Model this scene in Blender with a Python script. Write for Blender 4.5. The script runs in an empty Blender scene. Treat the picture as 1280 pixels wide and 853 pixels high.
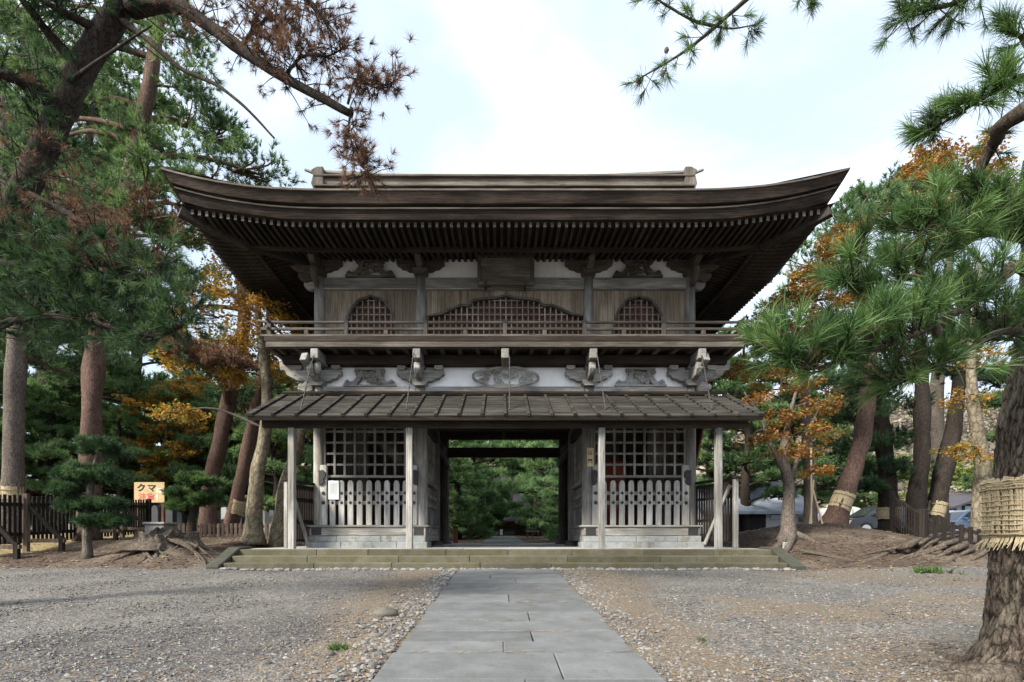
import bpy, math, random
import numpy as np
from mathutils import Vector, Matrix, noise as mnoise
sc = bpy.context.scene
COL = sc.collection
R = math.radians
random.seed(11)
rng = np.random.default_rng(11)

# ---------------------------------------------------------------- camera
F, CX, HY, EZ = 664.0, 626.6, 670.0, 1.11        # focal length in photo pixels, vanishing point, eye height
cam = bpy.data.cameras.new('camera')
camo = bpy.data.objects.new('camera', cam)
COL.objects.link(camo)
sc.camera = camo
cam.sensor_width = 36.0
cam.lens = F / 1280 * 36
cam.shift_x = (640 - CX) / 1280
cam.shift_y = (HY - 426.5) / 1280
cam.clip_start = 0.05
cam.clip_end = 2000
camo.location = (0, 0, EZ)
camo.rotation_euler = (R(90), 0, 0)

# ---------------------------------------------------------------- sky, sun, exposure
SUN_EL, SUN_AZ = 38, 232                         # azimuth clockwise from +Y (the view direction)
world = bpy.data.worlds.new('World')
sc.world = world
world.use_nodes = True
wn, wl = world.node_tree.nodes, world.node_tree.links
bg = wn['Background']
sky = wn.new('ShaderNodeTexSky')
sky.sky_type = 'NISHITA'
sky.sun_disc = False
sky.sun_elevation = R(SUN_EL)
sky.sun_rotation = R(SUN_AZ)
sky.air_density = 1.0
sky.dust_density = 1.5
tc = wn.new('ShaderNodeTexCoord')
mp = wn.new('ShaderNodeMapping')
mp.inputs['Scale'].default_value = (1.0, 1.0, 2.2)
mp.inputs['Location'].default_value = (4.0, 1.2, 0.9)
wl.new(tc.outputs['Generated'], mp.inputs['Vector'])
nz = wn.new('ShaderNodeTexNoise')
nz.inputs['Scale'].default_value = 1.7
nz.inputs['Detail'].default_value = 6
nz.inputs['Roughness'].default_value = 0.5
nz.inputs['Distortion'].default_value = 0.3
wl.new(mp.outputs['Vector'], nz.inputs['Vector'])
cr = wn.new('ShaderNodeValToRGB')
cr.color_ramp.elements[0].position = 0.435
cr.color_ramp.elements[1].position = 0.67
_e = cr.color_ramp.elements.new(0.54); _e.color = (0.07, 0.07, 0.07, 1)
cr.color_ramp.interpolation = 'EASE'
wl.new(nz.outputs['Fac'], cr.inputs['Fac'])
mx = wn.new('ShaderNodeMix')
mx.data_type = 'RGBA'
mx.inputs[7].default_value = (9.5, 9.9, 10.4, 1)     # bright cloud
skb = wn.new('ShaderNodeMix')                        # thin veil of cloud over the blue
skb.data_type = 'RGBA'
skb.inputs[0].default_value = 0.93
skb.inputs[7].default_value = (1.95, 2.3, 2.75, 1)
wl.new(sky.outputs['Color'], skb.inputs[6])
wl.new(cr.outputs['Color'], mx.inputs[0])
wl.new(skb.outputs[2], mx.inputs[6])
wl.new(mx.outputs[2], bg.inputs['Color'])
bg.inputs['Strength'].default_value = 0.10
sun = bpy.data.lights.new('sun', 'SUN')
sun.energy = 2.3
sun.angle = R(14)
sun.color = (1.0, 0.93, 0.82)
suno = bpy.data.objects.new('sun', sun)
COL.objects.link(suno)
suno.location = (-20, -20, 30)
az = R(SUN_AZ)
sdir = Vector((math.sin(az) * math.cos(R(SUN_EL)), math.cos(az) * math.cos(R(SUN_EL)), math.sin(R(SUN_EL))))
suno.rotation_euler = sdir.to_track_quat('Z', 'Y').to_euler()
sc.view_settings.view_transform = 'Standard'
sc.view_settings.look = 'None'
sc.view_settings.gamma = 1.0
sc.view_settings.use_curve_mapping = False
sc.view_settings.exposure = 2.14
sc.render.engine = 'CYCLES'
sc.cycles.use_denoising = True
sc.cycles.max_bounces = 6
sc.cycles.diffuse_bounces = 3
sc.cycles.transparent_max_bounces = 4

# ---------------------------------------------------------------- helpers
def xx(px, Y): return (px - CX) * Y / F
def zz(py, Y): return EZ - (py - HY) * Y / F
def P(px, py, Y): return Vector((xx(px, Y), Y, zz(py, Y)))
def sm(a, b, x):
    t = np.clip((x - a) / (b - a), 0, 1)
    return t * t * (3 - 2 * t)
def wpos(o):
    v = Vector((0, 0, 0))
    while o is not None:
        v += o.location
        o = o.parent
    return v
def tag(o, label=None, cat=None, group=None, kind=None):
    if label: o['label'] = label
    if cat: o['category'] = cat
    if group: o['group'] = group
    if kind: o['kind'] = kind
    return o
def thing(name, label, cat, loc=(0, 0, 0), group=None):
    o = bpy.data.objects.new(name, None)
    o.empty_display_size = 0.2
    COL.objects.link(o)
    o.location = loc
    return tag(o, label, cat, group)
def copy_tree(o, parent=None):
    c = o.copy()
    COL.objects.link(c)
    c.parent = parent
    for ch in list(o.children):
        copy_tree(ch, c)
    return c

class MB:
    """collects shapes in world coordinates; build() links them as ONE mesh object"""
    def __init__(s):
        s.v = []; s.f = []
    def add(s, verts, faces):
        o = len(s.v)
        s.v.extend([tuple(v) for v in verts])
        s.f.extend([tuple(i + o for i in f) for f in faces])
        return s
    def bx(s, x0, x1, y0, y1, z0, z1):
        v = [(x0, y0, z0), (x1, y0, z0), (x1, y1, z0), (x0, y1, z0), (x0, y0, z1), (x1, y0, z1), (x1, y1, z1), (x0, y1, z1)]
        return s.add(v, [(3, 2, 1, 0), (4, 5, 6, 7), (0, 1, 5, 4), (1, 2, 6, 5), (2, 3, 7, 6), (3, 0, 4, 7)])
    def box(s, c, d, rz=0.0, rx=0.0, ry=0.0):
        m = Matrix.Translation(Vector(c)) @ Matrix.Rotation(rz, 4, 'Z') @ Matrix.Rotation(ry, 4, 'Y') @ Matrix.Rotation(rx, 4, 'X')
        h = [x / 2 for x in d]
        v = [m @ Vector((sx * h[0], sy * h[1], sz * h[2])) for sz in (-1, 1) for sx, sy in ((-1, -1), (1, -1), (1, 1), (-1, 1))]
        return s.add(v, [(3, 2, 1, 0), (4, 5, 6, 7), (0, 1, 5, 4), (1, 2, 6, 5), (2, 3, 7, 6), (3, 0, 4, 7)])
    def bar(s, a, b, w, h, w2=None, h2=None):
        a, b = Vector(a), Vector(b)
        d = (b - a).normalized()
        side = d.cross(Vector((0, 0, 1)))
        if side.length < 1e-4: side = Vector((1, 0, 0))
        side.normalize()
        up = side.cross(d).normalized()
        w2 = w if w2 is None else w2
        h2 = h if h2 is None else h2
        v = [a - side * w / 2 - up * h / 2, a + side * w / 2 - up * h / 2, a + side * w / 2 + up * h / 2, a - side * w / 2 + up * h / 2,
             b - side * w2 / 2 - up * h2 / 2, b + side * w2 / 2 - up * h2 / 2, b + side * w2 / 2 + up * h2 / 2, b - side * w2 / 2 + up * h2 / 2]
        return s.add(v, [(3, 2, 1, 0), (4, 5, 6, 7), (0, 1, 5, 4), (1, 2, 6, 5), (2, 3, 7, 6), (3, 0, 4, 7)])
    def tube(s, pts, rad, n=8, lump=0.0, cap=True):
        pts = [Vector(p) for p in pts]
        m = len(pts)
        if not hasattr(rad, '__len__'): rad = [rad] * m
        ref = None
        rows = []
        for i in range(m):
            d = (pts[min(i + 1, m - 1)] - pts[max(i - 1, 0)])
            d = d.normalized() if d.length > 1e-9 else Vector((0, 0, 1))
            if ref is None:
                ref = d.cross(Vector((0.31, 0.9, 0.13)))
                if ref.length < 1e-3: ref = d.cross(Vector((1, 0, 0)))
            ref = (ref - d * ref.dot(d)).normalized()
            q = d.cross(ref)
            row = []
            for k in range(n):
                a = 2 * math.pi * k / n
                r = rad[i]
                if lump: r *= 1 + lump * mnoise.noise(Vector((math.cos(a) * 1.3, math.sin(a) * 1.3, i * 0.35)) + pts[0])
                row.append(pts[i] + (ref * math.cos(a) + q * math.sin(a)) * r)
            rows.append(row)
        v = [p for r in rows for p in r]
        f = [(i * n + k, i * n + (k + 1) % n, (i + 1) * n + (k + 1) % n, (i + 1) * n + k) for i in range(m - 1) for k in range(n)]
        if cap:
            f.append(tuple(range(n - 1, -1, -1)))
            f.append(tuple((m - 1) * n + k for k in range(n)))
        return s.add(v, f)
    def cyl(s, x, y, z0, z1, r0, r1=None, n=18):
        r1 = r0 if r1 is None else r1
        return s.tube([(x, y, z0), (x, y, z1)], [r0, r1], n)
    def prism(s, poly, y0, y1, plane='xz'):
        """outline in a plane, given thickness along the third axis"""
        n = len(poly)
        if plane == 'xz': mk = lambda p, t: (p[0], t, p[1])
        elif plane == 'yz': mk = lambda p, t: (t, p[0], p[1])
        else: mk = lambda p, t: (p[0], p[1], t)
        v = [mk(p, y0) for p in poly] + [mk(p, y1) for p in poly]
        f = [tuple(range(n)), tuple(range(2 * n - 1, n - 1, -1))]
        f += [(i, i + n, (i + 1) % n + n, (i + 1) % n) for i in range(n)]
        return s.add(v, f)
    def build(s, name, mat, parent=None, smooth=False, bevel=0.0):
        off = wpos(parent) if parent is not None else Vector((0, 0, 0))
        me = bpy.data.meshes.new(name)
        me.from_pydata([(v[0] - off.x, v[1] - off.y, v[2] - off.z) for v in s.v], [], s.f)
        me.update()
        if smooth:
            me.polygons.foreach_set('use_smooth', [True] * len(me.polygons))
        me.materials.append(mat)
        o = bpy.data.objects.new(name, me)
        COL.objects.link(o)
        if parent is not None: o.parent = parent
        if bevel:
            b = o.modifiers.new('bevel', 'BEVEL')
            b.width = bevel; b.segments = 1; b.limit_method = 'ANGLE'; b.angle_limit = R(40)
        return o

def catmull(pts, sub=6):
    pts = [Vector(p) for p in pts]
    if len(pts) < 3: return pts
    q = [pts[0] * 2 - pts[1]] + pts + [pts[-1] * 2 - pts[-2]]
    out = []
    for i in range(1, len(q) - 2):
        p0, p1, p2, p3 = q[i - 1:i + 3]
        for k in range(sub):
            t = k / sub
            out.append(0.5 * ((2 * p1) + (p2 - p0) * t + (2 * p0 - 5 * p1 + 4 * p2 - p3) * t * t + (3 * p1 - p0 - 3 * p2 + p3) * t ** 3))
    out.append(pts[-1])
    return out
def lerp_list(vals, n):
    x = np.linspace(0, len(vals) - 1, n)
    return list(np.interp(x, range(len(vals)), vals))

# ---------------------------------------------------------------- materials
def lin(r, g, b):
    f = lambda c: c / 255 / 12.92 if c / 255 <= 0.04045 else ((c / 255 + 0.055) / 1.055) ** 2.4
    return (f(r), f(g), f(b), 1)
def new_mat(name, rough=0.8, spec=0.3):
    m = bpy.data.materials.new(name)
    m.use_nodes = True
    n, l = m.node_tree.nodes, m.node_tree.links
    b = n['Principled BSDF']
    b.inputs['Roughness'].default_value = rough
    b.inputs['Specular IOR Level'].default_value = spec
    return m, n, l, b
def ramp(n, stops):
    r = n.new('ShaderNodeValToRGB')
    e = r.color_ramp.elements
    while len(e) < len(stops): e.new(0.5)
    for i, (p, c) in enumerate(stops):
        e[i].position = p
        e[i].color = tuple(c)[:3] + (1,)
    return r
def coords(n, l, scale=(1, 1, 1), shift=True):
    t = n.new('ShaderNodeTexCoord')
    src = t.outputs['Object']
    if shift:
        oi = n.new('ShaderNodeObjectInfo')
        mu = n.new('ShaderNodeVectorMath'); mu.operation = 'MULTIPLY_ADD'
        l.new(oi.outputs['Random'], mu.inputs[0])
        mu.inputs[1].default_value = (17.3, 9.1, 23.7)
        l.new(src, mu.inputs[2])
        src = mu.outputs[0]
    m = n.new('ShaderNodeMapping')
    m.inputs['Scale'].default_value = scale
    l.new(src, m.inputs['Vector'])
    return m.outputs['Vector']
def noise(n, l, vec, scale, detail=4, rough=0.55, dist=0.0):
    t = n.new('ShaderNodeTexNoise')
    t.inputs['Scale'].default_value = scale
    t.inputs['Detail'].default_value = detail
    t.inputs['Roughness'].default_value = rough
    t.inputs['Distortion'].default_value = dist
    l.new(vec, t.inputs['Vector'])
    return t.outputs['Fac']
def mul(n, l, a, b, fac=1.0, mode='MULTIPLY'):
    m = n.new('ShaderNodeMix'); m.data_type = 'RGBA'; m.blend_type = mode
    if isinstance(fac, (int, float)): m.inputs[0].default_value = fac
    else: l.new(fac, m.inputs[0])
    for s, k in ((a, 6), (b, 7)):
        if isinstance(s, tuple): m.inputs[k].default_value = s
        else: l.new(s, m.inputs[k])
    return m.outputs[2]
def bump(n, l, b, h, strength=0.4, dist=0.02):
    bm = n.new('ShaderNodeBump')
    bm.inputs['Strength'].default_value = strength
    bm.inputs['Distance'].default_value = dist
    l.new(h, bm.inputs['Height'])
    l.new(bm.outputs['Normal'], b.inputs['Normal'])
def wood(name, c1, c2, axis='z', dark=0.55, stain=(0.45, 0.62), fine=38, rough=0.85, bstr=0.5):
    """weathered timber with its grain along one axis"""
    m, n, l, b = new_mat(name, rough, 0.2)
    s = {'x': (0.035, 1, 1), 'y': (1, 0.035, 1), 'z': (1, 1, 0.035)}[axis]
    v = coords(n, l, s)
    g = noise(n, l, v, fine, 5, 0.65)
    r = ramp(n, [(0.3, c1), (0.62, c2)])
    l.new(g, r.inputs['Fac'])
    v2 = coords(n, l, tuple(0.25 + 0.75 * q for q in s))
    st = noise(n, l, v2, 2.3, 6, 0.62)
    r2 = ramp(n, [(stain[0], (dark, dark * 0.97, dark * 0.93)), (stain[1], (1, 1, 1))])
    l.new(st, r2.inputs['Fac'])
    c = mul(n, l, r.outputs['Color'], r2.outputs['Color'])
    oi = n.new('ShaderNodeObjectInfo')
    r3 = ramp(n, [(0.0, (0.8, 0.8, 0.8)), (1.0, (1.1, 1.08, 1.04))])
    l.new(oi.outputs['Random'], r3.inputs['Fac'])
    c = mul(n, l, c, r3.outputs['Color'])
    v3 = coords(n, l, tuple(2.2 * q for q in s))
    ck = noise(n, l, v3, 30, 2, 0.5)                  # drying cracks
    r4 = ramp(n, [(0.30, (0.25, 0.23, 0.2)), (0.36, (1, 1, 1))])
    l.new(ck, r4.inputs['Fac'])
    c = mul(n, l, c, r4.outputs['Color'], 0.8)
    l.new(c, b.inputs['Base Color'])
    bump(n, l, b, g, bstr, 0.012)
    return m
GREY1, GREY2 = (0.20, 0.195, 0.185), (0.43, 0.425, 0.405)
W = {}
for a in 'xyz':
    W['silver_' + a] = wood('silvered_wood_' + a, GREY1, GREY2, a)
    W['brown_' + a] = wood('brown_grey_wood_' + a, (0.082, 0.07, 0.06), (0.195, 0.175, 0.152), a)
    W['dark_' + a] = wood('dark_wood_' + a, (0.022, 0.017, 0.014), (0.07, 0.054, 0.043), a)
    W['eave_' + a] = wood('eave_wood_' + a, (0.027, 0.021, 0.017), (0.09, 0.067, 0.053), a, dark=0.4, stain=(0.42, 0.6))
    W['fence_' + a] = wood('stained_fence_wood_' + a, (0.012, 0.0095, 0.0085), (0.036, 0.028, 0.024), a)
W['board_z'] = wood('brown_grey_boarding', (0.17, 0.138, 0.105), (0.40, 0.335, 0.26), 'z', dark=0.6)
W['pale_z'] = wood('pale_silver_wood', (0.33, 0.33, 0.325), (0.62, 0.615, 0.60), 'z', dark=0.62)
W['moss_x'] = wood('mossy_board', (0.026, 0.025, 0.022), (0.082, 0.078, 0.07), 'x', dark=0.45)
W['rafter_y'] = wood('rafter_wood', (0.022, 0.019, 0.016), (0.07, 0.061, 0.052), 'y')
W['rust_z'] = wood('red_brown_board', (0.10, 0.045, 0.03), (0.22, 0.10, 0.065), 'z')
W['shutter_x'] = wood('red_brown_shutter', (0.13, 0.06, 0.038), (0.27, 0.135, 0.088), 'x', dark=0.7)
W['picket_z'] = wood('brown_fence_wood', (0.10, 0.075, 0.06), (0.22, 0.165, 0.135), 'z')

def plain(name, c, rough=0.7, var=0.25, scale=8, spec=0.3, metal=0.0, bstr=0.15):
    m, n, l, b = new_mat(name, rough, spec)
    b.inputs['Metallic'].default_value = metal
    v = coords(n, l)
    g = noise(n, l, v, scale, 6, 0.6)
    lo = tuple(q * (1 - var) for q in c[:3]); hi = tuple(min(1, q * (1 + var)) for q in c[:3])
    r = ramp(n, [(0.3, lo), (0.7, hi)])
    l.new(g, r.inputs['Fac'])
    l.new(r.outputs['Color'], b.inputs['Base Color'])
    if bstr: bump(n, l, b, g, bstr, 0.01)
    return m
M = {}
M['plaster'] = plain('white_plaster', (0.88, 0.885, 0.89), 0.9, 0.03, 3, bstr=0.05)
m_, n_, l_, b_ = new_mat('white_plaster', 0.9, 0.2)
v_ = coords(n_, l_, (1, 1, 0.12)); g_ = noise(n_, l_, v_, 9, 5, 0.6)
r_ = ramp(n_, [(0.3, (0.87, 0.868, 0.86)), (0.5, (0.93, 0.93, 0.935))]); l_.new(g_, r_.inputs['Fac'])
v_ = coords(n_, l_); g_ = noise(n_, l_, v_, 3, 7, 0.7)
q_ = ramp(n_, [(0.3, (0.9, 0.895, 0.88)), (0.5, (1, 1, 1))]); l_.new(g_, q_.inputs['Fac'])
l_.new(mul(n_, l_, r_.outputs['Color'], q_.outputs['Color']), b_.inputs['Base Color'])
M['plaster'] = m_
M['iron'] = plain('dark_iron', (0.035, 0.033, 0.034), 0.6, 0.3, 20)
M['paper'] = plain('white_paper', (0.6, 0.62, 0.64), 0.8, 0.03, 4, bstr=0)
M['ink'] = plain('black_ink', (0.015, 0.014, 0.013), 0.7, 0.1, 5, bstr=0)
M['grey_ink'] = plain('grey_print', (0.2, 0.21, 0.23), 0.8, 0.1, 5, bstr=0)
M['red_ink'] = plain('red_paint', (0.50, 0.07, 0.07), 0.6, 0.1, 5, bstr=0)
M['white_ink'] = plain('white_paint', (0.85, 0.85, 0.84), 0.6, 0.03, 5, bstr=0)
M['sign'] = plain('tan_sign_paint', (0.42, 0.31, 0.17), 0.7, 0.18, 4, bstr=0)
M['plate'] = plain('pale_cedar', (0.55, 0.44, 0.27), 0.7, 0.12, 10)
M['straw'] = plain('straw', (0.36, 0.295, 0.185), 0.8, 0.3, 30)
M['rope'] = plain('straw_rope', (0.27, 0.21, 0.12), 0.85, 0.3, 60)
M['roof_tile'] = plain('grey_blue_roof', (0.26, 0.29, 0.34), 0.5, 0.2, 3)
M['roof_dark'] = plain('dark_slate_roof', (0.06, 0.055, 0.065), 0.6, 0.2, 3)
M['white_wall'] = plain('white_wall', (0.55, 0.565, 0.58), 0.85, 0.05, 2)
M['grave'] = plain('dark_granite', (0.055, 0.057, 0.062), 0.35, 0.3, 30)
M['grave_pale'] = plain('pale_granite', (0.42, 0.42, 0.41), 0.6, 0.15, 30)
M['boxgrey'] = plain('grey_stone', (0.25, 0.245, 0.23), 0.7, 0.15, 12)
M['steel'] = plain('galvanised_steel', (0.55, 0.57, 0.6), 0.45, 0.1, 5, metal=0.5)
M['glass'] = plain('dark_glass', (0.03, 0.035, 0.04), 0.08, 0.1, 2, spec=0.8, bstr=0)
M['tyre'] = plain('tyre_rubber', (0.02, 0.02, 0.02), 0.8, 0.1, 5)
M['car_silver'] = plain('silver_car_paint', (0.5, 0.53, 0.58), 0.25, 0.03, 1, spec=0.6, metal=0.3, bstr=0)
M['car_white'] = plain('white_car_paint', (0.75, 0.77, 0.8), 0.25, 0.03, 1, spec=0.6, bstr=0)
M['car_black'] = plain('black_car_paint', (0.02, 0.022, 0.03), 0.2, 0.03, 1, spec=0.7, bstr=0)
M['car_blue'] = plain('blue_grey_car_paint', (0.12, 0.16, 0.24), 0.25, 0.03, 1, spec=0.6, bstr=0)
M['lamp'] = plain('lamp_plastic', (0.6, 0.5, 0.45), 0.2, 0.05, 2, bstr=0)
M['red_statue'] = plain('old_vermilion', (0.24, 0.055, 0.035), 0.8, 0.35, 6)
M['hall_boards'] = plain('dark_old_boards', (0.05, 0.045, 0.04), 0.9, 0.3, 6)  # even dark brown boards for the far hall walls

def stone(name, c1, c2, moss=None, scale=14, mossamt=(0.45, 0.65), rough=0.85):
    m, n, l, b = new_mat(name, rough, 0.25)
    v = coords(n, l)
    fine = noise(n, l, v, scale * 6, 3, 0.7)
    big = noise(n, l, v, scale * 0.18, 6, 0.6)
    r = ramp(n, [(0.3, c1), (0.7, c2)])
    l.new(fine, r.inputs['Fac'])
    r2 = ramp(n, [(0.3, (0.72, 0.72, 0.7)), (0.7, (1.1, 1.1, 1.1))])
    l.new(big, r2.inputs['Fac'])
    c = mul(n, l, r.outputs['Color'], r2.outputs['Color'])
    if moss:
        mo = noise(n, l, v, scale * 0.28, 7, 0.7)
        r3 = ramp(n, [(mossamt[0], (0, 0, 0)), (mossamt[1], (1, 1, 1))])
        l.new(mo, r3.inputs['Fac'])
        c = mul(n, l, c, moss, r3.outputs['Color'], 'MIX')
    at = n.new('ShaderNodeAttribute'); at.attribute_name = 'tint'
    r5 = ramp(n, [(0.0, (0.8, 0.8, 0.8)), (1.0, (1.12, 1.12, 1.12))])
    l.new(at.outputs['Fac'], r5.inputs['Fac'])
    c = mul(n, l, c, r5.outputs['Color'])
    l.new(c, b.inputs['Base Color'])
    bump(n, l, b, fine, 0.35, 0.01)
    return m
M['path'] = stone('path_granite', (0.085, 0.09, 0.093), (0.165, 0.17, 0.172), (0.085, 0.08, 0.068, 1), 20, (0.55, 0.72))
M['step'] = stone('mossy_step_stone', (0.07, 0.065, 0.045), (0.15, 0.138, 0.10), (0.075, 0.068, 0.032, 1), 14)
M['cheek'] = stone('dark_cheek_stone', (0.04, 0.041, 0.034), (0.09, 0.092, 0.075), (0.05, 0.05, 0.032, 1), 14)
M['floor'] = stone('floor_stone', (0.27, 0.265, 0.255), (0.42, 0.41, 0.395), None, 14)
M['plinth'] = stone('plinth_granite', (0.26, 0.28, 0.28), (0.42, 0.44, 0.44), (0.22, 0.21, 0.17, 1), 12, (0.5, 0.62))
M['rock'] = stone('river_stone', (0.085, 0.074, 0.06), (0.20, 0.18, 0.155), None, 10)

def bark(name, c1, c2, sc_=24, dist=0.03, zs=0.3, moss=None):
    m, n, l, b = new_mat(name, 0.92, 0.12)
    v = coords(n, l, (1, 1, zs))
    w = noise(n, l, v, 7, 5, 0.65)
    vm = n.new('ShaderNodeVectorMath'); vm.operation = 'MULTIPLY_ADD'
    l.new(w, vm.inputs[0]); vm.inputs[1].default_value = (0.3, 0.3, 0.3); l.new(v, vm.inputs[2])
    vo = n.new('ShaderNodeTexVoronoi'); vo.feature = 'DISTANCE_TO_EDGE'
    vo.inputs['Scale'].default_value = sc_
    l.new(vm.outputs[0], vo.inputs['Vector'])
    f = noise(n, l, v, sc_ * 1.6, 6, 0.75)
    r = ramp(n, [(0.28, tuple(q * 0.55 for q in c1)), (0.5, tuple((p + q) / 2 for p, q in zip(c1, c2))), (0.72, c2)])
    l.new(f, r.inputs['Fac'])
    r2 = ramp(n, [(0.0, (0.35, 0.33, 0.31)), (0.14, (1, 1, 1))])
    l.new(vo.outputs['Distance'], r2.inputs['Fac'])
    c = mul(n, l, r.outputs['Color'], r2.outputs['Color'], 0.9)
    g = noise(n, l, v, 2.6, 5, 0.6)
    r4 = ramp(n, [(0.32, (0.7, 0.68, 0.66)), (0.68, (1.2, 1.2, 1.2))])
    l.new(g, r4.inputs['Fac'])
    c = mul(n, l, c, r4.outputs['Color'])
    if moss:
        mo = noise(n, l, v, 5, 8, 0.75)
        r3 = ramp(n, [(0.52, (0, 0, 0)), (0.66, (0.8, 0.8, 0.8))])
        l.new(mo, r3.inputs['Fac'])
        c = mul(n, l, c, moss, r3.outputs['Color'], 'MIX')
    l.new(c, b.inputs['Base Color'])
    ad = n.new('ShaderNodeMath'); ad.operation = 'MULTIPLY_ADD'
    l.new(f, ad.inputs[0]); ad.inputs[1].default_value = 0.5
    mn = n.new('ShaderNodeMath'); mn.operation = 'MINIMUM'
    l.new(vo.outputs['Distance'], mn.inputs[0]); mn.inputs[1].default_value = 0.15
    l.new(mn.outputs[0], ad.inputs[2])
    bump(n, l, b, ad.outputs[0], 0.8, dist)
    return m
M['bark_grey'] = bark('grey_pine_bark', (0.075, 0.062, 0.053), (0.20, 0.17, 0.145))
M['bark_dark'] = bark('dark_pine_bark', (0.022, 0.018, 0.015), (0.075, 0.062, 0.052))
M['bark_red'] = bark('red_pine_bark', (0.075, 0.048, 0.038), (0.19, 0.125, 0.10))
M['bark_near'] = bark('plated_pine_bark', (0.035, 0.029, 0.024), (0.12, 0.10, 0.082), 34, 0.015, 0.4, (0.12, 0.115, 0.09, 1))
_m = M['bark_near']; _n, _l = _m.node_tree.nodes, _m.node_tree.links
_b = _n['Principled BSDF']; _src = _b.inputs['Base Color'].links[0].from_socket
_at = _n.new('ShaderNodeAttribute'); _at.attribute_name = 'tint'
_rp = ramp(_n, [(0.0, (0.16, 0.14, 0.12)), (0.35, (0.75, 0.72, 0.7)), (1.0, (1.5, 1.46, 1.4))])
_l.new(_at.outputs['Fac'], _rp.inputs['Fac'])
_l.new(mul(_n, _l, _src, _rp.outputs['Color']), _b.inputs['Base Color'])
M['bark_smooth'] = bark('smooth_beige_bark', (0.13, 0.11, 0.08), (0.25, 0.22, 0.16), 7, 0.008, 0.6, (0.12, 0.12, 0.07, 1))
M['root'] = bark('weathered_root_wood', (0.055, 0.044, 0.035), (0.16, 0.135, 0.108), 16, 0.02, 0.5)
M['twig'] = plain('twig_bark', (0.075, 0.06, 0.048), 0.9, 0.3, 20)

def leafmat(name, stops, trans=0.3, rough=0.6):
    m, n, l, b = new_mat(name, rough, 0.25)
    at = n.new('ShaderNodeAttribute'); at.attribute_name = 'tint'
    r = ramp(n, stops)
    l.new(at.outputs['Fac'], r.inputs['Fac'])
    l.new(r.outputs['Color'], b.inputs['Base Color'])
    t = n.new('ShaderNodeBsdfTranslucent')
    c = mul(n, l, r.outputs['Color'], (1.5, 1.4, 0.9, 1))
    l.new(c, t.inputs['Color'])
    ms = n.new('ShaderNodeMixShader')
    ms.inputs[0].default_value = trans
    l.new(b.outputs[0], ms.inputs[1]); l.new(t.outputs[0], ms.inputs[2])
    l.new(ms.outputs[0], n['Material Output'].inputs['Surface'])
    return m
M['needle_dark'] = leafmat('dark_pine_needles', [(0, (0.011, 0.028, 0.014)), (0.5, (0.034, 0.073, 0.032)), (1, (0.09, 0.155, 0.065))], 0.25)
M['needle_mid'] = leafmat('green_pine_needles', [(0, (0.03, 0.062, 0.028)), (0.5, (0.08, 0.15, 0.06)), (1, (0.18, 0.26, 0.11))], 0.32)
M['needle_lightened'] = leafmat('lightened_blue_green_needles', [(0, (0.05, 0.095, 0.05)), (0.5, (0.125, 0.22, 0.105)), (1, (0.24, 0.36, 0.17))], 0.4)  # colour lightened in place of light, for pines standing in shade
M['needle_near'] = leafmat('fresh_pine_needles', [(0, (0.13, 0.085, 0.04)), (0.06, (0.018, 0.042, 0.017)), (0.5, (0.043, 0.095, 0.03)), (1, (0.13, 0.215, 0.07))], 0.25)
M['needle_dead'] = leafmat('dead_pine_needles', [(0, (0.055, 0.028, 0.022)), (0.5, (0.12, 0.066, 0.047)), (1, (0.2, 0.12, 0.08))], 0.2)
M['leaf_orange'] = leafmat('autumn_leaves', [(0, (0.12, 0.055, 0.02)), (0.4, (0.24, 0.11, 0.028)), (0.7, (0.30, 0.17, 0.04)), (0.88, (0.14, 0.14, 0.04)), (1, (0.07, 0.10, 0.03))], 0.4)
M['leaf_yellow'] = leafmat('yellow_leaves', [(0, (0.17, 0.085, 0.02)), (0.5, (0.32, 0.175, 0.035)), (0.75, (0.28, 0.21, 0.045)), (0.9, (0.10, 0.14, 0.035)), (1, (0.06, 0.10, 0.03))], 0.4)
M['leaf_red'] = leafmat('red_leaves', [(0, (0.10, 0.03, 0.025)), (1, (0.26, 0.08, 0.06))], 0.35)
M['leaf_green'] = leafmat('yellow_green_leaves', [(0, (0.05, 0.09, 0.025)), (0.6, (0.14, 0.20, 0.045)), (1, (0.28, 0.28, 0.07))], 0.35)
M['bare'] = leafmat('bare_twigs', [(0, (0.08, 0.068, 0.06)), (0.6, (0.21, 0.18, 0.155)), (0.85, (0.30, 0.26, 0.22)), (1, (0.14, 0.16, 0.06))], 0.15, 0.9)
M['litter'] = leafmat('fallen_needle_litter', [(0, (0.12, 0.06, 0.03)), (0.6, (0.30, 0.18, 0.08)), (1, (0.48, 0.36, 0.20))], 0.1, 0.9)
M['pebble'] = leafmat('pebbles', [(0, (0.055, 0.054, 0.053)), (0.5, (0.13, 0.127, 0.122)), (0.85, (0.21, 0.20, 0.185)), (0.93, (0.17, 0.13, 0.095)), (1, (0.25, 0.24, 0.225))], 0.0, 0.85)
M['weed'] = leafmat('weed_leaves', [(0, (0.035, 0.07, 0.02)), (1, (0.09, 0.15, 0.04))], 0.3)

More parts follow.
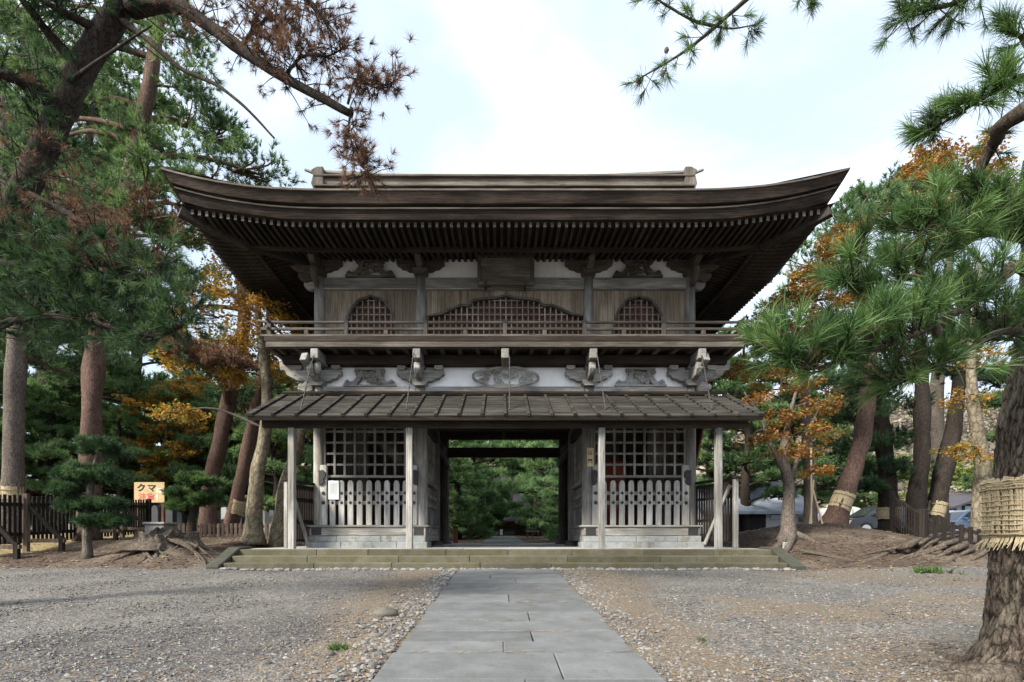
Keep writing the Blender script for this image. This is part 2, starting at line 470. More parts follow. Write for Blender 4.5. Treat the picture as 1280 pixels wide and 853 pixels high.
# ---------------------------------------------------------------- fast meshes
def np_mesh(name, V, k, tint, mat, parent=None):
    """faces of k consecutive vertices each; tint is one value per vertex"""
    V = np.asarray(V, dtype=np.float32).reshape(-1, 3)
    if parent is not None:
        o_ = wpos(parent); V = V - np.array(o_, dtype=np.float32)
    nv = len(V); nf = nv // k
    me = bpy.data.meshes.new(name)
    me.vertices.add(nv)
    me.vertices.foreach_set('co', V.ravel())
    me.loops.add(nv)
    me.loops.foreach_set('vertex_index', np.arange(nv, dtype=np.int32))
    me.polygons.add(nf)
    me.polygons.foreach_set('loop_start', np.arange(0, nv, k, dtype=np.int32))
    me.polygons.foreach_set('loop_total', np.full(nf, k, dtype=np.int32))
    a = me.attributes.new('tint', 'FLOAT', 'POINT')
    a.data.foreach_set('value', np.clip(tint, 0, 1).astype(np.float32))
    me.update(calc_edges=True)
    me.materials.append(mat)
    o = bpy.data.objects.new(name, me)
    COL.objects.link(o)
    if parent is not None: o.parent = parent
    return o
def unit(a): return a / (np.linalg.norm(a, axis=-1, keepdims=True) + 1e-9)
def needles(pts, axes, n, L, w, spread, tint):
    """n thin needles on every tuft; returns triangle vertices and tints"""
    pts = np.asarray(pts, float); axes = unit(np.asarray(axes, float)); N = len(pts)
    p = np.repeat(pts, n, 0); a = np.repeat(axes, n, 0); t = np.repeat(tint, n)
    d = unit(a + rng.normal(0, spread, (N * n, 3)))
    base = p + a * rng.uniform(-0.35, 0.1, (N * n, 1)) * L
    side = unit(np.cross(d, rng.normal(0, 1, (N * n, 3)))) * (w / 2)
    ln = L * rng.uniform(0.6, 1.15, (N * n, 1))
    tri = np.stack([base - side, base + side, base + d * ln], 1)
    tt = np.repeat(np.clip(t + rng.normal(0, 0.1, N * n), 0, 1), 3)
    return tri.reshape(-1, 3), tt
def bent_needles(pts, axes, n, L, w, spread, tint):
    pts = np.asarray(pts, float); axes = unit(np.asarray(axes, float)); N = len(pts)
    p = np.repeat(pts, n, 0); a = np.repeat(axes, n, 0); t = np.repeat(tint, n)
    sp = np.repeat(rng.uniform(0.7, 1.35, (N, 1)) * spread, n, 0)
    d = unit(a + rng.normal(0, 1, (N * n, 3)) * sp)
    base = p + a * rng.uniform(-0.5, 0.1, (N * n, 1)) * L
    side = unit(np.cross(d, rng.normal(0, 1, (N * n, 3)))) * (w / 2)
    ln = L * rng.uniform(0.5, 1.15, (N * n, 1)) * np.repeat(rng.uniform(0.8, 1.1, (N, 1)), n, 0)
    mid = base + d * ln * 0.55
    d2 = unit(d + np.array([0, 0, -0.22]) + rng.normal(0, 0.1, (N * n, 3)))
    tip = mid + d2 * ln * 0.45
    tri = np.stack([base - side, base + side, mid + side * 0.9, base - side, mid + side * 0.9, mid - side * 0.9, mid - side * 0.9, mid + side * 0.9, tip], 1)
    return tri.reshape(-1, 3), np.repeat(np.clip(t + rng.normal(0, 0.13, N * n), 0, 1), 9)
def leaves(pts, size, tint, flat=0.5):
    N = len(pts)
    nrm = rng.normal(0, 1, (N, 3)); nrm[:, 2] = np.abs(nrm[:, 2]) + flat
    nrm = unit(nrm)
    u = unit(np.cross(nrm, rng.normal(0, 1, (N, 3)))); v = np.cross(nrm, u)
    s = size * rng.uniform(0.6, 1.3, (N, 1))
    q = np.stack([pts - u * s * 0.6, pts + v * s * 0.36, pts + u * s * 0.6, pts - v * s * 0.36], 1)
    return q.reshape(-1, 3), np.repeat(np.clip(tint + rng.normal(0, 0.12, N), 0, 1), 4)
def in_ball(n, power=0.45):
    d = unit(rng.normal(0, 1, (n, 3)))
    return d * rng.uniform(0, 1, (n, 1)) ** power
def pad(c, r, nsub, per, subr=0.32, low=-0.25):
    """sub-clumps spread through a flattened pad; returns tuft points, outward axes, tints and the clump centres"""
    c = np.array(c, float); r = np.array(r, float)
    q = in_ball(nsub)
    q[:, 2] = np.where(q[:, 2] < low, -q[:, 2] * 0.6, q[:, 2])
    cen = c + q * r
    tq = rng.uniform(0.1, 0.9, nsub)
    off = in_ball(nsub * per, 0.5) * (np.array([1, 1, 0.6]) * subr * max(r[0], r[1]))
    pts = np.repeat(cen, per, 0) + off
    axes = unit(off) * 0.7 + np.repeat(unit(q), per, 0) * 0.5 + np.array([0, 0, 0.75])
    return pts, axes, np.repeat(tq, per), cen
# ---------------------------------------------------------------- ground: one sheet to the horizon
GX = 0.09
def G(x, y):
    x = np.asarray(x, float); y = np.asarray(y, float)
    z = np.where(y < 11, 0.0377 * y, np.where(y < 21, 0.415 + 0.0365 * (y - 11), 0.78 + 0.015 * (np.minimum(y, 45) - 21)))
    z = np.where(y < 0, 0.0, z)
    sl = sm(-6.1, -7.3, x)
    z = z + sl * (0.24 * sm(10.7, 12.2, y) + 0.2 * sm(12.5, 15.5, y)) * (1 - 0.6 * sm(25, 40, y))
    z = z + 0.20 * np.exp(-((x + 7.5) ** 2 + (y - 12.1) ** 2) / 1.1)
    sr = sm(6.1, 7.4, x)
    z = z + sr * 0.42 * sm(11.2, 13.4, y) * (1 - 0.8 * sm(20, 30, y))
    z = z + 0.50 * np.exp(-((x - 9.0) ** 2 / 4 + (y - 15.2) ** 2 / 5))
    z = z + 0.3 * np.exp(-((x - 10.4) ** 2 / 1.8 + (y - 11.9) ** 2 / 0.7))
    z = z + 0.03 * np.exp(-((x - 3.75) ** 2 + (y - 3.7) ** 2) / 0.7)
    z = z + 34 * sm(62, 150, y) * (0.45 + 0.55 * sm(-40, 60, x))
    z = z + 0.012 * np.sin(x * 2.1 + y * 0.7) * np.sin(y * 1.7 - x * 0.4)
    inside = (np.abs(x - GX) < 5.95) & (y > 11.15) & (y < 20.85)
    return np.where(inside, 0.3, z)
def g1(x, y): return float(G(x, y))
xs = np.unique(np.concatenate([-np.geomspace(18, 500, 40), np.arange(-18, 18.01, 0.12), np.geomspace(18, 500, 40)]))
ys = np.unique(np.concatenate([-np.geomspace(1, 200, 20), np.arange(-1, 24.01, 0.12), np.geomspace(24, 500, 60)]))
XX, YY = np.meshgrid(xs, ys)
ZZ = G(XX, YY)
def fbm(x, y, s, seed=0):
    r_ = np.random.default_rng(seed); out = np.zeros_like(x)
    for k in range(5):
        a = r_.uniform(0, 6.28, 6); am = 0.6 ** k
        for j in range(6):
            out += am * np.sin(x * s * 1.9 ** k * math.cos(a[j]) + y * s * 1.9 ** k * math.sin(a[j]) + a[(j + 2) % 6] * 3)
    return out / 6
n1 = fbm(XX, YY, 1.3, 3)
ZZ = ZZ + np.where(YY < 30, 0.012 * fbm(XX, YY, 3.1, 5), 0)
ZZ = np.where((np.abs(XX - 0.11) < 1.05) & (YY < 11), np.minimum(ZZ, 0.0377 * np.maximum(YY, 0) - 0.004), ZZ)
soil = np.zeros_like(XX)
soil = np.maximum(soil, sm(-6.0, -6.8, XX) * sm(10.6, 11.2, YY + 0.25 * n1))
soil = np.maximum(soil, sm(6.0, 6.8, XX) * sm(10.6, 11.4, YY + 0.3 * n1))
soil = np.maximum(soil, sm(21, 24, YY))
edge = np.abs(XX - 0.11) - 0.97
pathside = (1 - sm(0.25, 1.5, edge + 0.35 * n1 - 0.06 * (YY - 4))) * (YY < 11.1)
nt = np.exp(-((XX - 3.5) ** 2 + (YY - 3.7) ** 2) / 1.6)
rightbare = sm(0.05, 0.5, n1 + 1.4 * np.exp(-((XX - 4.2) ** 2 / 3 + (YY - 6.0) ** 2 / 2.2)) - 0.6) * (XX > 1.2) * (YY < 10.6)
drift = sm(0.15, 0.6, fbm(XX, YY, 0.55, 21)) * (YY < 11) * np.where(XX > 0, 0.75, 0.2)
dry = np.clip(np.maximum(np.maximum(pathside * 0.9, drift), np.maximum(nt * 1.1, rightbare * 0.8)), 0, 1)
lawn = sm(0.2, 0.8, -XX - 10.6 - 0.17 * (YY - 12) + 0.2 * n1) * sm(10.9, 11.6, YY)
damp = np.clip(sm(0.1, 0.6, fbm(XX, YY, 0.7, 9) - 0.1), 0, 1)
me = bpy.data.meshes.new('ground')
nx, ny = len(xs), len(ys)
me.vertices.add(nx * ny)
me.vertices.foreach_set('co', np.stack([XX, YY, ZZ], -1).astype(np.float32).ravel())
idx = np.arange(nx * ny).reshape(ny, nx)
quads = np.stack([idx[:-1, :-1], idx[:-1, 1:], idx[1:, 1:], idx[1:, :-1]], -1).reshape(-1, 4)
me.loops.add(quads.size); me.loops.foreach_set('vertex_index', quads.ravel().astype(np.int32))
me.polygons.add(len(quads)); me.polygons.foreach_set('loop_start', np.arange(0, quads.size, 4, dtype=np.int32))
me.polygons.foreach_set('loop_total', np.full(len(quads), 4, dtype=np.int32))
me.polygons.foreach_set('use_smooth', np.ones(len(quads), dtype=bool))
for nm_, arr in (('lawn', lawn), ('soil', soil), ('dry', dry), ('damp', damp)):
    a = me.attributes.new(nm_, 'FLOAT', 'POINT'); a.data.foreach_set('value', arr.astype(np.float32).ravel())
me.update(calc_edges=True)
m, n, l, b = new_mat('gravel_and_soil', 0.93, 0.2)
v = coords(n, l, shift=False)
vo = n.new('ShaderNodeTexVoronoi'); vo.inputs['Scale'].default_value = 42; l.new(v, vo.inputs['Vector'])
vo2 = n.new('ShaderNodeTexVoronoi'); vo2.inputs['Scale'].default_value = 17; l.new(v, vo2.inputs['Vector'])
sep = n.new('ShaderNodeSeparateColor'); l.new(vo.outputs['Color'], sep.inputs[0])
rg = ramp(n, [(0.0, (0.062, 0.061, 0.06)), (0.4, (0.112, 0.109, 0.104)), (0.8, (0.158, 0.152, 0.142)), (0.93, (0.165, 0.135, 0.105)), (1, (0.22, 0.215, 0.205))])
l.new(sep.outputs[0], rg.inputs['Fac'])
bign = noise(n, l, v, 0.9, 7, 0.65)
rb = ramp(n, [(0.32, (0.72, 0.72, 0.73)), (0.68, (1.18, 1.17, 1.14))]); l.new(bign, rb.inputs['Fac'])
grav = mul(n, l, rg.outputs['Color'], rb.outputs['Color'])
ad_ = n.new('ShaderNodeAttribute'); ad_.attribute_name = 'damp'
grav = mul(n, l, grav, (0.7, 0.7, 0.72, 1), ad_.outputs['Fac'])
finen = noise(n, l, v, 60, 4, 0.75)
rd = ramp(n, [(0.3, (0.06, 0.048, 0.036)), (0.5, (0.13, 0.106, 0.08)), (0.7, (0.22, 0.18, 0.135))]); l.new(finen, rd.inputs['Fac'])
midn = noise(n, l, v, 14, 6, 0.75)
rs = ramp(n, [(0.32, (0.022, 0.017, 0.013)), (0.55, (0.07, 0.051, 0.038)), (0.72, (0.17, 0.125, 0.09))]); l.new(midn, rs.inputs['Fac'])
at1 = n.new('ShaderNodeAttribute'); at1.attribute_name = 'dry'
at2 = n.new('ShaderNodeAttribute'); at2.attribute_name = 'soil'
nb = noise(n, l, v, 9, 5, 0.7)
def rough_mask(att):
    s_ = n.new('ShaderNodeMath'); s_.operation = 'MULTIPLY_ADD'
    l.new(nb, s_.inputs[0]); s_.inputs[1].default_value = 1.4; l.new(att, s_.inputs[2])
    q_ = n.new('ShaderNodeMapRange'); q_.inputs[1].default_value = 1.0; q_.inputs[2].default_value = 1.45
    l.new(s_.outputs[0], q_.inputs[0])
    return q_.outputs[0]
c = mul(n, l, grav, rd.outputs['Color'], rough_mask(at1.outputs['Fac']), 'MIX')
# far hillside reads as bare brown wood
sx = n.new('ShaderNodeSeparateXYZ'); l.new(v, sx.inputs[0])
hm = n.new('ShaderNodeMapRange'); hm.inputs[1].default_value = 55; hm.inputs[2].default_value = 70; l.new(sx.outputs['Y'], hm.inputs[0])
hn = noise(n, l, v, 0.35, 8, 0.75)
rh = ramp(n, [(0.3, (0.06, 0.055, 0.04)), (0.5, (0.15, 0.125, 0.10)), (0.7, (0.25, 0.215, 0.18))]); l.new(hn, rh.inputs['Fac'])
sandn = noise(n, l, v, 0.7, 6, 0.65)
rsd = ramp(n, [(0.5, (0, 0, 0)), (0.62, (0.8, 0.8, 0.8))]); l.new(sandn, rsd.inputs['Fac'])
soilc = mul(n, l, rs.outputs['Color'], rd.outputs['Color'], rsd.outputs['Color'], 'MIX')
c = mul(n, l, c, soilc, rough_mask(at2.outputs['Fac']), 'MIX')
at3 = n.new('ShaderNodeAttribute'); at3.attribute_name = 'lawn'
rl3 = ramp(n, [(0.35, (0.10, 0.09, 0.04)), (0.55, (0.24, 0.19, 0.095)), (0.7, (0.36, 0.27, 0.15))]); l.new(midn, rl3.inputs['Fac'])
c = mul(n, l, c, rl3.outputs['Color'], at3.outputs['Fac'], 'MIX')
c = mul(n, l, c, rh.outputs['Color'], hm.outputs[0], 'MIX')
l.new(c, b.inputs['Base Color'])
hh = n.new('ShaderNodeMath'); hh.operation = 'ADD'; l.new(vo.outputs['Distance'], hh.inputs[0]); l.new(vo2.outputs['Distance'], hh.inputs[1])
h2 = n.new('ShaderNodeMath'); h2.operation = 'ADD'; l.new(hh.outputs[0], h2.inputs[0]); l.new(midn, h2.inputs[1])
bump(n, l, b, h2.outputs[0], 0.7, 0.02)
me.materials.append(m)
ground = bpy.data.objects.new('ground', me); COL.objects.link(ground); tag(ground, kind='structure')

def slabs(mb_rows, x0, x1, zf, h, mat, name, gap=0.0045):
    V = []; Fc = []; T = []
    for (ya, yb, cuts) in mb_rows:
        c_ = [x0 + random.uniform(-0.018, 0.018)] + cuts + [x1 + random.uniform(-0.018, 0.018)]
        for i in range(len(c_) - 1):
            a_, b_ = c_[i] + gap, c_[i + 1] - gap
            A, B = ya + gap, yb - gap
            o_ = len(V); e = 0.007; dz = random.uniform(-0.004, 0.004)
            ja = random.uniform(-0.008, 0.008)
            q = [(a_, A), (b_, A + ja), (b_, B + ja), (a_, B)]
            qi = [(a_ + e, A + e), (b_ - e, A + e + ja), (b_ - e, B - e + ja), (a_ + e, B - e)]
            q = [(p[0] + random.uniform(-0.006, 0.006), p[1] + random.uniform(-0.006, 0.006)) for p in q]
            V += [(p[0], p[1], zf(p[1]) - 0.12) for p in q] + [(p[0], p[1], zf(p[1]) + h - 0.008 + dz) for p in q] + [(p[0], p[1], zf(p[1]) + h + dz) for p in qi]
            Fc += [tuple(o_ + k for k in f_) for f_ in [(0, 1, 5, 4), (1, 2, 6, 5), (2, 3, 7, 6), (3, 0, 4, 7), (4, 5, 9, 8), (5, 6, 10, 9), (6, 7, 11, 10), (7, 4, 8, 11), (8, 9, 10, 11)]]
            T += [random.random()] * 12
    me_ = bpy.data.meshes.new(name); me_.from_pydata(V, [], Fc); me_.update()
    a_ = me_.attributes.new('tint', 'FLOAT', 'POINT'); a_.data.foreach_set('value', T)
    me_.materials.append(mat)
    o = bpy.data.objects.new(name, me_); COL.objects.link(o)
    return o
yj = [0.4, 1.3, 2.2, 2.95, 3.55, 4.24, 4.62, 5.02, 5.5, 6.05, 6.7, 7.4, 7.9, 8.57, 9.2, 9.8, 10.35, 10.9]
cu = [[0.2], [], [0.35], [0.16], [0.42], [0.02], [0.28], [], [0.3], [], [0.1], [], [], [0.25], [-0.2], [], []]
rows = [(yj[i], yj[i + 1], cu[i]) for i in range(len(yj) - 1)]
tag(slabs(rows, -0.86, 1.08, lambda y: 0.0377 * y, 0.022, M['path'], 'stone_path'), kind='structure')
yb = list(np.arange(21.3, 41.5, 0.95))
rows = [(yb[i], yb[i + 1], [random.uniform(-0.3, 0.5)] if i % 2 else [0.1]) for i in range(len(yb) - 1)]
tag(slabs(rows, -0.82, 1.0, lambda y: 0.785 + 0.015 * (y - 21), 0.03, M['path'], 'stone_path'), kind='structure')

# ---------------------------------------------------------------- stone platform and steps
plat = thing('stone_platform', 'low mossy stone platform with three wide front steps under the temple gate', 'platform', (GX, 16, 0.3))
def blocks(y0, y1, z0, z1, x0, x1, name, mat, ln=1.7, parent=plat):
    mb = MB(); x = x0; T = []
    while x < x1 - 0.3:
        e = min(x1, x + ln * random.uniform(0.75, 1.25))
        if x1 - e < 0.5: e = x1
        jy = random.uniform(-0.006, 0.006); jz = random.uniform(-0.004, 0.003)
        n0 = len(mb.v)
        mb.bx(x + 0.003, e - 0.003, y0 + jy, y1, z0, z1 + jz)
        T += [random.random()] * (len(mb.v) - n0)
        x = e
    o = mb.build(name, mat, parent, bevel=0.012)
    a_ = o.data.attributes.new('tint', 'FLOAT', 'POINT'); a_.data.foreach_set('value', T)
    return o
blocks(11.0, 11.40, 0.2, 0.545, GX - 5.85, GX + 5.85, 'step', M['step'])
blocks(11.35, 11.75, 0.2, 0.68, GX - 5.85, GX + 5.85, 'step', M['step'], 1.9)
blocks(11.70, 12.15, 0.2, 0.81, GX - 5.9, GX + 5.9, 'step', M['step'], 1.5)
for s in (-1, 1):
    mb = MB()
    xa = GX + s * 6.0
    mb.prism([(10.85, 0.25), (10.85, 0.50), (11.0, 0.55), (11.75, 0.855), (12.3, 0.86), (12.3, 0.25)], xa - 0.14, xa + 0.14, 'yz')
    mb.build('cheek_stone', M['cheek'], plat, bevel=0.02)
rows = [(12.15, 13.0, [-4, -2.4, -0.9, 1.1, 3.0, 4.6]), (13.0, 14.0, [-3.6, -1.5, 0.2, 2.0, 4.2]), (14.0, 15.4, [-4.2, -2.0, -0.6, 0.9, 2.5, 4.4]),
        (15.4, 17.0, [-3.0, -1.2, 0.6, 2.7]), (17.0, 19.0, [-3.6, -1.4, 0.1, 2.0, 4.0]), (19.0, 21.0, [-4.0, -1.9, 0.4, 2.2, 4.1])]
fl = slabs(rows, GX - 5.98, GX + 5.98, lambda y: 0.7945, 0.012, M['floor'], 'floor_slab')
fl.location = -wpos(plat); fl.parent = plat

# ---------------------------------------------------------------- temple gate
gate = thing('temple_gate', 'two storey weathered timber temple gate with sweeping hip and gable roof', 'temple gate', (GX, 14.0, 0.81))
CXS = [GX - 4.88, GX - 2.2, GX + 2.2, GX + 4.88]
CYS = [14.0, 16.9, 19.8]
Zp = 0.81
# lower columns and their base stones
for yi, y in enumerate(CYS):
    for xi, x in enumerate(CXS):
        r = 0.155 if xi in (0, 3) else 0.165
        zb = 0.96
        mb = MB()
        top = 5.0 if yi == 0 else 4.95
        mb.tube([(x, y, zb), (x, y, zb + 0.05), (x, y, 2.5), (x, y, top)], [r * 1.02, r * 1.02, r, r * 0.95], 22)
        mb.build('column', W['silver_z'] if yi < 2 else W['brown_z'], gate, smooth=True)
        mb = MB()
        if yi == 0: mb.bx(x - 0.2, x + 0.2, y - 0.2, y + 0.2, Zp, zb)
        else: mb.tube([(x, y, Zp - 0.02), (x, y, Zp + 0.05), (x, y, 0.9), (x, y, zb)], [0.27, 0.27, 0.24, 0.19], 20)
        mb.build('column_base', M['plinth'] if yi == 0 else M['rock'], gate, bevel=0.01)

def xr(px, Y=13.8): return xx(px, Y)
def zr(py, Y=13.8): return zz(py, Y)
nos = [(0, 0), (0.10, 0.01), (0.16, 0.07), (0.13, 0.12), (0.19, 0.17), (0.17, 0.26), (0.10, 0.30), (0.03, 0.28), (0, 0.30)]
def side_bay(xl, xrt, s):
    """stone plinth, sill, pickets and lattice between two front columns"""
    mb = MB()
    xA, xB = xl - 0.22, xrt + 0.22
    parts = [0, 0.29, 0.75, 1.0] if s < 0 else [0, 0.55, 0.86, 1.0]
    for i in range(3):
        mb.bx(xA + (xB - xA) * parts[i] + 0.003, xA + (xB - xA) * parts[i + 1] - 0.003, 13.56, 14.4, Zp - 0.03, 0.945 + 0.004 * i)
    mb.build('plinth_stone', M['plinth'], gate, bevel=0.012)
    mb = MB()
    parts = [0, 0.24, 0.62, 1.0] if s < 0 else [0, 0.45, 0.8, 1.0]
    for i in range(3):
        mb.bx(xA + 0.05 + (xB - xA - 0.1) * parts[i] + 0.003, xA + 0.05 + (xB - xA - 0.1) * parts[i + 1] - 0.003, 13.63, 14.4, 0.946, 1.10 + 0.004 * i)
    mb.build('plinth_stone', M['plinth'], gate, bevel=0.012)
    MB().bx(xl - 0.16, xrt + 0.16, 13.70, 14.28, 1.106, 1.335).build('sill_beam', W['silver_x'], gate, bevel=0.015)
    MB().bx(xl - 0.24, xrt + 0.24, 13.66, 14.3, 1.337, 1.385).build('sill_rail', W['silver_x'], gate, bevel=0.008)
    for x in (xl + 0.02, xrt - 0.02):          # iron shoes on the sill ends
        MB().bx(x - 0.13, x + 0.13, 13.692, 13.72, 1.13, 1.315).build('iron_shoe', M['iron'], gate, bevel=0.004)
    # side boards with iron noses
    for x, d in ((xl + 0.165, 1), (xrt - 0.165, -1)):
        MB().bx(x - 0.085, x + 0.085, 13.80, 13.92, 1.387, 2.95).build('side_stile', W['pale_z'], gate, bevel=0.01)
        mb = MB(); z0 = 2.42
        mb.prism([(x - d * 0.09 + d * p[0] * 0.95 - d * 0.02, z0 + p[1] * 1.35) for p in nos], 13.755, 13.80)
        mb.build('iron_nose', M['iron'], gate, bevel=0.01)
        for zq in (1.97, 2.22):
            MB().tube([(x, 13.77, zq), (x, 13.80, zq)], [0.035, 0.05], 8).build('iron_boss', M['iron'], gate)
    # pickets on two rails
    a, b_ = xl + 0.27, xrt - 0.27
    for z in (1.975, 2.225):
        MB().bx(xl + 0.14, xrt - 0.14, 13.90, 13.95, z - 0.05, z + 0.05).build('picket_rail', W['silver_x'], gate, bevel=0.006)
    npk = 9
    for k in range(npk):
        x = a + (b_ - a) * (k + 0.5) / npk + random.uniform(-0.006, 0.006)
        w = 0.073
        mb = MB()
        t = random.uniform(-0.006, 0.006)
        mb.prism([(x - w, 1.387), (x + w, 1.387), (x + w + t, 2.46), (x + w * 0.75 + t, 2.53), (x + w * 0.35 + t, 2.555), (x - w * 0.35 + t, 2.555), (x - w * 0.75 + t, 2.53), (x - w + t, 2.46)], 13.84, 13.90)
        pk = mb.build('picket', W['pale_z'], gate, bevel=0.006)
        for z in (1.975, 2.225):
            mb = MB()
            mb.add([(x - 0.052, 13.838, z), (x, 13.838, z - 0.052), (x + 0.052, 13.838, z), (x, 13.838, z + 0.052), (x, 13.81, z)], [(0, 1, 4), (1, 2, 4), (2, 3, 4), (3, 0, 4)])
            mb.build('iron_stud', M['iron'], pk)
    # square lattice above
    z0, z1 = zr(595, 14.0), zr(538, 14.0)
    mb = MB()
    nu = 9
    for k in range(nu + 1):
        x = xl + 0.15 + (xrt - xl - 0.30) * k / nu
        mb.bx(x - 0.026, x + 0.026, 13.93, 13.975, z0, z1 + 0.15)
    for k in range(1, 5):
        z = z0 + (z1 - z0) * k / 4.15
        mb.bx(xl + 0.12, xrt - 0.12, 13.955, 13.998, z - 0.026, z + 0.026)
    mb.build('lattice', W['silver_z'], gate)
    MB().bx(xl + 0.12, xrt - 0.12, 13.88, 14.0, z0 - 0.06, z0 + 0.005).build('lattice_rail', W['silver_x'], gate, bevel=0.008)
    MB().bx(xl + 0.13, xrt - 0.13, 13.92, 14.1, z1 + 0.06, 4.45).build('head_beam', W['dark_x'], gate, bevel=0.01)
    # boards at the back of the bay, seen through the lattice
    wl_ = MB()
    x = xl + 0.1
    while x < xrt - 0.15:
        w = random.uniform(0.17, 0.24)
        xc = (x - xl) / (xrt - xl)
        if s < 0 and 0.42 < xc < 0.78 or s > 0 and 0.18 < xc < 0.6:
            wl_.bx(x, min(x + w, xrt) - 0.008, 16.3 + random.uniform(-0.01, 0.01), 16.35, 1.1, 4.5)
        else:
            wl_.bx(x, min(x + w, xrt) - 0.008, 14.62 + random.uniform(-0.01, 0.01), 14.66, 1.1, 4.4)
        x += w
    wl_.build('back_boarding', W['brown_z'], gate)
    MB().bx(xl, xrt, 14.3, 16.9, 0.9, 1.1).build('bay_floor', W['dark_y'], gate)
    if s > 0:
        MB().bx(xl + 0.55, xl + 1.25, 15.1, 15.4, 1.1, 3.25).build('red_panel', M['red_statue'], gate, bevel=0.03)
side_bay(CXS[0], CXS[1], -1)
side_bay(CXS[2], CXS[3], 1)

# walls along the depth: outer ends and both sides of the passage
for xi, x in enumerate(CXS):
    inner = xi in (1, 2)
    d = 1 if xi == 1 else -1
    for k in range(2):
        ya, yb_ = CYS[k] + 0.15, CYS[k + 1] - 0.15
        if inner and k == 1: continue
        MB().bx(x - 0.13, x + 0.13, ya, yb_, 0.96, 1.33).build('sill_beam', W['silver_y'], gate, bevel=0.01)
        if inner:
            mb = MB()
            for q in range(8):
                y = ya + (yb_ - ya) * (q + 0.5) / 8
                mb.bx(x - 0.03, x + 0.03, y - 0.075, y + 0.075, 1.33, 2.5)
            mb.build('picket_screen', W['silver_z'], gate, bevel=0.006)
            for z in (1.975, 2.225):
                MB().bx(x + d * 0.031, x + d * 0.08, ya, yb_, z - 0.05, z + 0.05).build('picket_rail', W['silver_y'], gate)
            MB().bx(x - 0.15, x + 0.15, ya, yb_, 1.332, 1.42).build('sill_rail', W['silver_y'], gate, bevel=0.008)
            MB().bx(x - 0.10, x + 0.10, ya, yb_, 2.56, 2.68).build('lattice_rail', W['silver_y'], gate, bevel=0.008)
            mb = MB()
            for q in range(9):
                y = ya + (yb_ - ya) * q / 8
                mb.bx(x - 0.025, x + 0.025, y - 0.025, y + 0.025, 2.68, 4.0)
            for q in range(1, 5):
                mb.bx(x - 0.02, x + 0.02, ya, yb_, 2.68 + 0.3 * q - 0.025, 2.68 + 0.3 * q + 0.025)
            mb.build('lattice', W['silver_z'], gate)
        else:
            mb = MB(); y = ya
            while y < yb_ - 0.05:
                w = random.uniform(0.18, 0.25)
                mb.bx(x - 0.03 + random.uniform(-0.005, 0.005), x + 0.03, y, min(y + w, yb_) - 0.006, 1.33, 4.75)
                y += w
            mb.build('wall_boarding', W['brown_z'], gate)
    MB().bx(x - 0.11, x + 0.11, 14.2, 19.6, 4.02, 4.30).build('tie_beam', W['dark_y'], gate, bevel=0.01)
for xi in (0, 2):       # boarded wall on the rear of both side bays
    xa, xb = CXS[xi] + 0.1, CXS[xi + 1] - 0.1
    for y in (16.9, 19.8):
        mb = MB(); x = xa
        while x < xb - 0.05:
            w = random.uniform(0.18, 0.25)
            mb.bx(x, min(x + w, xb) - 0.006, y + random.uniform(-0.005, 0.005), y + 0.05, 0.83, 4.75)
            x += w
        mb.build('wall_boarding', W['board_z'], gate)
# beams over the passage
xa, xb = CXS[1], CXS[2]
MB().bx(xa - 0.4, xb + 0.4, 19.72, 19.88, 4.03, 4.39).build('tie_beam', W['dark_x'], gate, bevel=0.015)
MB().bx(xa - 0.2, xb + 0.2, 19.68, 19.92, 4.70, 5.0).build('tie_beam', W['dark_x'], gate, bevel=0.015)
MB().bx(xa + 0.1, xb - 0.1, 16.78, 17.02, 4.45, 4.85).build('tie_beam', W['dark_x'], gate, bevel=0.015)
MB().bx(xa + 0.12, xb - 0.12, 13.9, 14.1, 4.30, 4.62).build('tie_beam', W['dark_x'], gate, bevel=0.015)
MB().bx(GX - 0.08, GX + 0.08, 14.1, 19.7, 4.72, 4.90).build('tie_beam', W['dark_y'], gate, bevel=0.01)
mb = MB(); x = GX - 4.8
while x < GX + 4.7:
    mb.bx(x, x + 0.29, 14.1, 19.7, 4.95, 4.98); x += 0.30
mb.build('ceiling_boarding', W['dark_y'], gate)
for x, s in ((xa, 1), (xb, -1)):    # braces at the rear columns
    MB().bar((x + s * 0.15, 19.8, 3.75), (x + s * 0.02, 16.9, 4.05), 0.1, 0.2).build('brace', W['brown_y'], gate)

# band of beams, plaster and brackets between the storeys
YF = 13.9
for i in range(3):
    a, b_ = CXS[i] + 0.12, CXS[i + 1] - 0.12
    MB().bx(a, b_, YF - 0.03, 14.12, 4.757, 5.012).build('tie_beam', W['silver_x'], gate, bevel=0.012)
    MB().bx(a, b_, 14.02, 14.08, 5.012, 5.55).build('plaster_panel', M['plaster'], gate)
if True:
    mb = MB()
    mb.prism([(GX - 0.75, 5.012), (GX - 0.4, 5.04), (GX - 0.22, 5.075), (GX, 5.09), (GX + 0.22, 5.075), (GX + 0.4, 5.04), (GX + 0.75, 5.012)], YF - 0.025, 14.0)
    mb.build('beam_swell', W['silver_x'], gate)
def curl(mb, c, r, turns, d, y, rad):
    pts = []
    for k in range(14):
        t = k / 13
        a = d * t * turns * 2 * math.pi
        rr = r * (1 - 0.75 * t)
        pts.append((c[0] + rr * math.cos(a), y + 0.01 * math.sin(k), c[1] + rr * math.sin(a)))
    mb.tube(pts, [rad * (1 - 0.4 * k / 13) for k in range(14)], 6)
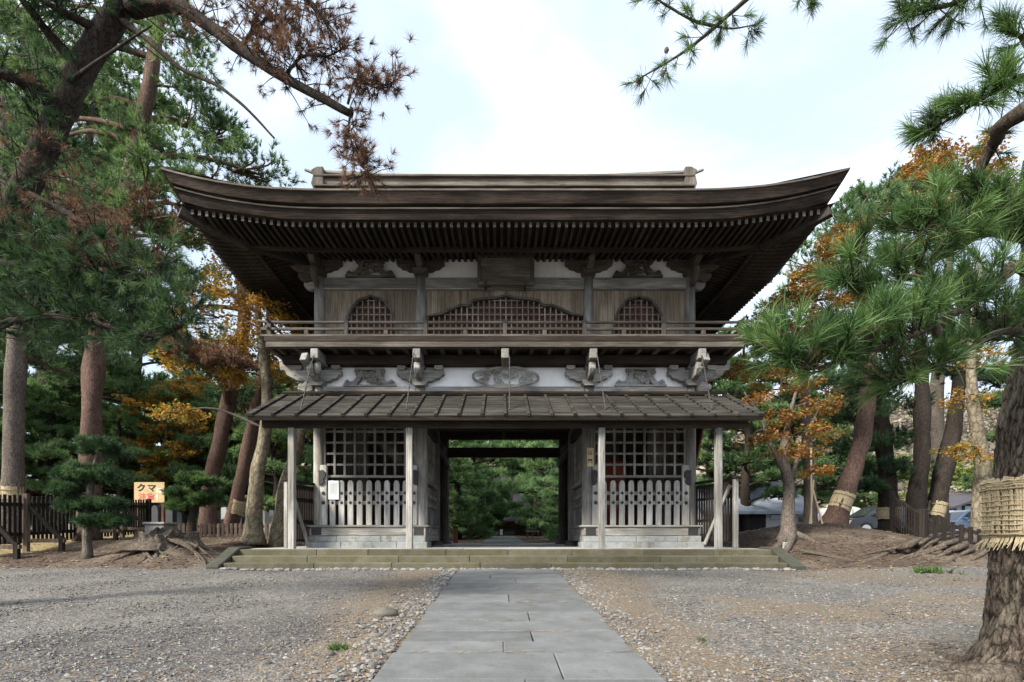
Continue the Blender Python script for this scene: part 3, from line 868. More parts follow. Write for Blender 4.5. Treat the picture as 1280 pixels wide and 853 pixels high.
def frog_leg(xc, zb, w, h, y, mat, seed):
    """carved strut: two sweeping legs with curled feet and a pierced leaf filling"""
    rn = random.Random(seed)
    mb = MB()
    for s in (-1, 1):
        pl = [(0.22, 1.0), (0.52, 1.0), (0.56, 0.88), (0.45, 0.80), (0.48, 0.55), (0.62, 0.30), (0.80, 0.24), (0.84, 0.40), (0.92, 0.30), (0.96, 0.16), (1.0, 0.10), (1.0, 0.0), (0.55, 0.0), (0.36, 0.34), (0.26, 0.70)]
        mb.prism([(xc + s * p[0] * w / 2, zb + p[1] * h) for p in pl], y, y + 0.12)
        curl(mb, (xc + s * 0.80 * w / 2, zb + 0.22 * h), 0.13 * h, 1.3, s, y - 0.01, 0.022)
        curl(mb, (xc + s * 0.48 * w / 2, zb + 0.82 * h), 0.14 * h, 1.3, -s, y - 0.01, 0.022)
    mb.bx(xc - w * 0.28, xc + w * 0.28, y - 0.02, y + 0.14, zb + h * 0.90, zb + h)
    mb.bx(xc - w * 0.5, xc + w * 0.5, y - 0.01, y + 0.12, zb, zb + h * 0.09)
    for k in range(20):
        cx_ = xc + rn.uniform(-0.24, 0.24) * w; cz_ = zb + rn.uniform(0.2, 0.8) * h
        curl(mb, (cx_, cz_), rn.uniform(0.10, 0.18) * h, rn.uniform(0.7, 1.3), rn.choice((-1, 1)), y + 0.03, 0.026)
    mb.build('carved_strut', mat, gate, smooth=False)
zlo = 5.012
frog_leg(xx(463, 13.95), zlo, 66 * 0.021, 0.47, 13.86, W['silver_x'], 1)
frog_leg(xx(800, 13.95), zlo, 64 * 0.021, 0.47, 13.86, W['silver_x'], 2)
# the cloud shaped openwork carving over the passage
mb = MB(); xc = xx(632, 13.95); rn = random.Random(5)
out = []
for k in range(40):
    a = 2 * math.pi * k / 40
    rr = 1 + 0.10 * math.cos(4 * a + 0.4)
    out.append((xc + 0.78 * math.copysign(abs(math.cos(a)) ** 0.7, math.cos(a)) * rr, 5.255 + 0.235 * math.copysign(abs(math.sin(a)) ** 0.7, math.sin(a)) * rr))
pts = [(p[0], 13.88, p[1]) for p in out]
mb.tube(pts + [pts[0]], 0.035, 6)
for k in range(34):
    cx_ = xc + rn.uniform(-0.66, 0.66); cz_ = 5.255 + rn.uniform(-0.17, 0.17)
    curl(mb, (cx_, cz_), rn.uniform(0.06, 0.11), rn.uniform(0.7, 1.4), rn.choice((-1, 1)), 13.89, 0.022)
mb.build('carved_openwork', W['silver_x'], gate)
def arm_outline(xc, zb, hw, h):
    l_ = [(0.16, 0.0), (0.5, 0.05), (0.62, 0.22), (0.80, 0.30), (0.88, 0.52), (1.0, 0.62), (1.0, 1.0)]
    return [(xc - p[0] * hw, zb + p[1] * h) for p in reversed(l_)] + [(xc + p[0] * hw, zb + p[1] * h) for p in l_]
def bracket_set(xc, zb, zt, mat, y=13.88, hw=0.62, corner=0):
    """capital block, curved arm and three bearing blocks, the lowest on top of the column"""
    h = zt - zb
    root_mb = MB()
    root_mb.prism([(xc - 0.13, zb), (xc + 0.13, zb), (xc + 0.19, zb + 0.07), (xc + 0.19, zb + 0.16), (xc - 0.19, zb + 0.16), (xc - 0.19, zb + 0.07)], y - 0.16, y + 0.3)
    root = root_mb.build('bracket', mat, gate, bevel=0.008)
    MB().prism(arm_outline(xc, zb + 0.12, hw, h - 0.24), y - 0.06, y + 0.12).build('bracket_arm', mat, root, bevel=0.01)
    for dx in (-hw * 0.78, 0, hw * 0.78):
        MB().prism([(xc + dx - 0.075, zt - 0.13), (xc + dx + 0.075, zt - 0.13), (xc + dx + 0.11, zt - 0.08), (xc + dx + 0.11, zt - 0.01), (xc + dx - 0.11, zt - 0.01), (xc + dx - 0.11, zt - 0.08)], y - 0.11, y + 0.18).build('bearing_block', mat, root, bevel=0.006)
    # arm that runs towards the viewer, with a rounded nose
    MB().prism([(y - 0.05, zb + 0.1), (y - 0.45, zb + 0.16), (y - 0.62, zb + 0.30), (y - 0.62, zt - 0.10), (y - 0.05, zt - 0.10)], xc - 0.075, xc + 0.075, 'yz').build('bracket_arm', mat, root, bevel=0.015)
    if corner:
        pl = [(xc, zb + 0.10), (xc + corner * 0.55, zb + 0.17), (xc + corner * 0.80, zb + 0.30), (xc + corner * 0.86, zb + 0.42), (xc + corner * 0.98, zb + 0.44), (xc + corner * 1.0, zt + 0.10), (xc, zt + 0.10)]
        MB().prism(pl, y - 0.03, y + 0.2).build('corner_nose', mat, root, bevel=0.012)
        MB().bar((xc - corner * 0.02, y, zb + 0.18), (xc + corner * 0.10, y - 0.74, zb + 0.56), 0.17, 0.24).build('corner_arm', mat, root, bevel=0.012)
        zc = zb - 0.06
        pts = [(0, 0.0), (0.2, -0.06), (0.36, 0.02), (0.40, 0.12), (0.34, 0.20), (0.27, 0.15), (0.22, 0.24), (0.12, 0.27), (0, 0.22)]
        MB().prism([(xc + corner * (0.12 + p[0]), zc + p[1] - 0.05) for p in pts], y - 0.06, y + 0.1).build('beam_nose', mat, root, bevel=0.02)
for i, x in enumerate(CXS):
    bracket_set(x, 5.0, 5.55, W['silver_x'], corner=(-1 if i == 0 else 1 if i == 3 else 0))
    bracket_set(x, 7.90, 8.42, W['brown_x'], corner=(-1 if i == 0 else 1 if i == 3 else 0))
# purlin over the brackets carrying the balcony
MB().bx(GX - 5.75, GX + 5.75, 13.72, 14.0, 5.555, 5.79).build('balcony_purlin', W['dark_x'], gate, bevel=0.015)
for s in (-1, 1):
    MB().bx(GX + s * 5.0 - 0.14, GX + s * 5.0 + 0.14, 13.3, 20.5, 5.56, 5.785).build('balcony_purlin', W['dark_y'], gate, bevel=0.015)

# balcony: floor, joists, edge beams, arms
bal = MB()
x = GX - 5.88
while x < GX + 5.86:
    w = random.uniform(0.22, 0.3)
    bal.bx(x, min(x + w, GX + 5.88) - 0.008, 13.12, 20.7, 5.92, 5.965)
    x += w
balcony = bal.build('balcony', W['brown_y'], gate)
for y0, y1, a, b_ in ((13.08, 13.2, -5.93, 5.93), (20.6, 20.72, -5.93, 5.93)):
    MB().bx(GX + a, GX + b_, y0, y1, 5.905, 6.035).build('floor_edge', W['dark_x'], balcony, bevel=0.01)
    MB().bx(GX + a + 0.03, GX + b_ - 0.03, y0 + 0.01, y1 + 0.05, 5.766, 5.90).build('edge_beam', W['brown_x'], balcony, bevel=0.008)
for s in (-1, 1):
    a = GX + s * 5.87
    MB().bx(a - 0.06, a + 0.06, 13.2, 20.6, 5.906, 6.033).build('floor_edge', W['dark_y'], balcony, bevel=0.01)
    MB().bx(a - 0.055, a + 0.055, 13.2, 20.6, 5.768, 5.90).build('edge_beam', W['brown_y'], balcony, bevel=0.008)
for k in range(26):
    x = GX - 5.7 + 11.4 * k / 25
    MB().bx(x - 0.05, x + 0.05, 13.28, 14.0, 5.80, 5.918).build('joist', W['brown_y'], balcony)
for px in (395, 521.5, 631.5, 741, 876):
    x = xx(px, 13.25)
    MB().bx(x - 0.095, x + 0.095, 13.12, 13.95, 5.50, 5.755).build('projecting_arm', W['silver_y'], gate, bevel=0.015)
    if px != 631.5:
        MB().tube([(x, 13.42, 5.18), (x, 13.36, 5.3), (x, 13.36, 5.40), (x, 13.42, 5.495)], [0.05, 0.085, 0.09, 0.075], 10).build('arm_pendant', W['silver_z'], gate, smooth=True)
# railing
rl = MB()
rl.tube([(GX - 6.12, 13.17, 6.44), (GX - 5.9, 13.17, 6.41), (GX - 5.4, 13.17, 6.40), (GX + 5.4, 13.17, 6.40), (GX + 5.9, 13.17, 6.41), (GX + 6.12, 13.17, 6.44)], 0.036, 8)
railing = rl.build('railing', W['brown_x'], gate)
MB().bx(GX - 6.05, GX + 6.05, 13.14, 13.2, 6.205, 6.265).build('rail', W['brown_x'], railing, bevel=0.006)
MB().bx(GX - 6.05, GX + 6.05, 13.12, 13.22, 6.04, 6.095).build('rail', W['brown_x'], railing, bevel=0.006)
MB().bx(GX - 6.02, GX + 6.02, 20.58, 20.66, 6.205, 6.265).build('rail', W['brown_x'], railing, bevel=0.006)
MB().tube([(GX - 6.0, 20.62, 6.40), (GX + 6.0, 20.62, 6.40)], 0.036, 8).build('rail', W['brown_x'], railing)
for s in (-1, 1):
    x = GX + s * 5.84
    MB().tube([(x, 12.95, 6.43), (x, 13.3, 6.40), (x, 20.7, 6.40)], 0.034, 8).build('rail', W['brown_y'], railing)
    MB().bx(x - 0.03, x + 0.03, 13.0, 20.7, 6.206, 6.266).build('rail', W['brown_y'], railing, bevel=0.006)
    for k in range(8):
        y = 14.1 + k * 0.92
        MB().bx(x - 0.04, x + 0.04, y - 0.04, y + 0.04, 6.03, 6.36).build('rail_post', W['brown_z'], railing, bevel=0.005)
for k in range(-6, 7):
    x = GX + 0.983 * k
    tall = k % 2 == 0
    if abs(k) == 6: x = GX + math.copysign(5.84, k); tall = True
    MB().bx(x - 0.05, x + 0.05, 13.125, 13.215, 6.095, 6.20 if not tall else 6.37).build('rail_post', W['brown_z'], railing, bevel=0.006)
    if tall:
        MB().bx(x - 0.055, x + 0.055, 13.12, 13.22, 6.365, 6.45).build('rail_post_cap', M['iron'], railing, bevel=0.008)

# upper storey
for y in (14.0, 19.8):
    for x in CXS:
        mb = MB()
        mb.tube([(x, y, 5.95), (x, y, 7.0), (x, y, 7.92)], [0.135, 0.135, 0.125], 18)
        mb.build('column', W['silver_z'], gate, smooth=True)
def wall_with_opening(x0, x1, z0, z1, half, cx_, name='wall_boarding'):
    """vertical boards with an arched notch; half: outline from the middle to the foot [(dx, z)]"""
    mb = MB()
    hx = [h[0] for h in half]; hz = [h[1] for h in half]
    w_max = hx[-1]
    def zb(x):
        d = abs(x - cx_)
        return z0 if d >= w_max else float(np.interp(d, hx, hz))
    edges = [x0]
    while edges[-1] < x1 - 0.12: edges.append(edges[-1] + random.uniform(0.16, 0.22))
    edges[-1] = x1
    for i in range(len(edges) - 1):
        a, b_ = edges[i] + 0.003, edges[i + 1] - 0.003
        ks = sorted(set([a, b_] + list(np.linspace(a, b_, 9)) + [q for q in (cx_ - w_max - 0.001, cx_ + w_max + 0.001, cx_) if a < q < b_]))
        poly = [(q, zb(q)) for q in ks] + [(b_, z1), (a, z1)]
        yj_ = random.uniform(-0.006, 0.006)
        mb.prism(poly, 14.0 + yj_, 14.05 + yj_)
    mb.build(name, W['board_z'], gate)
def window(cx_, half, z0):
    fr = MB()
    pts = [(cx_ - h[0], h[1]) for h in reversed(half)] + [(cx_ + h[0], h[1]) for h in half[1:]]
    n_ = len(pts); v = []; f = []
    for i, p in enumerate(pts):
        a = Vector(pts[max(i - 1, 0)]); b_ = Vector(pts[min(i + 1, n_ - 1)])
        t = (b_ - a).normalized(); nr = Vector((-t.y, t.x))
        if nr.dot(Vector((p[0] - cx_, p[1] - z0))) < 0: nr = -nr
        q = Vector(p) + nr * 0.062
        v += [(p[0], 13.955, p[1]), (q.x, 13.955, q.y), (q.x, 14.0, q.y), (p[0], 14.06, p[1])]
    for i in range(n_ - 1):
        for k in range(4):
            f.append((i * 4 + k, i * 4 + (k + 1) % 4, i * 4 + 4 + (k + 1) % 4, i * 4 + 4 + k))
    fr.add(v, f)
    root = fr.build('window', W['brown_x'], gate)
    hx = [h[0] for h in half]; hz = [h[1] for h in half]
    lat = MB()
    wd = hx[-1]
    nb_ = max(8, int(2 * wd / 0.145))
    for k in range(1, nb_):
        x = cx_ - wd + 2 * wd * k / nb_
        lat.bx(x - 0.017, x + 0.017, 14.03, 14.055, z0, float(np.interp(abs(x - cx_), hx, hz)) + 0.02)
    z = z0 + 0.07
    while z < hz[0] - 0.05:
        ok = [q for q in np.linspace(0, wd, 60) if np.interp(q, hx, hz) > z]
        if ok: lat.bx(cx_ - ok[-1] - 0.02, cx_ + ok[-1] + 0.02, 14.056, 14.08, z - 0.015, z + 0.015)
        z += 0.185
    lat.build('lattice', W['silver_z'], root)
    MB().bx(cx_ - wd - 0.05, cx_ + wd + 0.05, 14.19, 14.22, z0, hz[0] + 0.05).build('shutter', W['shutter_x'], root)
Zb, Zt = 5.97, 7.57
def outline(pl, Y=14.0):
    return [(p[0] * Y / F, zz(p[1], Y)) for p in pl]
bell = outline([(0, 371.5), (3, 374), (11, 375.5), (16, 378), (18, 382), (23, 387), (27, 396), (29, 408), (32, 424)])
ogee = outline([(0, 371), (10, 374), (28, 375.5), (40, 377.5), (44, 382), (47, 384), (57, 383.5), (68, 388), (80, 394), (96.5, 396.5), (97.5, 424)])
for i, (cx_, half) in enumerate(((xx(463.5, 14), bell), (xx(632.5, 14), ogee), (xx(798.5, 14), bell))):
    wall_with_opening(CXS[i] + 0.1, CXS[i + 1] - 0.1, Zb, Zt, half, cx_)
    window(cx_, half, Zb)
for i in range(3):
    a, b_ = CXS[i] + 0.11, CXS[i + 1] - 0.11
    MB().bx(a, b_, 13.92, 14.06, 7.572, 7.615).build('wall_rail', W['silver_x'], gate, bevel=0.006)
    MB().bx(a, b_, 13.93, 14.1, 7.62, 7.885).build('tie_beam', W['silver_x'], gate, bevel=0.012)
    MB().bx(a, b_, 14.03, 14.08, 7.885, 8.42).build('plaster_panel', M['plaster'], gate)
frog_leg(xx(463, 13.95), 7.887, 62 * 0.021, 0.46, 13.9, W['brown_x'], 7)
frog_leg(xx(797, 13.95), 7.887, 62 * 0.021, 0.46, 13.9, W['brown_x'], 8)
MB().bx(GX - 5.6, GX + 5.6, 13.70, 14.02, 8.40, 8.62).build('eave_purlin', W['dark_x'], gate, bevel=0.015)
MB().bx(GX - 5.6, GX + 5.6, 19.8, 20.1, 8.40, 8.62).build('eave_purlin', W['dark_x'], gate, bevel=0.015)
for s in (-1, 1):
    x = GX + s * 4.88
    MB().bx(x - 0.15, x + 0.15, 13.3, 20.5, 8.40, 8.618).build('eave_purlin', W['dark_y'], gate, bevel=0.015)
    mb = MB(); y = 14.1
    while y < 19.7:
        w = random.uniform(0.17, 0.23); mb.bx(x - 0.03, x + 0.03, y, min(y + w, 19.72) - 0.006, 5.95, 7.6); y += w
    mb.build('wall_boarding', W['brown_z'], gate)
    MB().bx(x - 0.09, x + 0.09, 14.1, 19.7, 7.61, 7.885).build('tie_beam', W['brown_y'], gate)
    MB().bx(x - 0.03, x + 0.03, 14.1, 19.7, 7.886, 8.42).build('plaster_panel', M['plaster'], gate)
    # carved elephant-like beam end outside the corner column
    pl = [(0, 0), (0.12, -0.04), (0.24, 0.0), (0.30, 0.10), (0.26, 0.2), (0.3, 0.27), (0.22, 0.33), (0.1, 0.30), (0, 0.28)]
    MB().prism([(x + s * (0.1 + p[0]), 7.60 + p[1]) for p in pl], 13.92, 14.08).build('beam_nose', W['silver_x'], gate, bevel=0.02)
    MB().tube([(x, 13.8, 7.62), (x - s * 0.0, 13.62, 7.75), (x, 13.55, 7.92), (x, 13.6, 8.1)], [0.06, 0.09, 0.10, 0.07], 10).build('beam_nose', W['brown_z'], gate, smooth=True)
mb = MB(); x = GX - 4.8
while x < GX + 4.8:
    w = random.uniform(0.17, 0.23); mb.bx(x, min(x + w, GX + 4.8) - 0.006, 19.77, 19.82, 5.95, 8.42); x += w
mb.build('wall_boarding', W['brown_z'], gate)
# right hand slanting side board under the balcony
mb = MB()
xo = CXS[3]
for k in range(14):
    y0 = 14.35 + k * 0.38
    q = [(xo + 0.17, 2.5), (xo + 0.21, 2.5), (xo + 0.82, 5.54), (xo + 0.78, 5.54)]
    mb.prism([(p[0], p[1]) for p in q], y0, y0 + 0.37)
mb.build('slanting_side_board', W['rust_z'], gate)
# ---------------------------------------------------------------- main roof
HW, Y0R, Y1R = 7.43, 11.44, 22.36
YM = (Y0R + Y1R) / 2
DEP = (Y1R - Y0R) / 2
ZE = 8.588
def up(t): return 0.46 * max(0.0, (abs(t) - 0.52) / 0.48) ** 2.3
def prof(d):
    q = d / DEP
    return 3.58 * (0.66 * q + 0.34 * q * q)
def roof_z(x, y):
    ax = abs(x - GX); df = DEP - abs(y - YM); ds = HW - ax
    z = prof(df)
    if ax > 5.62: z = min(z, prof(ds))
    d = min(df, ds)
    u = up(ax / HW) if df <= ds else up(abs(y - YM) / DEP)
    u2 = max(up(ax / HW) * max(0, 1 - df / 2.2), up(abs(y - YM) / DEP) * max(0, 1 - ds / 2.2))
    return ZE + z + u2
gx_ = sorted(set(list(np.linspace(-HW, HW, 76)) + [-5.62, -5.621, 5.62, 5.621]))
gy_ = list(np.linspace(Y0R, Y1R, 57))
v = [(GX + x, y, roof_z(GX + x, y)) for y in gy_ for x in gx_]
k = len(gx_)
f = [(j * k + i, j * k + i + 1, (j + 1) * k + i + 1, (j + 1) * k + i) for j in range(len(gy_) - 1) for i in range(k - 1)]
mroof = wood('shingle_roof', (0.06, 0.05, 0.043), (0.17, 0.15, 0.13), 'y', fine=30)
roof = MB().add(v, f).build('main_roof', mroof, gate)
def loop(off, dz, n=48):
    """closed line round the eaves, set in by off and down by dz, swept up at the corners"""
    out = []
    hx, hy = HW - off, DEP - off
    for s in range(4):
        for i in range(n):
            t = -1 + 2 * i / n
            if s == 0: p = (GX + hx * t, YM - hy)
            elif s == 1: p = (GX + hx, YM + hy * t)
            elif s == 2: p = (GX - hx * t, YM + hy)
            else: p = (GX - hx, YM - hy * t)
            out.append((p[0], p[1], ZE + dz + up(t)))
    return out
def sweep(profile, name, mat, parent, grain=None):
    mb = MB(); rows_ = [loop(o_, d_) for o_, d_ in profile]
    n_ = len(rows_[0])
    vv = [p for r_ in rows_ for p in r_]
    ff = [(a * n_ + i, a * n_ + (i + 1) % n_, (a + 1) * n_ + (i + 1) % n_, (a + 1) * n_ + i) for a in range(len(rows_) - 1) for i in range(n_)]
    return mb.add(vv, ff).build(name, mat, parent)
meave = W['eave_x']
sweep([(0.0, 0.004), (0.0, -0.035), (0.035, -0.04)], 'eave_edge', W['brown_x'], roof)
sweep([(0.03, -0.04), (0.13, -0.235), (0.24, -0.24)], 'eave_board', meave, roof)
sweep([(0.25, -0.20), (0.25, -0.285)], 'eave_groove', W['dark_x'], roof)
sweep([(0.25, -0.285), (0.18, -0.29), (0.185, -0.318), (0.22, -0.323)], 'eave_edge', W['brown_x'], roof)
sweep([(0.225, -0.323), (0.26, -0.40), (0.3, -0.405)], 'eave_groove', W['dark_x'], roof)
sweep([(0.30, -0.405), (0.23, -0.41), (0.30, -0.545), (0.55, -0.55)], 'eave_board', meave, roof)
def sof(d):                      # underside of the boards above the rafters
    return ZE - 0.55 + (0.05 * (d - 0.15) if d < 1.25 else 0.055 + 0.26 * (d - 1.25))
def soffit_pt(x, y):
    df, ds = y - Y0R, HW - abs(x - GX)
    df = min(df, Y1R - y)
    d = min(df, ds)
    u = max(up((x - GX) / HW) * max(0, 1 - df / 2.7), up((y - YM) / DEP) * max(0, 1 - ds / 2.7))
    return ZE * 0 + sof(d) + u
sy = [Y0R + 0.2 + 2.7 * i / 14 for i in range(15)]
sy = sy + [Y1R - (q - Y0R) for q in reversed(sy)]
sxs = [-HW + 0.2 + 2.7 * i / 14 for i in range(15)]
sxs = sxs + [-3, -1.5, 0, 1.5, 3] + [-q for q in reversed(sxs)]
v = [(GX + x, y, soffit_pt(GX + x, y)) for y in sy for x in sxs]
k = len(sxs)
f = []
for j in range(len(sy) - 1):
    for i in range(k - 1):
        cxm, cym = (sxs[i] + sxs[i + 1]) / 2, (sy[j] + sy[j + 1]) / 2
        if abs(cxm) < HW - 2.9 and abs(cym - YM) < DEP - 2.9: continue
        f.append((j * k + i, (j + 1) * k + i, (j + 1) * k + i + 1, j * k + i + 1))
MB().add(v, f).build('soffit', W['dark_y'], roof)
def rafter(mb, x, y, dx, dy, d0, d1, w, h):
    """one rafter following the soffit from distance d0 to d1 inside the eave"""
    ns = 5
    prev = None
    vv = []; ff = []
    for i in range(ns):
        d = d0 + (d1 - d0) * i / (ns - 1)
        px_, py_ = x + dx * d, y + dy * d
        zt_ = soffit_pt(px_, py_) - 0.004
        sx_, sy_ = -dy * w / 2, dx * w / 2
        vv += [(px_ - sx_, py_ - sy_, zt_ - h), (px_ + sx_, py_ + sy_, zt_ - h), (px_ + sx_, py_ + sy_, zt_), (px_ - sx_, py_ - sy_, zt_)]
    for i in range(ns - 1):
        ff += [(i * 4 + q, i * 4 + (q + 1) % 4, i * 4 + 4 + (q + 1) % 4, i * 4 + 4 + q) for q in range(4)]
    ff += [(3, 2, 1, 0), (ns * 4 - 4, ns * 4 - 3, ns * 4 - 2, ns * 4 - 1)]
    mb.add(vv, ff)
def pale_ends(o):          # the sawn ends at the eave take a paler wood
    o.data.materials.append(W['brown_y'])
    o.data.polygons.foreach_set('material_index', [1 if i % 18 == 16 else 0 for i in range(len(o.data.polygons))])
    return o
NR = 90
rest = MB()
rx = np.linspace(-HW + 0.35, HW - 0.35, NR)
for i, x in enumerate(rx):
    dmax = min(1.42, HW - abs(x) - 0.05)
    if dmax > 0.35:
        mb = MB(); rafter(mb, GX + x, Y0R, 0, 1, 0.30, dmax, 0.064, 0.11)
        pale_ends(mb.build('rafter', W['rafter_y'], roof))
    dm = min(2.75, HW - abs(x) - 0.05)
    if dm > 1.4: rafter(rest, GX + x, Y0R, 0, 1, 1.28, dm, 0.07, 0.095)
    rafter(rest, GX + x, Y1R, 0, -1, 0.22, min(2.75, max(0.4, HW - abs(x))), 0.065, 0.09)
for y in np.linspace(Y0R + 0.35, Y1R - 0.35, 66):
    dmax = min(y - Y0R, Y1R - y)
    for s in (-1, 1):
        if dmax > 0.35: rafter(rest, GX + s * HW, y, -s, 0, 0.30, min(1.42, dmax - 0.05), 0.07, 0.13)
        if dmax > 1.45: rafter(rest, GX + s * HW, y, -s, 0, 1.28, min(2.75, dmax - 0.05), 0.07, 0.095)
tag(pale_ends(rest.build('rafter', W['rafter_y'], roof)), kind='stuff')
# batten between the two tiers of rafters
mb = MB()
for (xa, ya, xb, yb_) in ((-HW + 1.35, Y0R + 1.35, HW - 1.35, Y0R + 1.35), (-HW + 1.35, Y0R + 1.35, -HW + 1.35, Y1R - 1.35), (HW - 1.35, Y0R + 1.35, HW - 1.35, Y1R - 1.35), (-HW + 1.35, Y1R - 1.35, HW - 1.35, Y1R - 1.35)):
    pts = [(GX + xa + (xb - xa) * t, ya + (yb_ - ya) * t) for t in np.linspace(0, 1, 24)]
    for i in range(23):
        a, b_ = pts[i], pts[i + 1]
        mb.bar((a[0], a[1], soffit_pt(*a) - 0.12), (b_[0], b_[1], soffit_pt(*b_) - 0.12), 0.09, 0.1)
mb.build('rafter_batten', W['dark_x'], roof)
for sx_ in (-1, 1):
    for sy_ in (-1, 1):
        pts = []
        for d in (0.16, 0.3, 0.6, 1.2, 2.0, 2.7):
            x = GX + sx_ * (HW - d - 0.1); y = YM + sy_ * (DEP - d - 0.1)
            pts.append((x, y, soffit_pt(GX + sx_ * (HW - max(d, 0.1) - 0.1), YM + sy_ * (DEP - max(d, 0.1) - 0.1)) - 0.13))
        mb = MB()
        for i in range(len(pts) - 1): mb.bar(pts[i], pts[i + 1], 0.16, 0.2)
        mb.build('hip_rafter', W['rafter_y'], roof)
# gable ends of the upper roof
for s in (-1, 1):
    xg = GX + s * 5.45
    pl = [(YM - 3.4, ZE + prof(DEP - 3.4) - 0.05), (YM, ZE + prof(DEP) - 0.12), (YM + 3.4, ZE + prof(DEP - 3.4) - 0.05)]
    MB().prism(pl, xg - 0.04, xg + 0.04, 'yz').build('gable_boarding', W['brown_z'], roof)
    mb = MB()
    pts = [(GX + s * 5.66, YM + q, ZE + prof(DEP - abs(q)) - 0.12) for q in np.linspace(-3.6, 3.6, 25)]
    for i in range(24): mb.bar(pts[i], pts[i + 1], 0.07, 0.26)
    mb.build('bargeboard', W['eave_y'], roof)
# ridge
ZR0 = ZE + prof(DEP) - 0.25
rdg = MB().bx(GX - 5.9, GX + 5.9, YM - 0.26, YM + 0.26, ZR0, ZR0 + 0.40).build('ridge', W['brown_x'], gate, bevel=0.01)
MB().bx(GX - 5.95, GX + 5.95, YM - 0.36, YM + 0.36, ZR0 + 0.403, ZR0 + 0.47).build('ridge_cap', W['brown_x'], rdg, bevel=0.01)
MB().bx(GX - 5.92, GX + 5.92, YM - 0.42, YM + 0.42, ZR0 + 0.055, ZR0 + 0.11).build('ridge_cap', W['brown_x'], rdg, bevel=0.01)
for s in (-1, 1):
    a = GX + s * 5.75
    MB().prism([(GX + s * 2.95, ZR0 + 0.472), (a, ZR0 + 0.62), (a, ZR0 + 0.70), (GX + s * 2.95, ZR0 + 0.575)], YM - 0.2, YM + 0.2).build('ridge_end_rail', W['silver_x'], rdg, bevel=0.01)
    MB().prism([(a - s * 0.12, ZR0 + 0.05), (a + s * 0.2, ZR0 + 0.0), (a + s * 0.28, ZR0 + 0.2), (a + s * 0.22, ZR0 + 0.45), (a + s * 0.28, ZR0 + 0.62), (a + s * 0.1, ZR0 + 0.72), (a - s * 0.10, ZR0 + 0.72)], YM - 0.34, YM + 0.34).build('ridge_end_board', W['brown_z'], rdg, bevel=0.02)
    MB().tube([(a, YM, ZR0 + 0.70), (a + s * 0.32, YM, ZR0 + 0.74), (a + s * 0.58, YM, ZR0 + 0.84)], [0.055, 0.05, 0.045], 10).build('ridge_horn', W['silver_x'], rdg)
    MB().bx(min(a - s * 0.2, a + s * 0.5), max(a - s * 0.2, a + s * 0.5), YM - 0.3, YM + 0.3, ZR0 - 0.04, ZR0 + 0.045).build('ridge_foot', W['moss_x'], rdg, bevel=0.02)

# ---------------------------------------------------------------- canopy over the front
cf, cb = (11.9, 3.78), (13.8, 4.72)          # (Y, Z) of the eave and of the top edge
CHW = 5.78
ux, uz = cb[0] - cf[0], cb[1] - cf[1]
LC = math.hypot(ux, uz)
canopy = MB()
NC = 8
def cpt(t, off): return (cf[0] + ux * t - uz / LC * off, cf[1] + uz * t + ux / LC * off)
for i in range(NC):
    t0, t1 = i / NC, (i + 1) / NC + 0.03
    seg = [-CHW]
    while seg[-1] < CHW - 1.2: seg.append(seg[-1] + random.uniform(3.0, 5.0))
    seg[-1] = CHW
    for q in range(len(seg) - 1):
        a = [cpt(t0, 0.031), cpt(t1, 0.024), cpt(t1, 0.0), cpt(t0, 0.006)]
        j = random.uniform(-0.003, 0.003)
        canopy.prism([(p[0], p[1] + j) for p in a], GX + seg[q] + 0.003, GX + seg[q + 1] - 0.003, 'yz')
can = canopy.build('canopy_roof', W['moss_x'], gate)
for k in range(23):
    x = GX - CHW + 0.05 + (2 * CHW - 0.1) * k / 22
    mb = MB()
    for i in range(NC):
        t0, t1 = i / NC - 0.005, (i + 1) / NC + 0.03
        a = [cpt(t0, 0.02), cpt(t0, 0.078), cpt(t1, 0.066), cpt(t1, 0.015)]
        w = 0.032 if 0 < k < 22 else 0.07
        mb.prism(a, x - w, x + w, 'yz')
    mb.build('batten', W['moss_x'], can)
MB().prism([cpt(0.0, 0.0), cpt(0.03, 0.0), cpt(0.03, -0.10), cpt(0.0, -0.08)], GX - CHW, GX + CHW, 'yz').build('canopy_fascia', W['dark_x'], can)
MB().prism([cpt(0.985, 0.06), cpt(1.04, 0.06), cpt(1.04, 0.13), cpt(0.985, 0.12)], GX - CHW + 0.03, GX + CHW - 0.03, 'yz').build('canopy_top_board', W['dark_x'], can)
mb = MB()
for k in range(20):
    x = GX - CHW + 0.3 + (2 * CHW - 0.6) * k / 19
    a, b_ = cpt(0.04, -0.05), cpt(1.0, -0.05)
    mb.bar((x, a[0], a[1]), (x, b_[0], b_[1]), 0.07, 0.09)
mb.build('canopy_rafter', W['dark_y'], can)
MB().bx(GX - 5.6, GX + 5.6, 12.2, 12.34, 3.60, 3.78).build('canopy_beam', W['dark_x'], can, bevel=0.01)
for px in (365, 512, 752, 898):
    x = xx(px, 12.27)
    post = MB().bx(x - 0.072, x + 0.072, 12.2, 12.345, 0.80, 3.60).build('canopy_post', W['silver_z'], gate, bevel=0.012)
for (xt, yt, xb_, yb_) in ((392, 445, 376, 511), (517, 441, 508, 512), (637, 446, 637, 513), (746, 441, 757, 512), (877, 444, 890, 512)):
    a = P(xt, yt, 13.1); b_ = P(xb_, yb_, 12.35); b_.z = cpt((12.35 - cf[0]) / ux, 0.05)[1]
    mb = MB(); mb.tube([a, b_], 0.013, 6)
    d = b_ - a
    for q in range(1, 8): mb.tube([a + d * (q / 8 - 0.012), a + d * (q / 8 + 0.012)], 0.022, 6)
    mb.build('tie_rod', M['iron'], can)

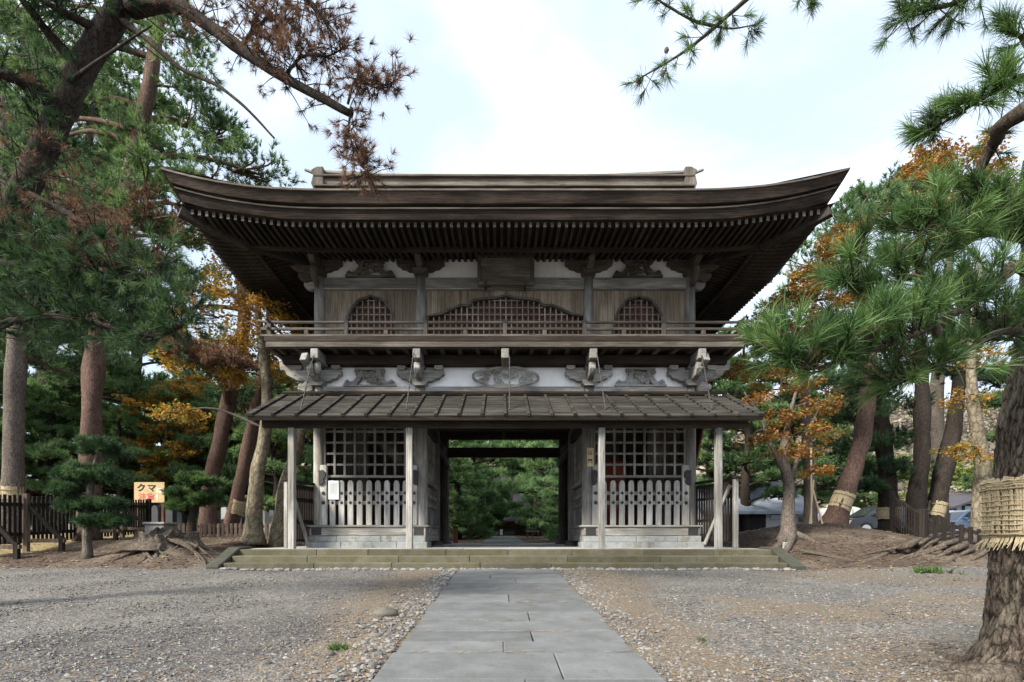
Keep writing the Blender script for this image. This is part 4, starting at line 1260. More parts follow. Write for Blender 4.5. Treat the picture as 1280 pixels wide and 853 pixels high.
# ---------------------------------------------------------------- things hung on the gate
def text_mesh(body, size, mat, name, parent, loc, bold=0.0, width=1.0, depth=0.004, rot_z=0.0):
    cu = bpy.data.curves.new(name, 'FONT')
    cu.body = body; cu.size = size; cu.align_x = 'CENTER'; cu.align_y = 'CENTER'; cu.extrude = depth / 2; cu.offset = bold
    to = bpy.data.objects.new(name, cu); COL.objects.link(to)
    dg = bpy.context.evaluated_depsgraph_get()
    me_ = bpy.data.meshes.new_from_object(to.evaluated_get(dg))
    bpy.data.objects.remove(to)
    me_.transform(Matrix.Rotation(rot_z, 4, 'Z') @ Matrix.Rotation(R(90), 4, 'X') @ Matrix.Diagonal((width, 1, 1, 1)))
    me_.materials.clear(); me_.materials.append(mat)
    o = bpy.data.objects.new(name, me_); COL.objects.link(o)
    if parent is not None:
        o.parent = parent
        o.location = Vector(loc) - wpos(parent)
    else: o.location = loc
    return o
# framed tablet under the eaves
YB = 13.72
pa, pb = P(597, 357, YB), P(667.5, 322, YB)
tab = thing('framed_tablet', 'large framed wooden tablet hung under the main eaves above the middle window', 'tablet', ((pa.x + pb.x) / 2, YB, pa.z))
def tilt(mb_):      # leans forward at the top
    mb_.v = [(v[0], v[1] - 0.22 * (v[2] - pa.z), v[2]) for v in mb_.v]; return mb_
tilt(MB().bx(pa.x + 0.06, pb.x - 0.06, YB, YB + 0.05, pa.z + 0.08, pb.z - 0.08)).build('board', W['brown_x'], tab)
for (a, b_, c_, d_) in ((pa.x, pb.x, pa.z, pa.z + 0.09), (pa.x, pb.x, pb.z - 0.09, pb.z)):
    tilt(MB().bx(a, b_, YB - 0.05, YB + 0.06, c_, d_)).build('frame_rail', W['brown_x'], tab, bevel=0.015)
for (a, b_) in ((pa.x, pa.x + 0.085), (pb.x - 0.085, pb.x)):
    tilt(MB().bx(a, b_, YB - 0.049, YB + 0.058, pa.z + 0.092, pb.z - 0.092)).build('frame_stile', W['brown_z'], tab, bevel=0.015)
for px in (607, 656):
    x = xx(px, YB)
    MB().bx(x - 0.02, x + 0.02, YB - 0.08, YB + 0.2, pa.z - 0.06, pa.z + 0.06).build('iron_hook', M['iron'], tab)
# paper notice on the left pickets
YN = 13.80
a, b_ = P(410.3, 624.5, YN), P(423.2, 601, YN)
notice = thing('paper_notice', 'white printed paper notice fixed to the left pickets', 'notice', ((a.x + b_.x) / 2, YN, a.z))
MB().bx(a.x, b_.x, YN + 0.008, YN + 0.022, a.z, b_.z).build('sheet', M['paper'], notice)
mb = MB()
for k in range(7):
    x = b_.x - 0.045 - k * 0.03
    mb.bx(x - 0.004, x + 0.004, YN + 0.0045, YN + 0.007, a.z + random.uniform(0.06, 0.2), b_.z - 0.06)
mb.build('faint_print', M['grey_ink'], notice)
# name plate on the right inner column
YP = 13.79
a, b_ = P(734.0, 583.2, YP), P(742.2, 560, YP)
plate = thing('name_plate', 'pale wooden name plate with two brush characters on the inner right column', 'name plate', ((a.x + b_.x) / 2, YP, a.z))
MB().bx(a.x, b_.x, YP + 0.0, YP + 0.045, a.z, b_.z).build('plate_board', M['plate'], plate, bevel=0.004)
cxp = (a.x + b_.x) / 2 - 0.012
text_mesh('山', 0.125, M['ink'], 'lettering', plate, (cxp, YP - 0.003, a.z + (b_.z - a.z) * 0.72), 0.001)
text_mesh('門', 0.125, M['ink'], 'lettering', plate, (cxp, YP - 0.003, a.z + (b_.z - a.z) * 0.27), 0.001)

# ---------------------------------------------------------------- slatted wing gates beside the gate
def wing(s, label):
    x0 = GX + s * 5.02
    a = Vector((x0, 13.95, 0)); b_ = Vector((GX + s * (5.42 if s > 0 else 5.3), 12.5 if s > 0 else 12.9, 0))
    zb_, zt_ = 0.95, (2.46 if s > 0 else 2.44)
    t = thing('slatted_wing_gate', label, 'wing gate', (a.x, a.y, 0.81))
    dv = (b_ - a); L_ = dv.length; d = dv / L_
    nn = Vector((-d.y, d.x, 0)) * s
    def seg(u0, u1, z0, z1, off, th, name, mat, bev=0.006):
        pa_ = a + d * u0 * L_ + nn * off; pb_ = a + d * u1 * L_ + nn * off
        return MB().bar((pa_.x, pa_.y, (z0 + z1) / 2), (pb_.x, pb_.y, (z0 + z1) / 2), th, z1 - z0).build(name, mat, t, bevel=bev)
    mb = MB()
    for k in range(15):
        p = a + d * L_ * (k + 0.5) / 15
        mb.box((p.x, p.y, (zb_ + zt_) / 2), (L_ / 15 * 0.62, 0.02, zt_ - zb_ - 0.1), math.atan2(d.y, d.x))
    mb.build('slat_panel', W['fence_z'], t)
    for z in (zb_ + 0.05, 1.5, 2.05, zt_ - 0.08): seg(0, 1, z - 0.035, z + 0.035, 0.03, 0.04, 'rail', W['fence_y'])
    seg(-0.05, 1.08, zt_, zt_ + 0.05, 0, 0.16, 'cap_rail', W['fence_y'])
    p = b_
    MB().box((p.x, p.y, (0.82 + zt_) / 2), (0.1, 0.1, zt_ - 0.82), math.atan2(d.y, d.x)).build('end_post', W['silver_z'], t, bevel=0.008)
    q = (a + d * L_ * 0.93 - nn * 0.06); q2 = (a + d * L_ * 0.3 - nn * 0.06)
    MB().bar((q.x, q.y, zt_ - 0.15), (q2.x, q2.y, 0.9), 0.05, 0.09).build('brace', W['silver_z'], t, bevel=0.006)
wing(-1, 'dark slatted wing gate standing open left of the temple gate')
wing(1, 'dark slatted wing gate with pale diagonal brace right of the temple gate')
# ---------------------------------------------------------------- trees
def trunk_mesh(pts, radii, name, mat, parent, n=14, lump=0.25, limbs=(), sub=6, flare=0.0):
    c = catmull(pts, sub); r = lerp_list(radii, len(c))
    if flare:
        for i in range(len(c)):
            r[i] *= 1 + flare * math.exp(-(c[i].z - c[0].z) / 0.22)
    mb = MB(); mb.tube(c, r, n, lump)
    for lp, lr in limbs:
        q = catmull(lp, 4); mb.tube(q, lerp_list(lr, len(q)), 7, 0.15)
    return mb.build(name, mat, parent, smooth=True), c, r
def near_trunk(c, p, below=0.0):
    best = min(range(len(c)), key=lambda i: (c[i] - Vector(p)).length + (2.0 if c[i].z > p[2] + 0.2 else 0))
    return best
def pine(name, label, base_pts, radii, pads, needle=('needle_dark',), nsub=9, per=7, nn=14, L=0.16, w=0.02, spread=0.55,
         barkm='bark_grey', group=None, dead=(), lump=0.25, n=14, flare=0.25, cat='pine tree', extra=(), brk=None, subr=0.32):
    """trunk through base_pts; pads are (x, y, z, rx, ry, rz): each gets a limb, twigs and clumps of needles"""
    t = thing(name, label, cat, base_pts[0], group)
    c = catmull(base_pts, 6)
    limbs = list(extra); V = []; T = []; DV = []; DT = []
    rad = lerp_list(radii, len(c))
    for ip, pd in enumerate(list(pads) + list(dead)):
        x, y, z, rx_, ry_, rz_ = pd
        isdead = ip >= len(pads)
        k = nsub if not isdead else max(4, nsub * 2 // 3)
        p, a, tt, cen = pad((x, y, z), (rx_, ry_, rz_), k, per)
        v_, t_ = needles(p, a, nn, L, w, spread, tt)
        (DV if isdead else V).append(v_); (DT if isdead else T).append(t_)
        i = near_trunk(c, (x, y, z - 0.4 * rz_))
        s_ = c[i]; e_ = Vector((x, y, z - rz_ * 0.3))
        if (e_ - s_).length > 0.3:
            mid = s_.lerp(e_, 0.5) + Vector((random.uniform(-.1, .1), random.uniform(-.1, .1), 0.08 * (e_ - s_).length))
            r0 = min(rad[i] * 0.45, 0.028 * (e_ - s_).length + 0.02)
            limbs.append(([s_, mid, e_], [r0, r0 * 0.7, r0 * 0.35]))
            for q in cen[::3]:
                limbs.append(([e_.lerp(s_, 0.25), (e_ + Vector(q)) / 2, Vector(q)], [r0 * 0.35, r0 * 0.25, 0.008]))
    trunk_mesh(base_pts, radii, 'trunk', M[barkm], t, n, lump, limbs, flare=flare)
    if V: np_mesh('crown', np.concatenate(V), 3, np.concatenate(T), M[needle[0]], t)
    if DV: np_mesh('dead_foliage', np.concatenate(DV), 3, np.concatenate(DT), M['needle_dead'], t)
    return t
def leaf_tree(name, label, base_pts, radii, pads, mat, barkm='bark_grey', nsub=8, per=60, size=0.09, group=None, n=12, flare=0.3, twigs=2, extra=(), cat='tree', subr=0.3):
    t = thing(name, label, cat, base_pts[0], group)
    c = catmull(base_pts, 6); rad = lerp_list(radii, len(c)); limbs = list(extra); V = []; T = []
    for x, y, z, rx_, ry_, rz_ in pads:
        p, a, tt, cen = pad((x, y, z), (rx_, ry_, rz_), nsub, per, subr, -0.8)
        v_, t_ = leaves(p, size, tt); V.append(v_); T.append(t_)
        i = near_trunk(c, (x, y, z - 0.3))
        s_ = c[i]; e_ = Vector((x, y, z))
        r0 = min(rad[i] * 0.4, 0.012 * (e_ - s_).length + 0.01)
        mid = s_.lerp(e_, 0.5) + Vector((random.uniform(-.15, .15), random.uniform(-.15, .15), 0.12 * (e_ - s_).length))
        limbs.append(([s_, mid, e_], [r0, r0 * 0.65, r0 * 0.3]))
        for q in cen[::twigs]:
            limbs.append(([mid.lerp(e_, 0.5), (e_ + Vector(q)) / 2 + Vector((0, 0, 0.05)), Vector(q)], [r0 * 0.4, r0 * 0.25, 0.006]))
    trunk_mesh(base_pts, radii, 'trunk', M[barkm], t, n, 0.2, extra, flare=flare)
    mbl = MB()
    if len(pads) < 4:
        extra = limbs; bpy.data.objects.remove(t.children[0])
        trunk_mesh(base_pts, radii, 'trunk', M[barkm], t, n, 0.2, extra, flare=flare)
    for lp_, lr_ in limbs[len(extra):]:
        q_ = catmull(lp_, 4); mbl.tube(q_, lerp_list(lr_, len(q_)), 6, 0.15)
    if mbl.v: mbl.build('branchwork', M['twig'], t, smooth=True)
    np_mesh('crown', np.concatenate(V), 4, np.concatenate(T), M[mat], t)
    return t
def pads_px(lst, yj=0.0):
    """(px, py, Y, half width in px, half height in px, depth half size in metres)"""
    out = []
    for px, py, Y, wpx, hpx, dy in lst:
        p = P(px, py, Y)
        out.append((p.x, p.y, p.z, wpx * Y / F, dy, hpx * Y / F))
    return out
def straw_band(label, p, d, r, h, group='straw bands on pine trunks'):
    """woven straw mat tied round a trunk"""
    d = Vector(d).normalized(); p = Vector(p)
    mb = MB(); ns = 36
    ref = d.cross(Vector((1, 0.2, 0))).normalized(); q = d.cross(ref)
    for k in range(ns):
        a = 2 * math.pi * k / ns
        u = ref * math.cos(a) + q * math.sin(a)
        w = 2 * math.pi * r / ns * 0.95
        s_ = d.cross(u)
        r_ = r * random.uniform(1.0, 1.07)
        z0, z1 = -h / 2 * random.uniform(0.92, 1.1), h / 2 * random.uniform(0.95, 1.08)
        vv = [p + u * r_ + s_ * (-w / 2) + d * z0, p + u * r_ + s_ * (w / 2) + d * z0, p + u * r_ + s_ * (w / 2) + d * z1, p + u * r_ + s_ * (-w / 2) + d * z1]
        vi = [x_ - u * (r_ - r * 0.9) for x_ in vv]
        mb.add(vv + vi, [(0, 1, 2, 3), (7, 6, 5, 4), (0, 4, 5, 1), (1, 5, 6, 2), (2, 6, 7, 3), (3, 7, 4, 0)])
    o = mb.build('straw_band', M['straw'], None)
    tag(o, label, 'straw band', group)
    mb = MB()
    for z in (-h * 0.28, h * 0.3):
        ring = [p + d * z + (ref * math.cos(2 * math.pi * k / 20) + q * math.sin(2 * math.pi * k / 20)) * r * 1.09 for k in range(21)]
        mb.tube(ring, 0.012, 5)
    mb.build('tie_rope', M['rope'], o)
    return o

# ---- near pine at the right edge, its bark modelled
pt_ = thing('near_pine', 'large rough barked pine at the right edge with long green needle sprays', 'pine tree', (3.72, 3.65, 0.2))
prof_z = [0.10, 0.35, 0.8, 1.2, 1.9, 2.7, 3.1, 3.7, 4.4, 6.8]
prof_r = [0.50, 0.41, 0.385, 0.37, 0.35, 0.32, 0.30, 0.28, 0.26, 0.20]
prof_x = [3.87, 3.87, 3.87, 3.87, 3.90, 4.03, 4.0, 3.95, 4.12, 4.35]
nzv, nth = 560, 330
zv = np.linspace(0.10, 6.8, nzv); th = np.linspace(0, 2 * np.pi, nth, endpoint=False)
TH, ZV = np.meshgrid(th, zv)
rb_ = np.interp(ZV, prof_z, prof_r)
pr = np.random.default_rng(4)
# bark plates: distance to the nearest two of many random points on the unrolled trunk, stretched upwards
npt = 5000
ax_ = pr.uniform(0, 2 * np.pi, npt); az_ = pr.uniform(0, 6.9, npt)
Rm, sxz = 0.36, 0.26
Q = np.stack([np.cos(ax_) * Rm, np.sin(ax_) * Rm, az_ * sxz], -1)
TW = TH + 0.035 * np.sin(ZV * 9 + TH * 4) + 0.02 * np.sin(ZV * 23 - TH * 7)
PX = np.stack([np.cos(TW) * Rm, np.sin(TW) * Rm, ZV * sxz + 0.010 * np.sin(TH * 9 + ZV * 7) + 0.006 * np.sin(TH * 27 + ZV * 13)], -1).reshape(-1, 3)
d1 = np.empty(len(PX)); d2 = np.empty(len(PX)); cid = np.empty(len(PX), int)
from mathutils import kdtree
kd = kdtree.KDTree(npt)
for i_, q_ in enumerate(Q): kd.insert(q_, i_)
kd.balance()
for i_, p_ in enumerate(PX):
    (_, c0, e0), (_, _, e1) = kd.find_n(p_, 2)
    d1[i_] = e0; d2[i_] = e1; cid[i_] = c0
crack = np.clip((d2 - d1) / 0.009, 0, 1).reshape(TH.shape)
hgt = pr.uniform(0.3, 1, npt)[cid].reshape(TH.shape)
rr = rb_ * (1 + 0.04 * np.sin(TH * 3 + ZV * 0.8) + 0.03 * np.sin(TH * 5 - ZV * 1.3)) + 0.02 * crack ** 0.5 * hgt - 0.012 + 0.004 * np.sin(TH * 23 + ZV * 31) * np.sin(TH * 31 - ZV * 19)
rr = rr + 0.14 * np.exp(-(ZV - 0.10) / 0.16) * (0.5 + 0.5 * np.sin(TH * 5 + 0.7))
cxv = np.interp(ZV, prof_z, prof_x)
VV = np.stack([cxv + rr * np.cos(TH), 3.65 + rr * np.sin(TH), ZV], -1).reshape(-1, 3)
ii = np.arange(nzv * nth).reshape(nzv, nth)
FF = np.stack([ii[:-1], np.roll(ii, -1, 1)[:-1], np.roll(ii, -1, 1)[1:], ii[1:]], -1).reshape(-1, 4)
mb = MB(); mb.add(VV.tolist(), FF.tolist())
def near_limb(pts, radii, sub=6): 
    q = catmull(pts, sub); mb.tube(q, lerp_list(radii, len(q)), 9, 0.25)
    return q
Lp = []       # limbs that carry needle sprays
def PL(lst): return [P(*a) for a in lst]
A = near_limb([Vector((3.72, 3.5, 2.6))] + PL([(1275, 334, 3.2), (1242, 358, 3.0), (1179, 401, 2.8), (1120, 428, 2.7), (1060, 446, 2.65), (1016, 461, 2.6), (978, 450, 2.6)]), [0.05, 0.035, 0.028, 0.018, 0.014, 0.011, 0.008, 0.005])
B = near_limb([Vector((3.7, 3.5, 3.1))] + PL([(1290, 300, 3.3), (1232, 292, 3.2), (1180, 318, 3.1), (1140, 345, 3.0), (1085, 365, 2.95), (1050, 352, 2.9)]), [0.05, 0.03, 0.022, 0.016, 0.012, 0.009, 0.005])
C1 = near_limb([Vector((3.7, 3.5, 3.3))] + PL([(1300, 268, 3.3), (1262, 262, 3.1), (1220, 262, 3.0), (1165, 282, 3.0), (1140, 305, 3.0)]), [0.05, 0.03, 0.02, 0.015, 0.01, 0.005])
D1 = near_limb([Vector((3.72, 3.5, 2.3))] + PL([(1290, 420, 3.2), (1250, 415, 3.0), (1205, 440, 2.9), (1150, 470, 2.85), (1105, 478, 2.8)]), [0.045, 0.03, 0.02, 0.014, 0.01, 0.005])
E1 = near_limb([Vector((4.1, 3.65, 4.3))] + PL([(1262, 150, 3.8), (1245, 175, 4.1), (1228, 205, 4.2), (1210, 245, 4.3)]), [0.07, 0.055, 0.045, 0.035, 0.02])
F1 = near_limb([Vector((4.15, 3.6, 4.2))] + PL([(1290, 95, 3.4), (1262, 105, 3.3), (1225, 125, 3.3), (1185, 150, 3.4), (1160, 165, 3.5)]), [0.05, 0.022, 0.016, 0.012, 0.008, 0.005])
F2 = near_limb([Vector((4.15, 3.6, 4.6))] + PL([(1300, 60, 3.4), (1275, 45, 3.3), (1262, 35, 3.3)]), [0.05, 0.02, 0.012, 0.006])
H1 = near_limb([Vector((4.15, 3.7, 5.4))] + PL([(1300, -60, 4.0), (1240, -30, 4.2), (1190, 5, 4.3), (1150, 10, 4.4), (1125, 15, 4.4)]), [0.07, 0.04, 0.025, 0.018, 0.012, 0.006])
J1 = near_limb([Vector((4.15, 3.75, 5.9))] + PL([(1180, -90, 4.6), (1040, -60, 4.9), (960, -20, 5.0), (915, 15, 5.0), (895, 33, 5.0), (855, 65, 5.0), (800, 98, 5.0)]), [0.09, 0.06, 0.04, 0.024, 0.02, 0.017, 0.012, 0.006])
J2 = near_limb(PL([(893, 33, 5.0), (865, 25, 5.0), (835, 8, 5.0), (815, -5, 5.0)]), [0.016, 0.012, 0.010, 0.006])
J3 = near_limb(PL([(893, 33, 5.0), (915, 36, 5.05), (945, 31, 5.1)]), [0.010, 0.007, 0.004])
J4 = near_limb(PL([(960, -20, 5.0), (1000, -12, 4.9), (1018, 2, 4.9)]), [0.014, 0.008, 0.004])
tp, ta, tt = [], [], []
def spray(q, n, hmin, hmax, updir=(0, 0, 1), t0=0.15, jit=0.5, twig=0.004):
    """needle tufts on short twigs along a limb"""
    for _ in range(n):
        f_ = random.uniform(t0, 1) * (len(q) - 1); i = min(int(f_), len(q) - 2)
        s_ = q[i].lerp(q[i + 1], f_ - i)
        d = Vector(updir) + Vector((random.gauss(0, jit), random.gauss(0, jit), random.gauss(0, jit * 0.6))) + (q[i + 1] - q[i]).normalized() * 0.5
        e_ = s_ + d.normalized() * random.uniform(hmin, hmax)
        mb.tube([s_, s_.lerp(e_, 0.6) + Vector((0, 0, -0.01)), e_], [twig * 1.3, twig, twig * 0.8], 5)
        tp.append(e_); ta.append(e_ - s_ + Vector((0, 0, 0.02))); tt.append(random.uniform(0.1, 0.95))
    tp.append(q[-1]); ta.append(q[-1] - q[-2]); tt.append(0.6)
spray(A, 95, 0.03, 0.26, (0, 0, 0.8), 0.25)
spray(B, 90, 0.03, 0.28, (0, 0, 0.6), 0.08)
spray(C1, 80, 0.03, 0.24, (0, 0, 0.5), 0.05)
spray(D1, 64, 0.03, 0.26, (0, 0, 0.5), 0.08)
spray(F1, 40, 0.03, 0.2, (0, 0, 0.3), 0.3)
spray(F2, 12, 0.03, 0.15, (0, 0, 0.2), 0.3)
nfar = len(tp)
spray(H1, 60, 0.05, 0.32, (0, 0, -0.2), 0.4, 0.7)
spray(E1, 16, 0.05, 0.3, (0.3, 0, 0.1), 0.4, 0.7)
spray(J1, 26, 0.04, 0.22, (0, 0, -0.1), 0.55, 0.8, 0.003)
spray(J2, 12, 0.04, 0.2, (0, 0, 0.1), 0.2, 0.8, 0.003)
spray(J3, 4, 0.04, 0.2, (0, 0, -0.4), 0.5, 0.7, 0.003)
spray(J4, 8, 0.04, 0.2, (0, 0, -0.4), 0.4, 0.7, 0.003)
trk = mb.build('trunk', M['bark_near'], pt_, smooth=True)
tv = np.full(len(trk.data.vertices), 0.4); tv[:nzv * nth] = (np.clip(crack * 1.3 - 0.15, 0, 1) * (0.35 + 0.65 * hgt)).ravel()
trk.data.attributes.new('tint', 'FLOAT', 'POINT').data.foreach_set('value', tv.astype(np.float32))
v1, t1 = bent_needles(tp[:nfar], ta[:nfar], 90, 0.15, 0.0034, 0.5, np.array(tt[:nfar]))
v2, t2 = bent_needles(tp[nfar:], ta[nfar:], 60, 0.13, 0.0034, 0.6, np.array(tt[nfar:]))
np_mesh('crown', np.concatenate([v1, v2]), 3, np.concatenate([t1, t2]), M['needle_near'], pt_)
for px_, py_, Y_ in ((797, 101, 5.0), (833, 63, 5.0), (828, 92, 5.0), (1172, 414, 2.75)):
    c_ = P(px_, py_, Y_); mc = MB()
    mc.tube([c_ + Vector((0, 0, 0.028)), c_ + Vector((0, 0, 0.015)), c_ + Vector((0.004, 0, -0.008)), c_ + Vector((0.006, 0, -0.03))], [0.008, 0.02, 0.022, 0.006], 9, 0.5)
    mc.build('pine_cone', M['twig'], pt_)
# roots spreading from its foot
mb = MB()
for (ex, ey, r) in ((2.6, 3.6, 0.075), (2.9, 4.2, 0.065), (3.05, 3.15, 0.065), (3.4, 4.6, 0.06)):
    pts = []
    for k in range(9):
        t = k / 8
        x = 3.45 + (ex - 3.45) * t + 0.05 * math.sin(6 * t + ex); y = 3.6 + (ey - 3.6) * t + 0.06 * math.sin(5 * t + ey)
        pts.append((x, y, g1(x, y) + 0.02 * (1 - t) - 0.045 * t))
    mb.tube(pts, [r * (1 - 0.75 * k / 8) for k in range(9)], 9, 0.3)
mb.build('root', M['root'], pt_, smooth=True)

# straw wrap round it
wrap = thing('straw_wrap', 'thick woven straw wrap with hanging fringe round the near pine at right', 'straw wrap', (3.88, 3.65, 0.87))
rn = random.Random(3)
mb = MB(); fr = MB(); nk = 150
def ring(z, r, n_=64, wob=0.006): return [(3.88 + (r + rn.uniform(-wob, wob)) * math.cos(2 * math.pi * k / n_), 3.65 + (r + rn.uniform(-wob, wob)) * math.sin(2 * math.pi * k / n_), z + rn.uniform(-wob, wob)) for k in range(n_)]
for k in range(nk):
    a = 2 * math.pi * (k + rn.uniform(-0.2, 0.2)) / nk
    ca, sa = math.cos(a), math.sin(a)
    cx0 = 3.88
    pts = []
    for z, r in ((1.60, 0.415), (1.50, 0.425), (1.42, 0.42), (1.25, 0.415), (1.08, 0.418), (0.985, 0.412)):
        rr_ = r + rn.uniform(-0.006, 0.010)
        pts.append((cx0 + rr_ * ca, 3.65 + rr_ * sa, z + rn.uniform(-0.012, 0.012)))
    mb.tube(pts, [0.0065 + rn.uniform(0, 0.003)] * 6, 5)
    for j in range(2):
        a2 = a + rn.uniform(-0.03, 0.03); l_ = rn.uniform(0.09, 0.17)
        fr.tube([(cx0 + 0.415 * math.cos(a2), 3.65 + 0.415 * math.sin(a2), 1.0), (cx0 + 0.43 * math.cos(a2), 3.65 + 0.43 * math.sin(a2), 0.94), (cx0 + (0.44 + rn.uniform(0, 0.03)) * math.cos(a2 + rn.uniform(-.03, .03)), 3.65 + 0.45 * math.sin(a2), 1.0 - l_)], [0.006, 0.0055, 0.003], 4)
core = MB(); core.tube([(3.88, 3.65, 0.985), (3.88, 3.65, 1.3), (3.88, 3.65, 1.575)], [0.405, 0.408, 0.40], 48)
core.build('straw_mat', M['straw'], wrap, smooth=True)
mb.build('straw_stalks', M['straw'], wrap)
fr.build('straw_fringe', M['straw'], wrap)
mb = MB()
for k in range(110):
    a = rn.uniform(0, 2 * math.pi); z = rn.uniform(1.5, 1.6)
    mb.tube([(3.88 + 0.425 * math.cos(a), 3.65 + 0.425 * math.sin(a), z), (3.88 + 0.44 * math.cos(a + rn.uniform(-.1, .1)), 3.65 + 0.44 * math.sin(a), z + rn.uniform(-0.05, 0.06))], [0.005, 0.003], 4)
for z in [1.56, 1.535, 1.515]: mb.tube(ring(z, 0.432, wob=0.008) , 0.011, 5)
mb.build('folded_top', M['straw'], wrap)
for z in (1.485, 1.012):
    mb = MB(); q = ring(z, 0.436, 64, 0.004); mb.tube(q + [q[0]], 0.011, 6); mb.build('tie_rope', M['rope'], wrap)
for z in np.arange(1.06, 1.46, 0.05):
    mb = MB(); q = ring(z, 0.427, 64, 0.006); mb.tube(q + [q[0]], 0.006, 5); mb.build('weft_cord', M['straw'], wrap)

wrap.scale = (1, 1, 0.666); wrap.location.z = 1.0254
# ---- near pine leaning in from the left
lt = thing('leaning_pine', 'massive dark leaning pine at the left edge with a long limb of dead brown needles', 'pine tree', P(-130, 700, 6.2))
mb = MB()
q = catmull([P(-140, 720, 6.2), P(-80, 520, 6.2), P(-20, 360, 6.1), P(28, 240, 6.0), P(72, 150, 6.0), P(108, 75, 6.0), P(150, 5, 6.0), P(190, -120, 6.0), P(215, -260, 6.0)], 10)
rt = lerp_list([0.21, 0.17, 0.15, 0.135, 0.13, 0.13, 0.125, 0.11, 0.09], len(q))
mb.tube(q, rt, 26, 0.22)
limb_a = catmull(PL([(165, 10, 6.0), (215, 5, 5.8), (258, 30, 5.7), (310, 68, 5.6), (360, 100, 5.6), (440, 143, 5.6)]), 6)
mb.tube(limb_a, lerp_list([0.10, 0.075, 0.065, 0.057, 0.047, 0.036], len(limb_a)), 12, 0.3)
dead_br = catmull(PL([(150, 25, 6.0), (185, 50, 5.8), (225, 85, 5.7), (268, 105, 5.6), (305, 133, 5.5), (343, 173, 5.5)]), 6)
mb.tube(dead_br, lerp_list([0.04, 0.03, 0.022, 0.018, 0.014, 0.009], len(dead_br)), 8, 0.3)
others = []
for lst, r in (([(100, 85, 6.0), (60, 40, 5.8), (28, 0, 5.6), (0, -40, 5.5)], 0.07), ([(60, 125, 6.0), (40, 110, 5.8), (0, 92, 5.6), (-60, 80, 5.5)], 0.09),
               ([(84, 106, 5.95), (112, 84, 5.7), (150, 58, 5.5), (190, 32, 5.4)], 0.028), ([(130, 40, 6.0), (80, 15, 5.7), (30, -10, 5.5)], 0.06),
               ([(-10, 330, 6.1), (60, 330, 5.7), (140, 345, 5.5), (200, 350, 5.4)], 0.06), ([(-60, 440, 6.2), (20, 400, 5.7), (100, 400, 5.5), (190, 420, 5.4), (240, 400, 5.4)], 0.06),
               ([(-30, 380, 6.2), (40, 355, 5.9), (110, 375, 5.8), (170, 385, 5.8)], 0.05),
               ([(30, 240, 6.0), (90, 270, 5.7), (140, 300, 5.6), (200, 320, 5.6)], 0.05), ([(170, -20, 6.0), (280, -40, 5.7), (360, -20, 5.6), (410, 30, 5.6)], 0.07),
               ([(440, 135, 5.6), (436, 165, 5.6), (450, 200, 5.6), (462, 222, 5.6)], 0.015), ([(435, 130, 5.6), (445, 100, 5.6), (470, 110, 5.6), (498, 100, 5.6)], 0.014),
               ([(300, 60, 5.6), (320, 35, 5.6), (345, 20, 5.6), (375, 40, 5.6)], 0.025), ([(355, 95, 5.6), (380, 70, 5.6), (410, 70, 5.6), (430, 60, 5.6)], 0.018)):
    b_ = catmull(PL(lst), 5); mb.tube(b_, lerp_list([r, r * 0.7, r * 0.5, r * 0.25], len(b_)), 8, 0.3); others.append(b_)
GP, GA, GT, DP, DA, DT_ = [], [], [], [], [], []
def spray2(q_, n_, h0, h1, jit, dst, updir=(0, 0, 0.5), t0=0.15, per=1):
    for _ in range(n_):
        f_ = random.uniform(t0, 1) * (len(q_) - 1); i = min(int(f_), len(q_) - 2)
        s_ = q_[i].lerp(q_[i + 1], f_ - i)
        d = Vector(updir) + Vector((random.gauss(0, jit), random.gauss(0, jit), random.gauss(0, jit)))
        e_ = s_ + d.normalized() * random.uniform(h0, h1)
        mb.tube([s_, s_.lerp(e_, 0.5) + Vector((0, 0, 0.02)), e_], [0.007, 0.005, 0.003], 4)
        tq = random.uniform(0.1, 0.9)
        for k in range(per):
            o_ = Vector((random.gauss(0, .07), random.gauss(0, .07), random.gauss(0, .05))) if k else Vector((0, 0, 0))
            dst[0].append(e_ + o_); dst[1].append((e_ - s_).normalized() + o_ * 6); dst[2].append(tq)
gd = (GP, GA, GT); dd_ = (DP, DA, DT_)
spray2(limb_a, 80, 0.08, 0.5, 0.7, dd_, (0.3, 0, 0.5), 0.15, 2)
spray2(others[8], 70, 0.08, 0.45, 0.7, dd_, (0.2, 0, -0.2), 0.45, 2)
spray2(others[9], 70, 0.04, 0.26, 0.9, dd_, (0, 0, 0), 0.2, 2)
spray2(others[10], 60, 0.04, 0.24, 0.9, dd_, (0, 0, 0), 0.2, 2)
spray2(others[11], 62, 0.06, 0.35, 0.8, dd_, (0, 0, 0.2), 0.1, 2)
spray2(others[12], 52, 0.05, 0.3, 0.8, dd_, (0, 0, 0.2), 0.1, 2)
spray2(others[7], 90, 0.08, 0.45, 0.8, dd_, (0, 0, -0.1), 0.2, 3)
for k in (0, 1, 3): spray2(others[k], 30, 0.1, 0.5, 0.8, gd, (0, 0, 0.4), 0.3, 3)
spray2(others[4], 120, 0.1, 0.5, 0.5, gd, (0, 0, 0.35), 0.1, 3)
spray2(others[5], 150, 0.1, 0.5, 0.5, gd, (0, 0, 0.35), 0.1, 3)
spray2(others[6], 120, 0.1, 0.5, 0.5, gd, (0, 0, 0.35), 0.1, 3)
spray2(q[len(q) // 2:], 110, 0.4, 1.1, 0.9, gd, (0, 0, 0.3), 0.4, 3)
spray2(q[len(q) // 4:len(q) // 2], 40, 0.4, 0.8, 0.7, dd_, (0.4, -0.2, 0), 0.1, 3)
spray2(q[len(q) // 4:len(q) // 2], 60, 0.3, 0.9, 0.9, gd, (0.2, -0.2, 0), 0.1, 3)
mb.build('trunk', M['bark_dark'], lt, smooth=True)
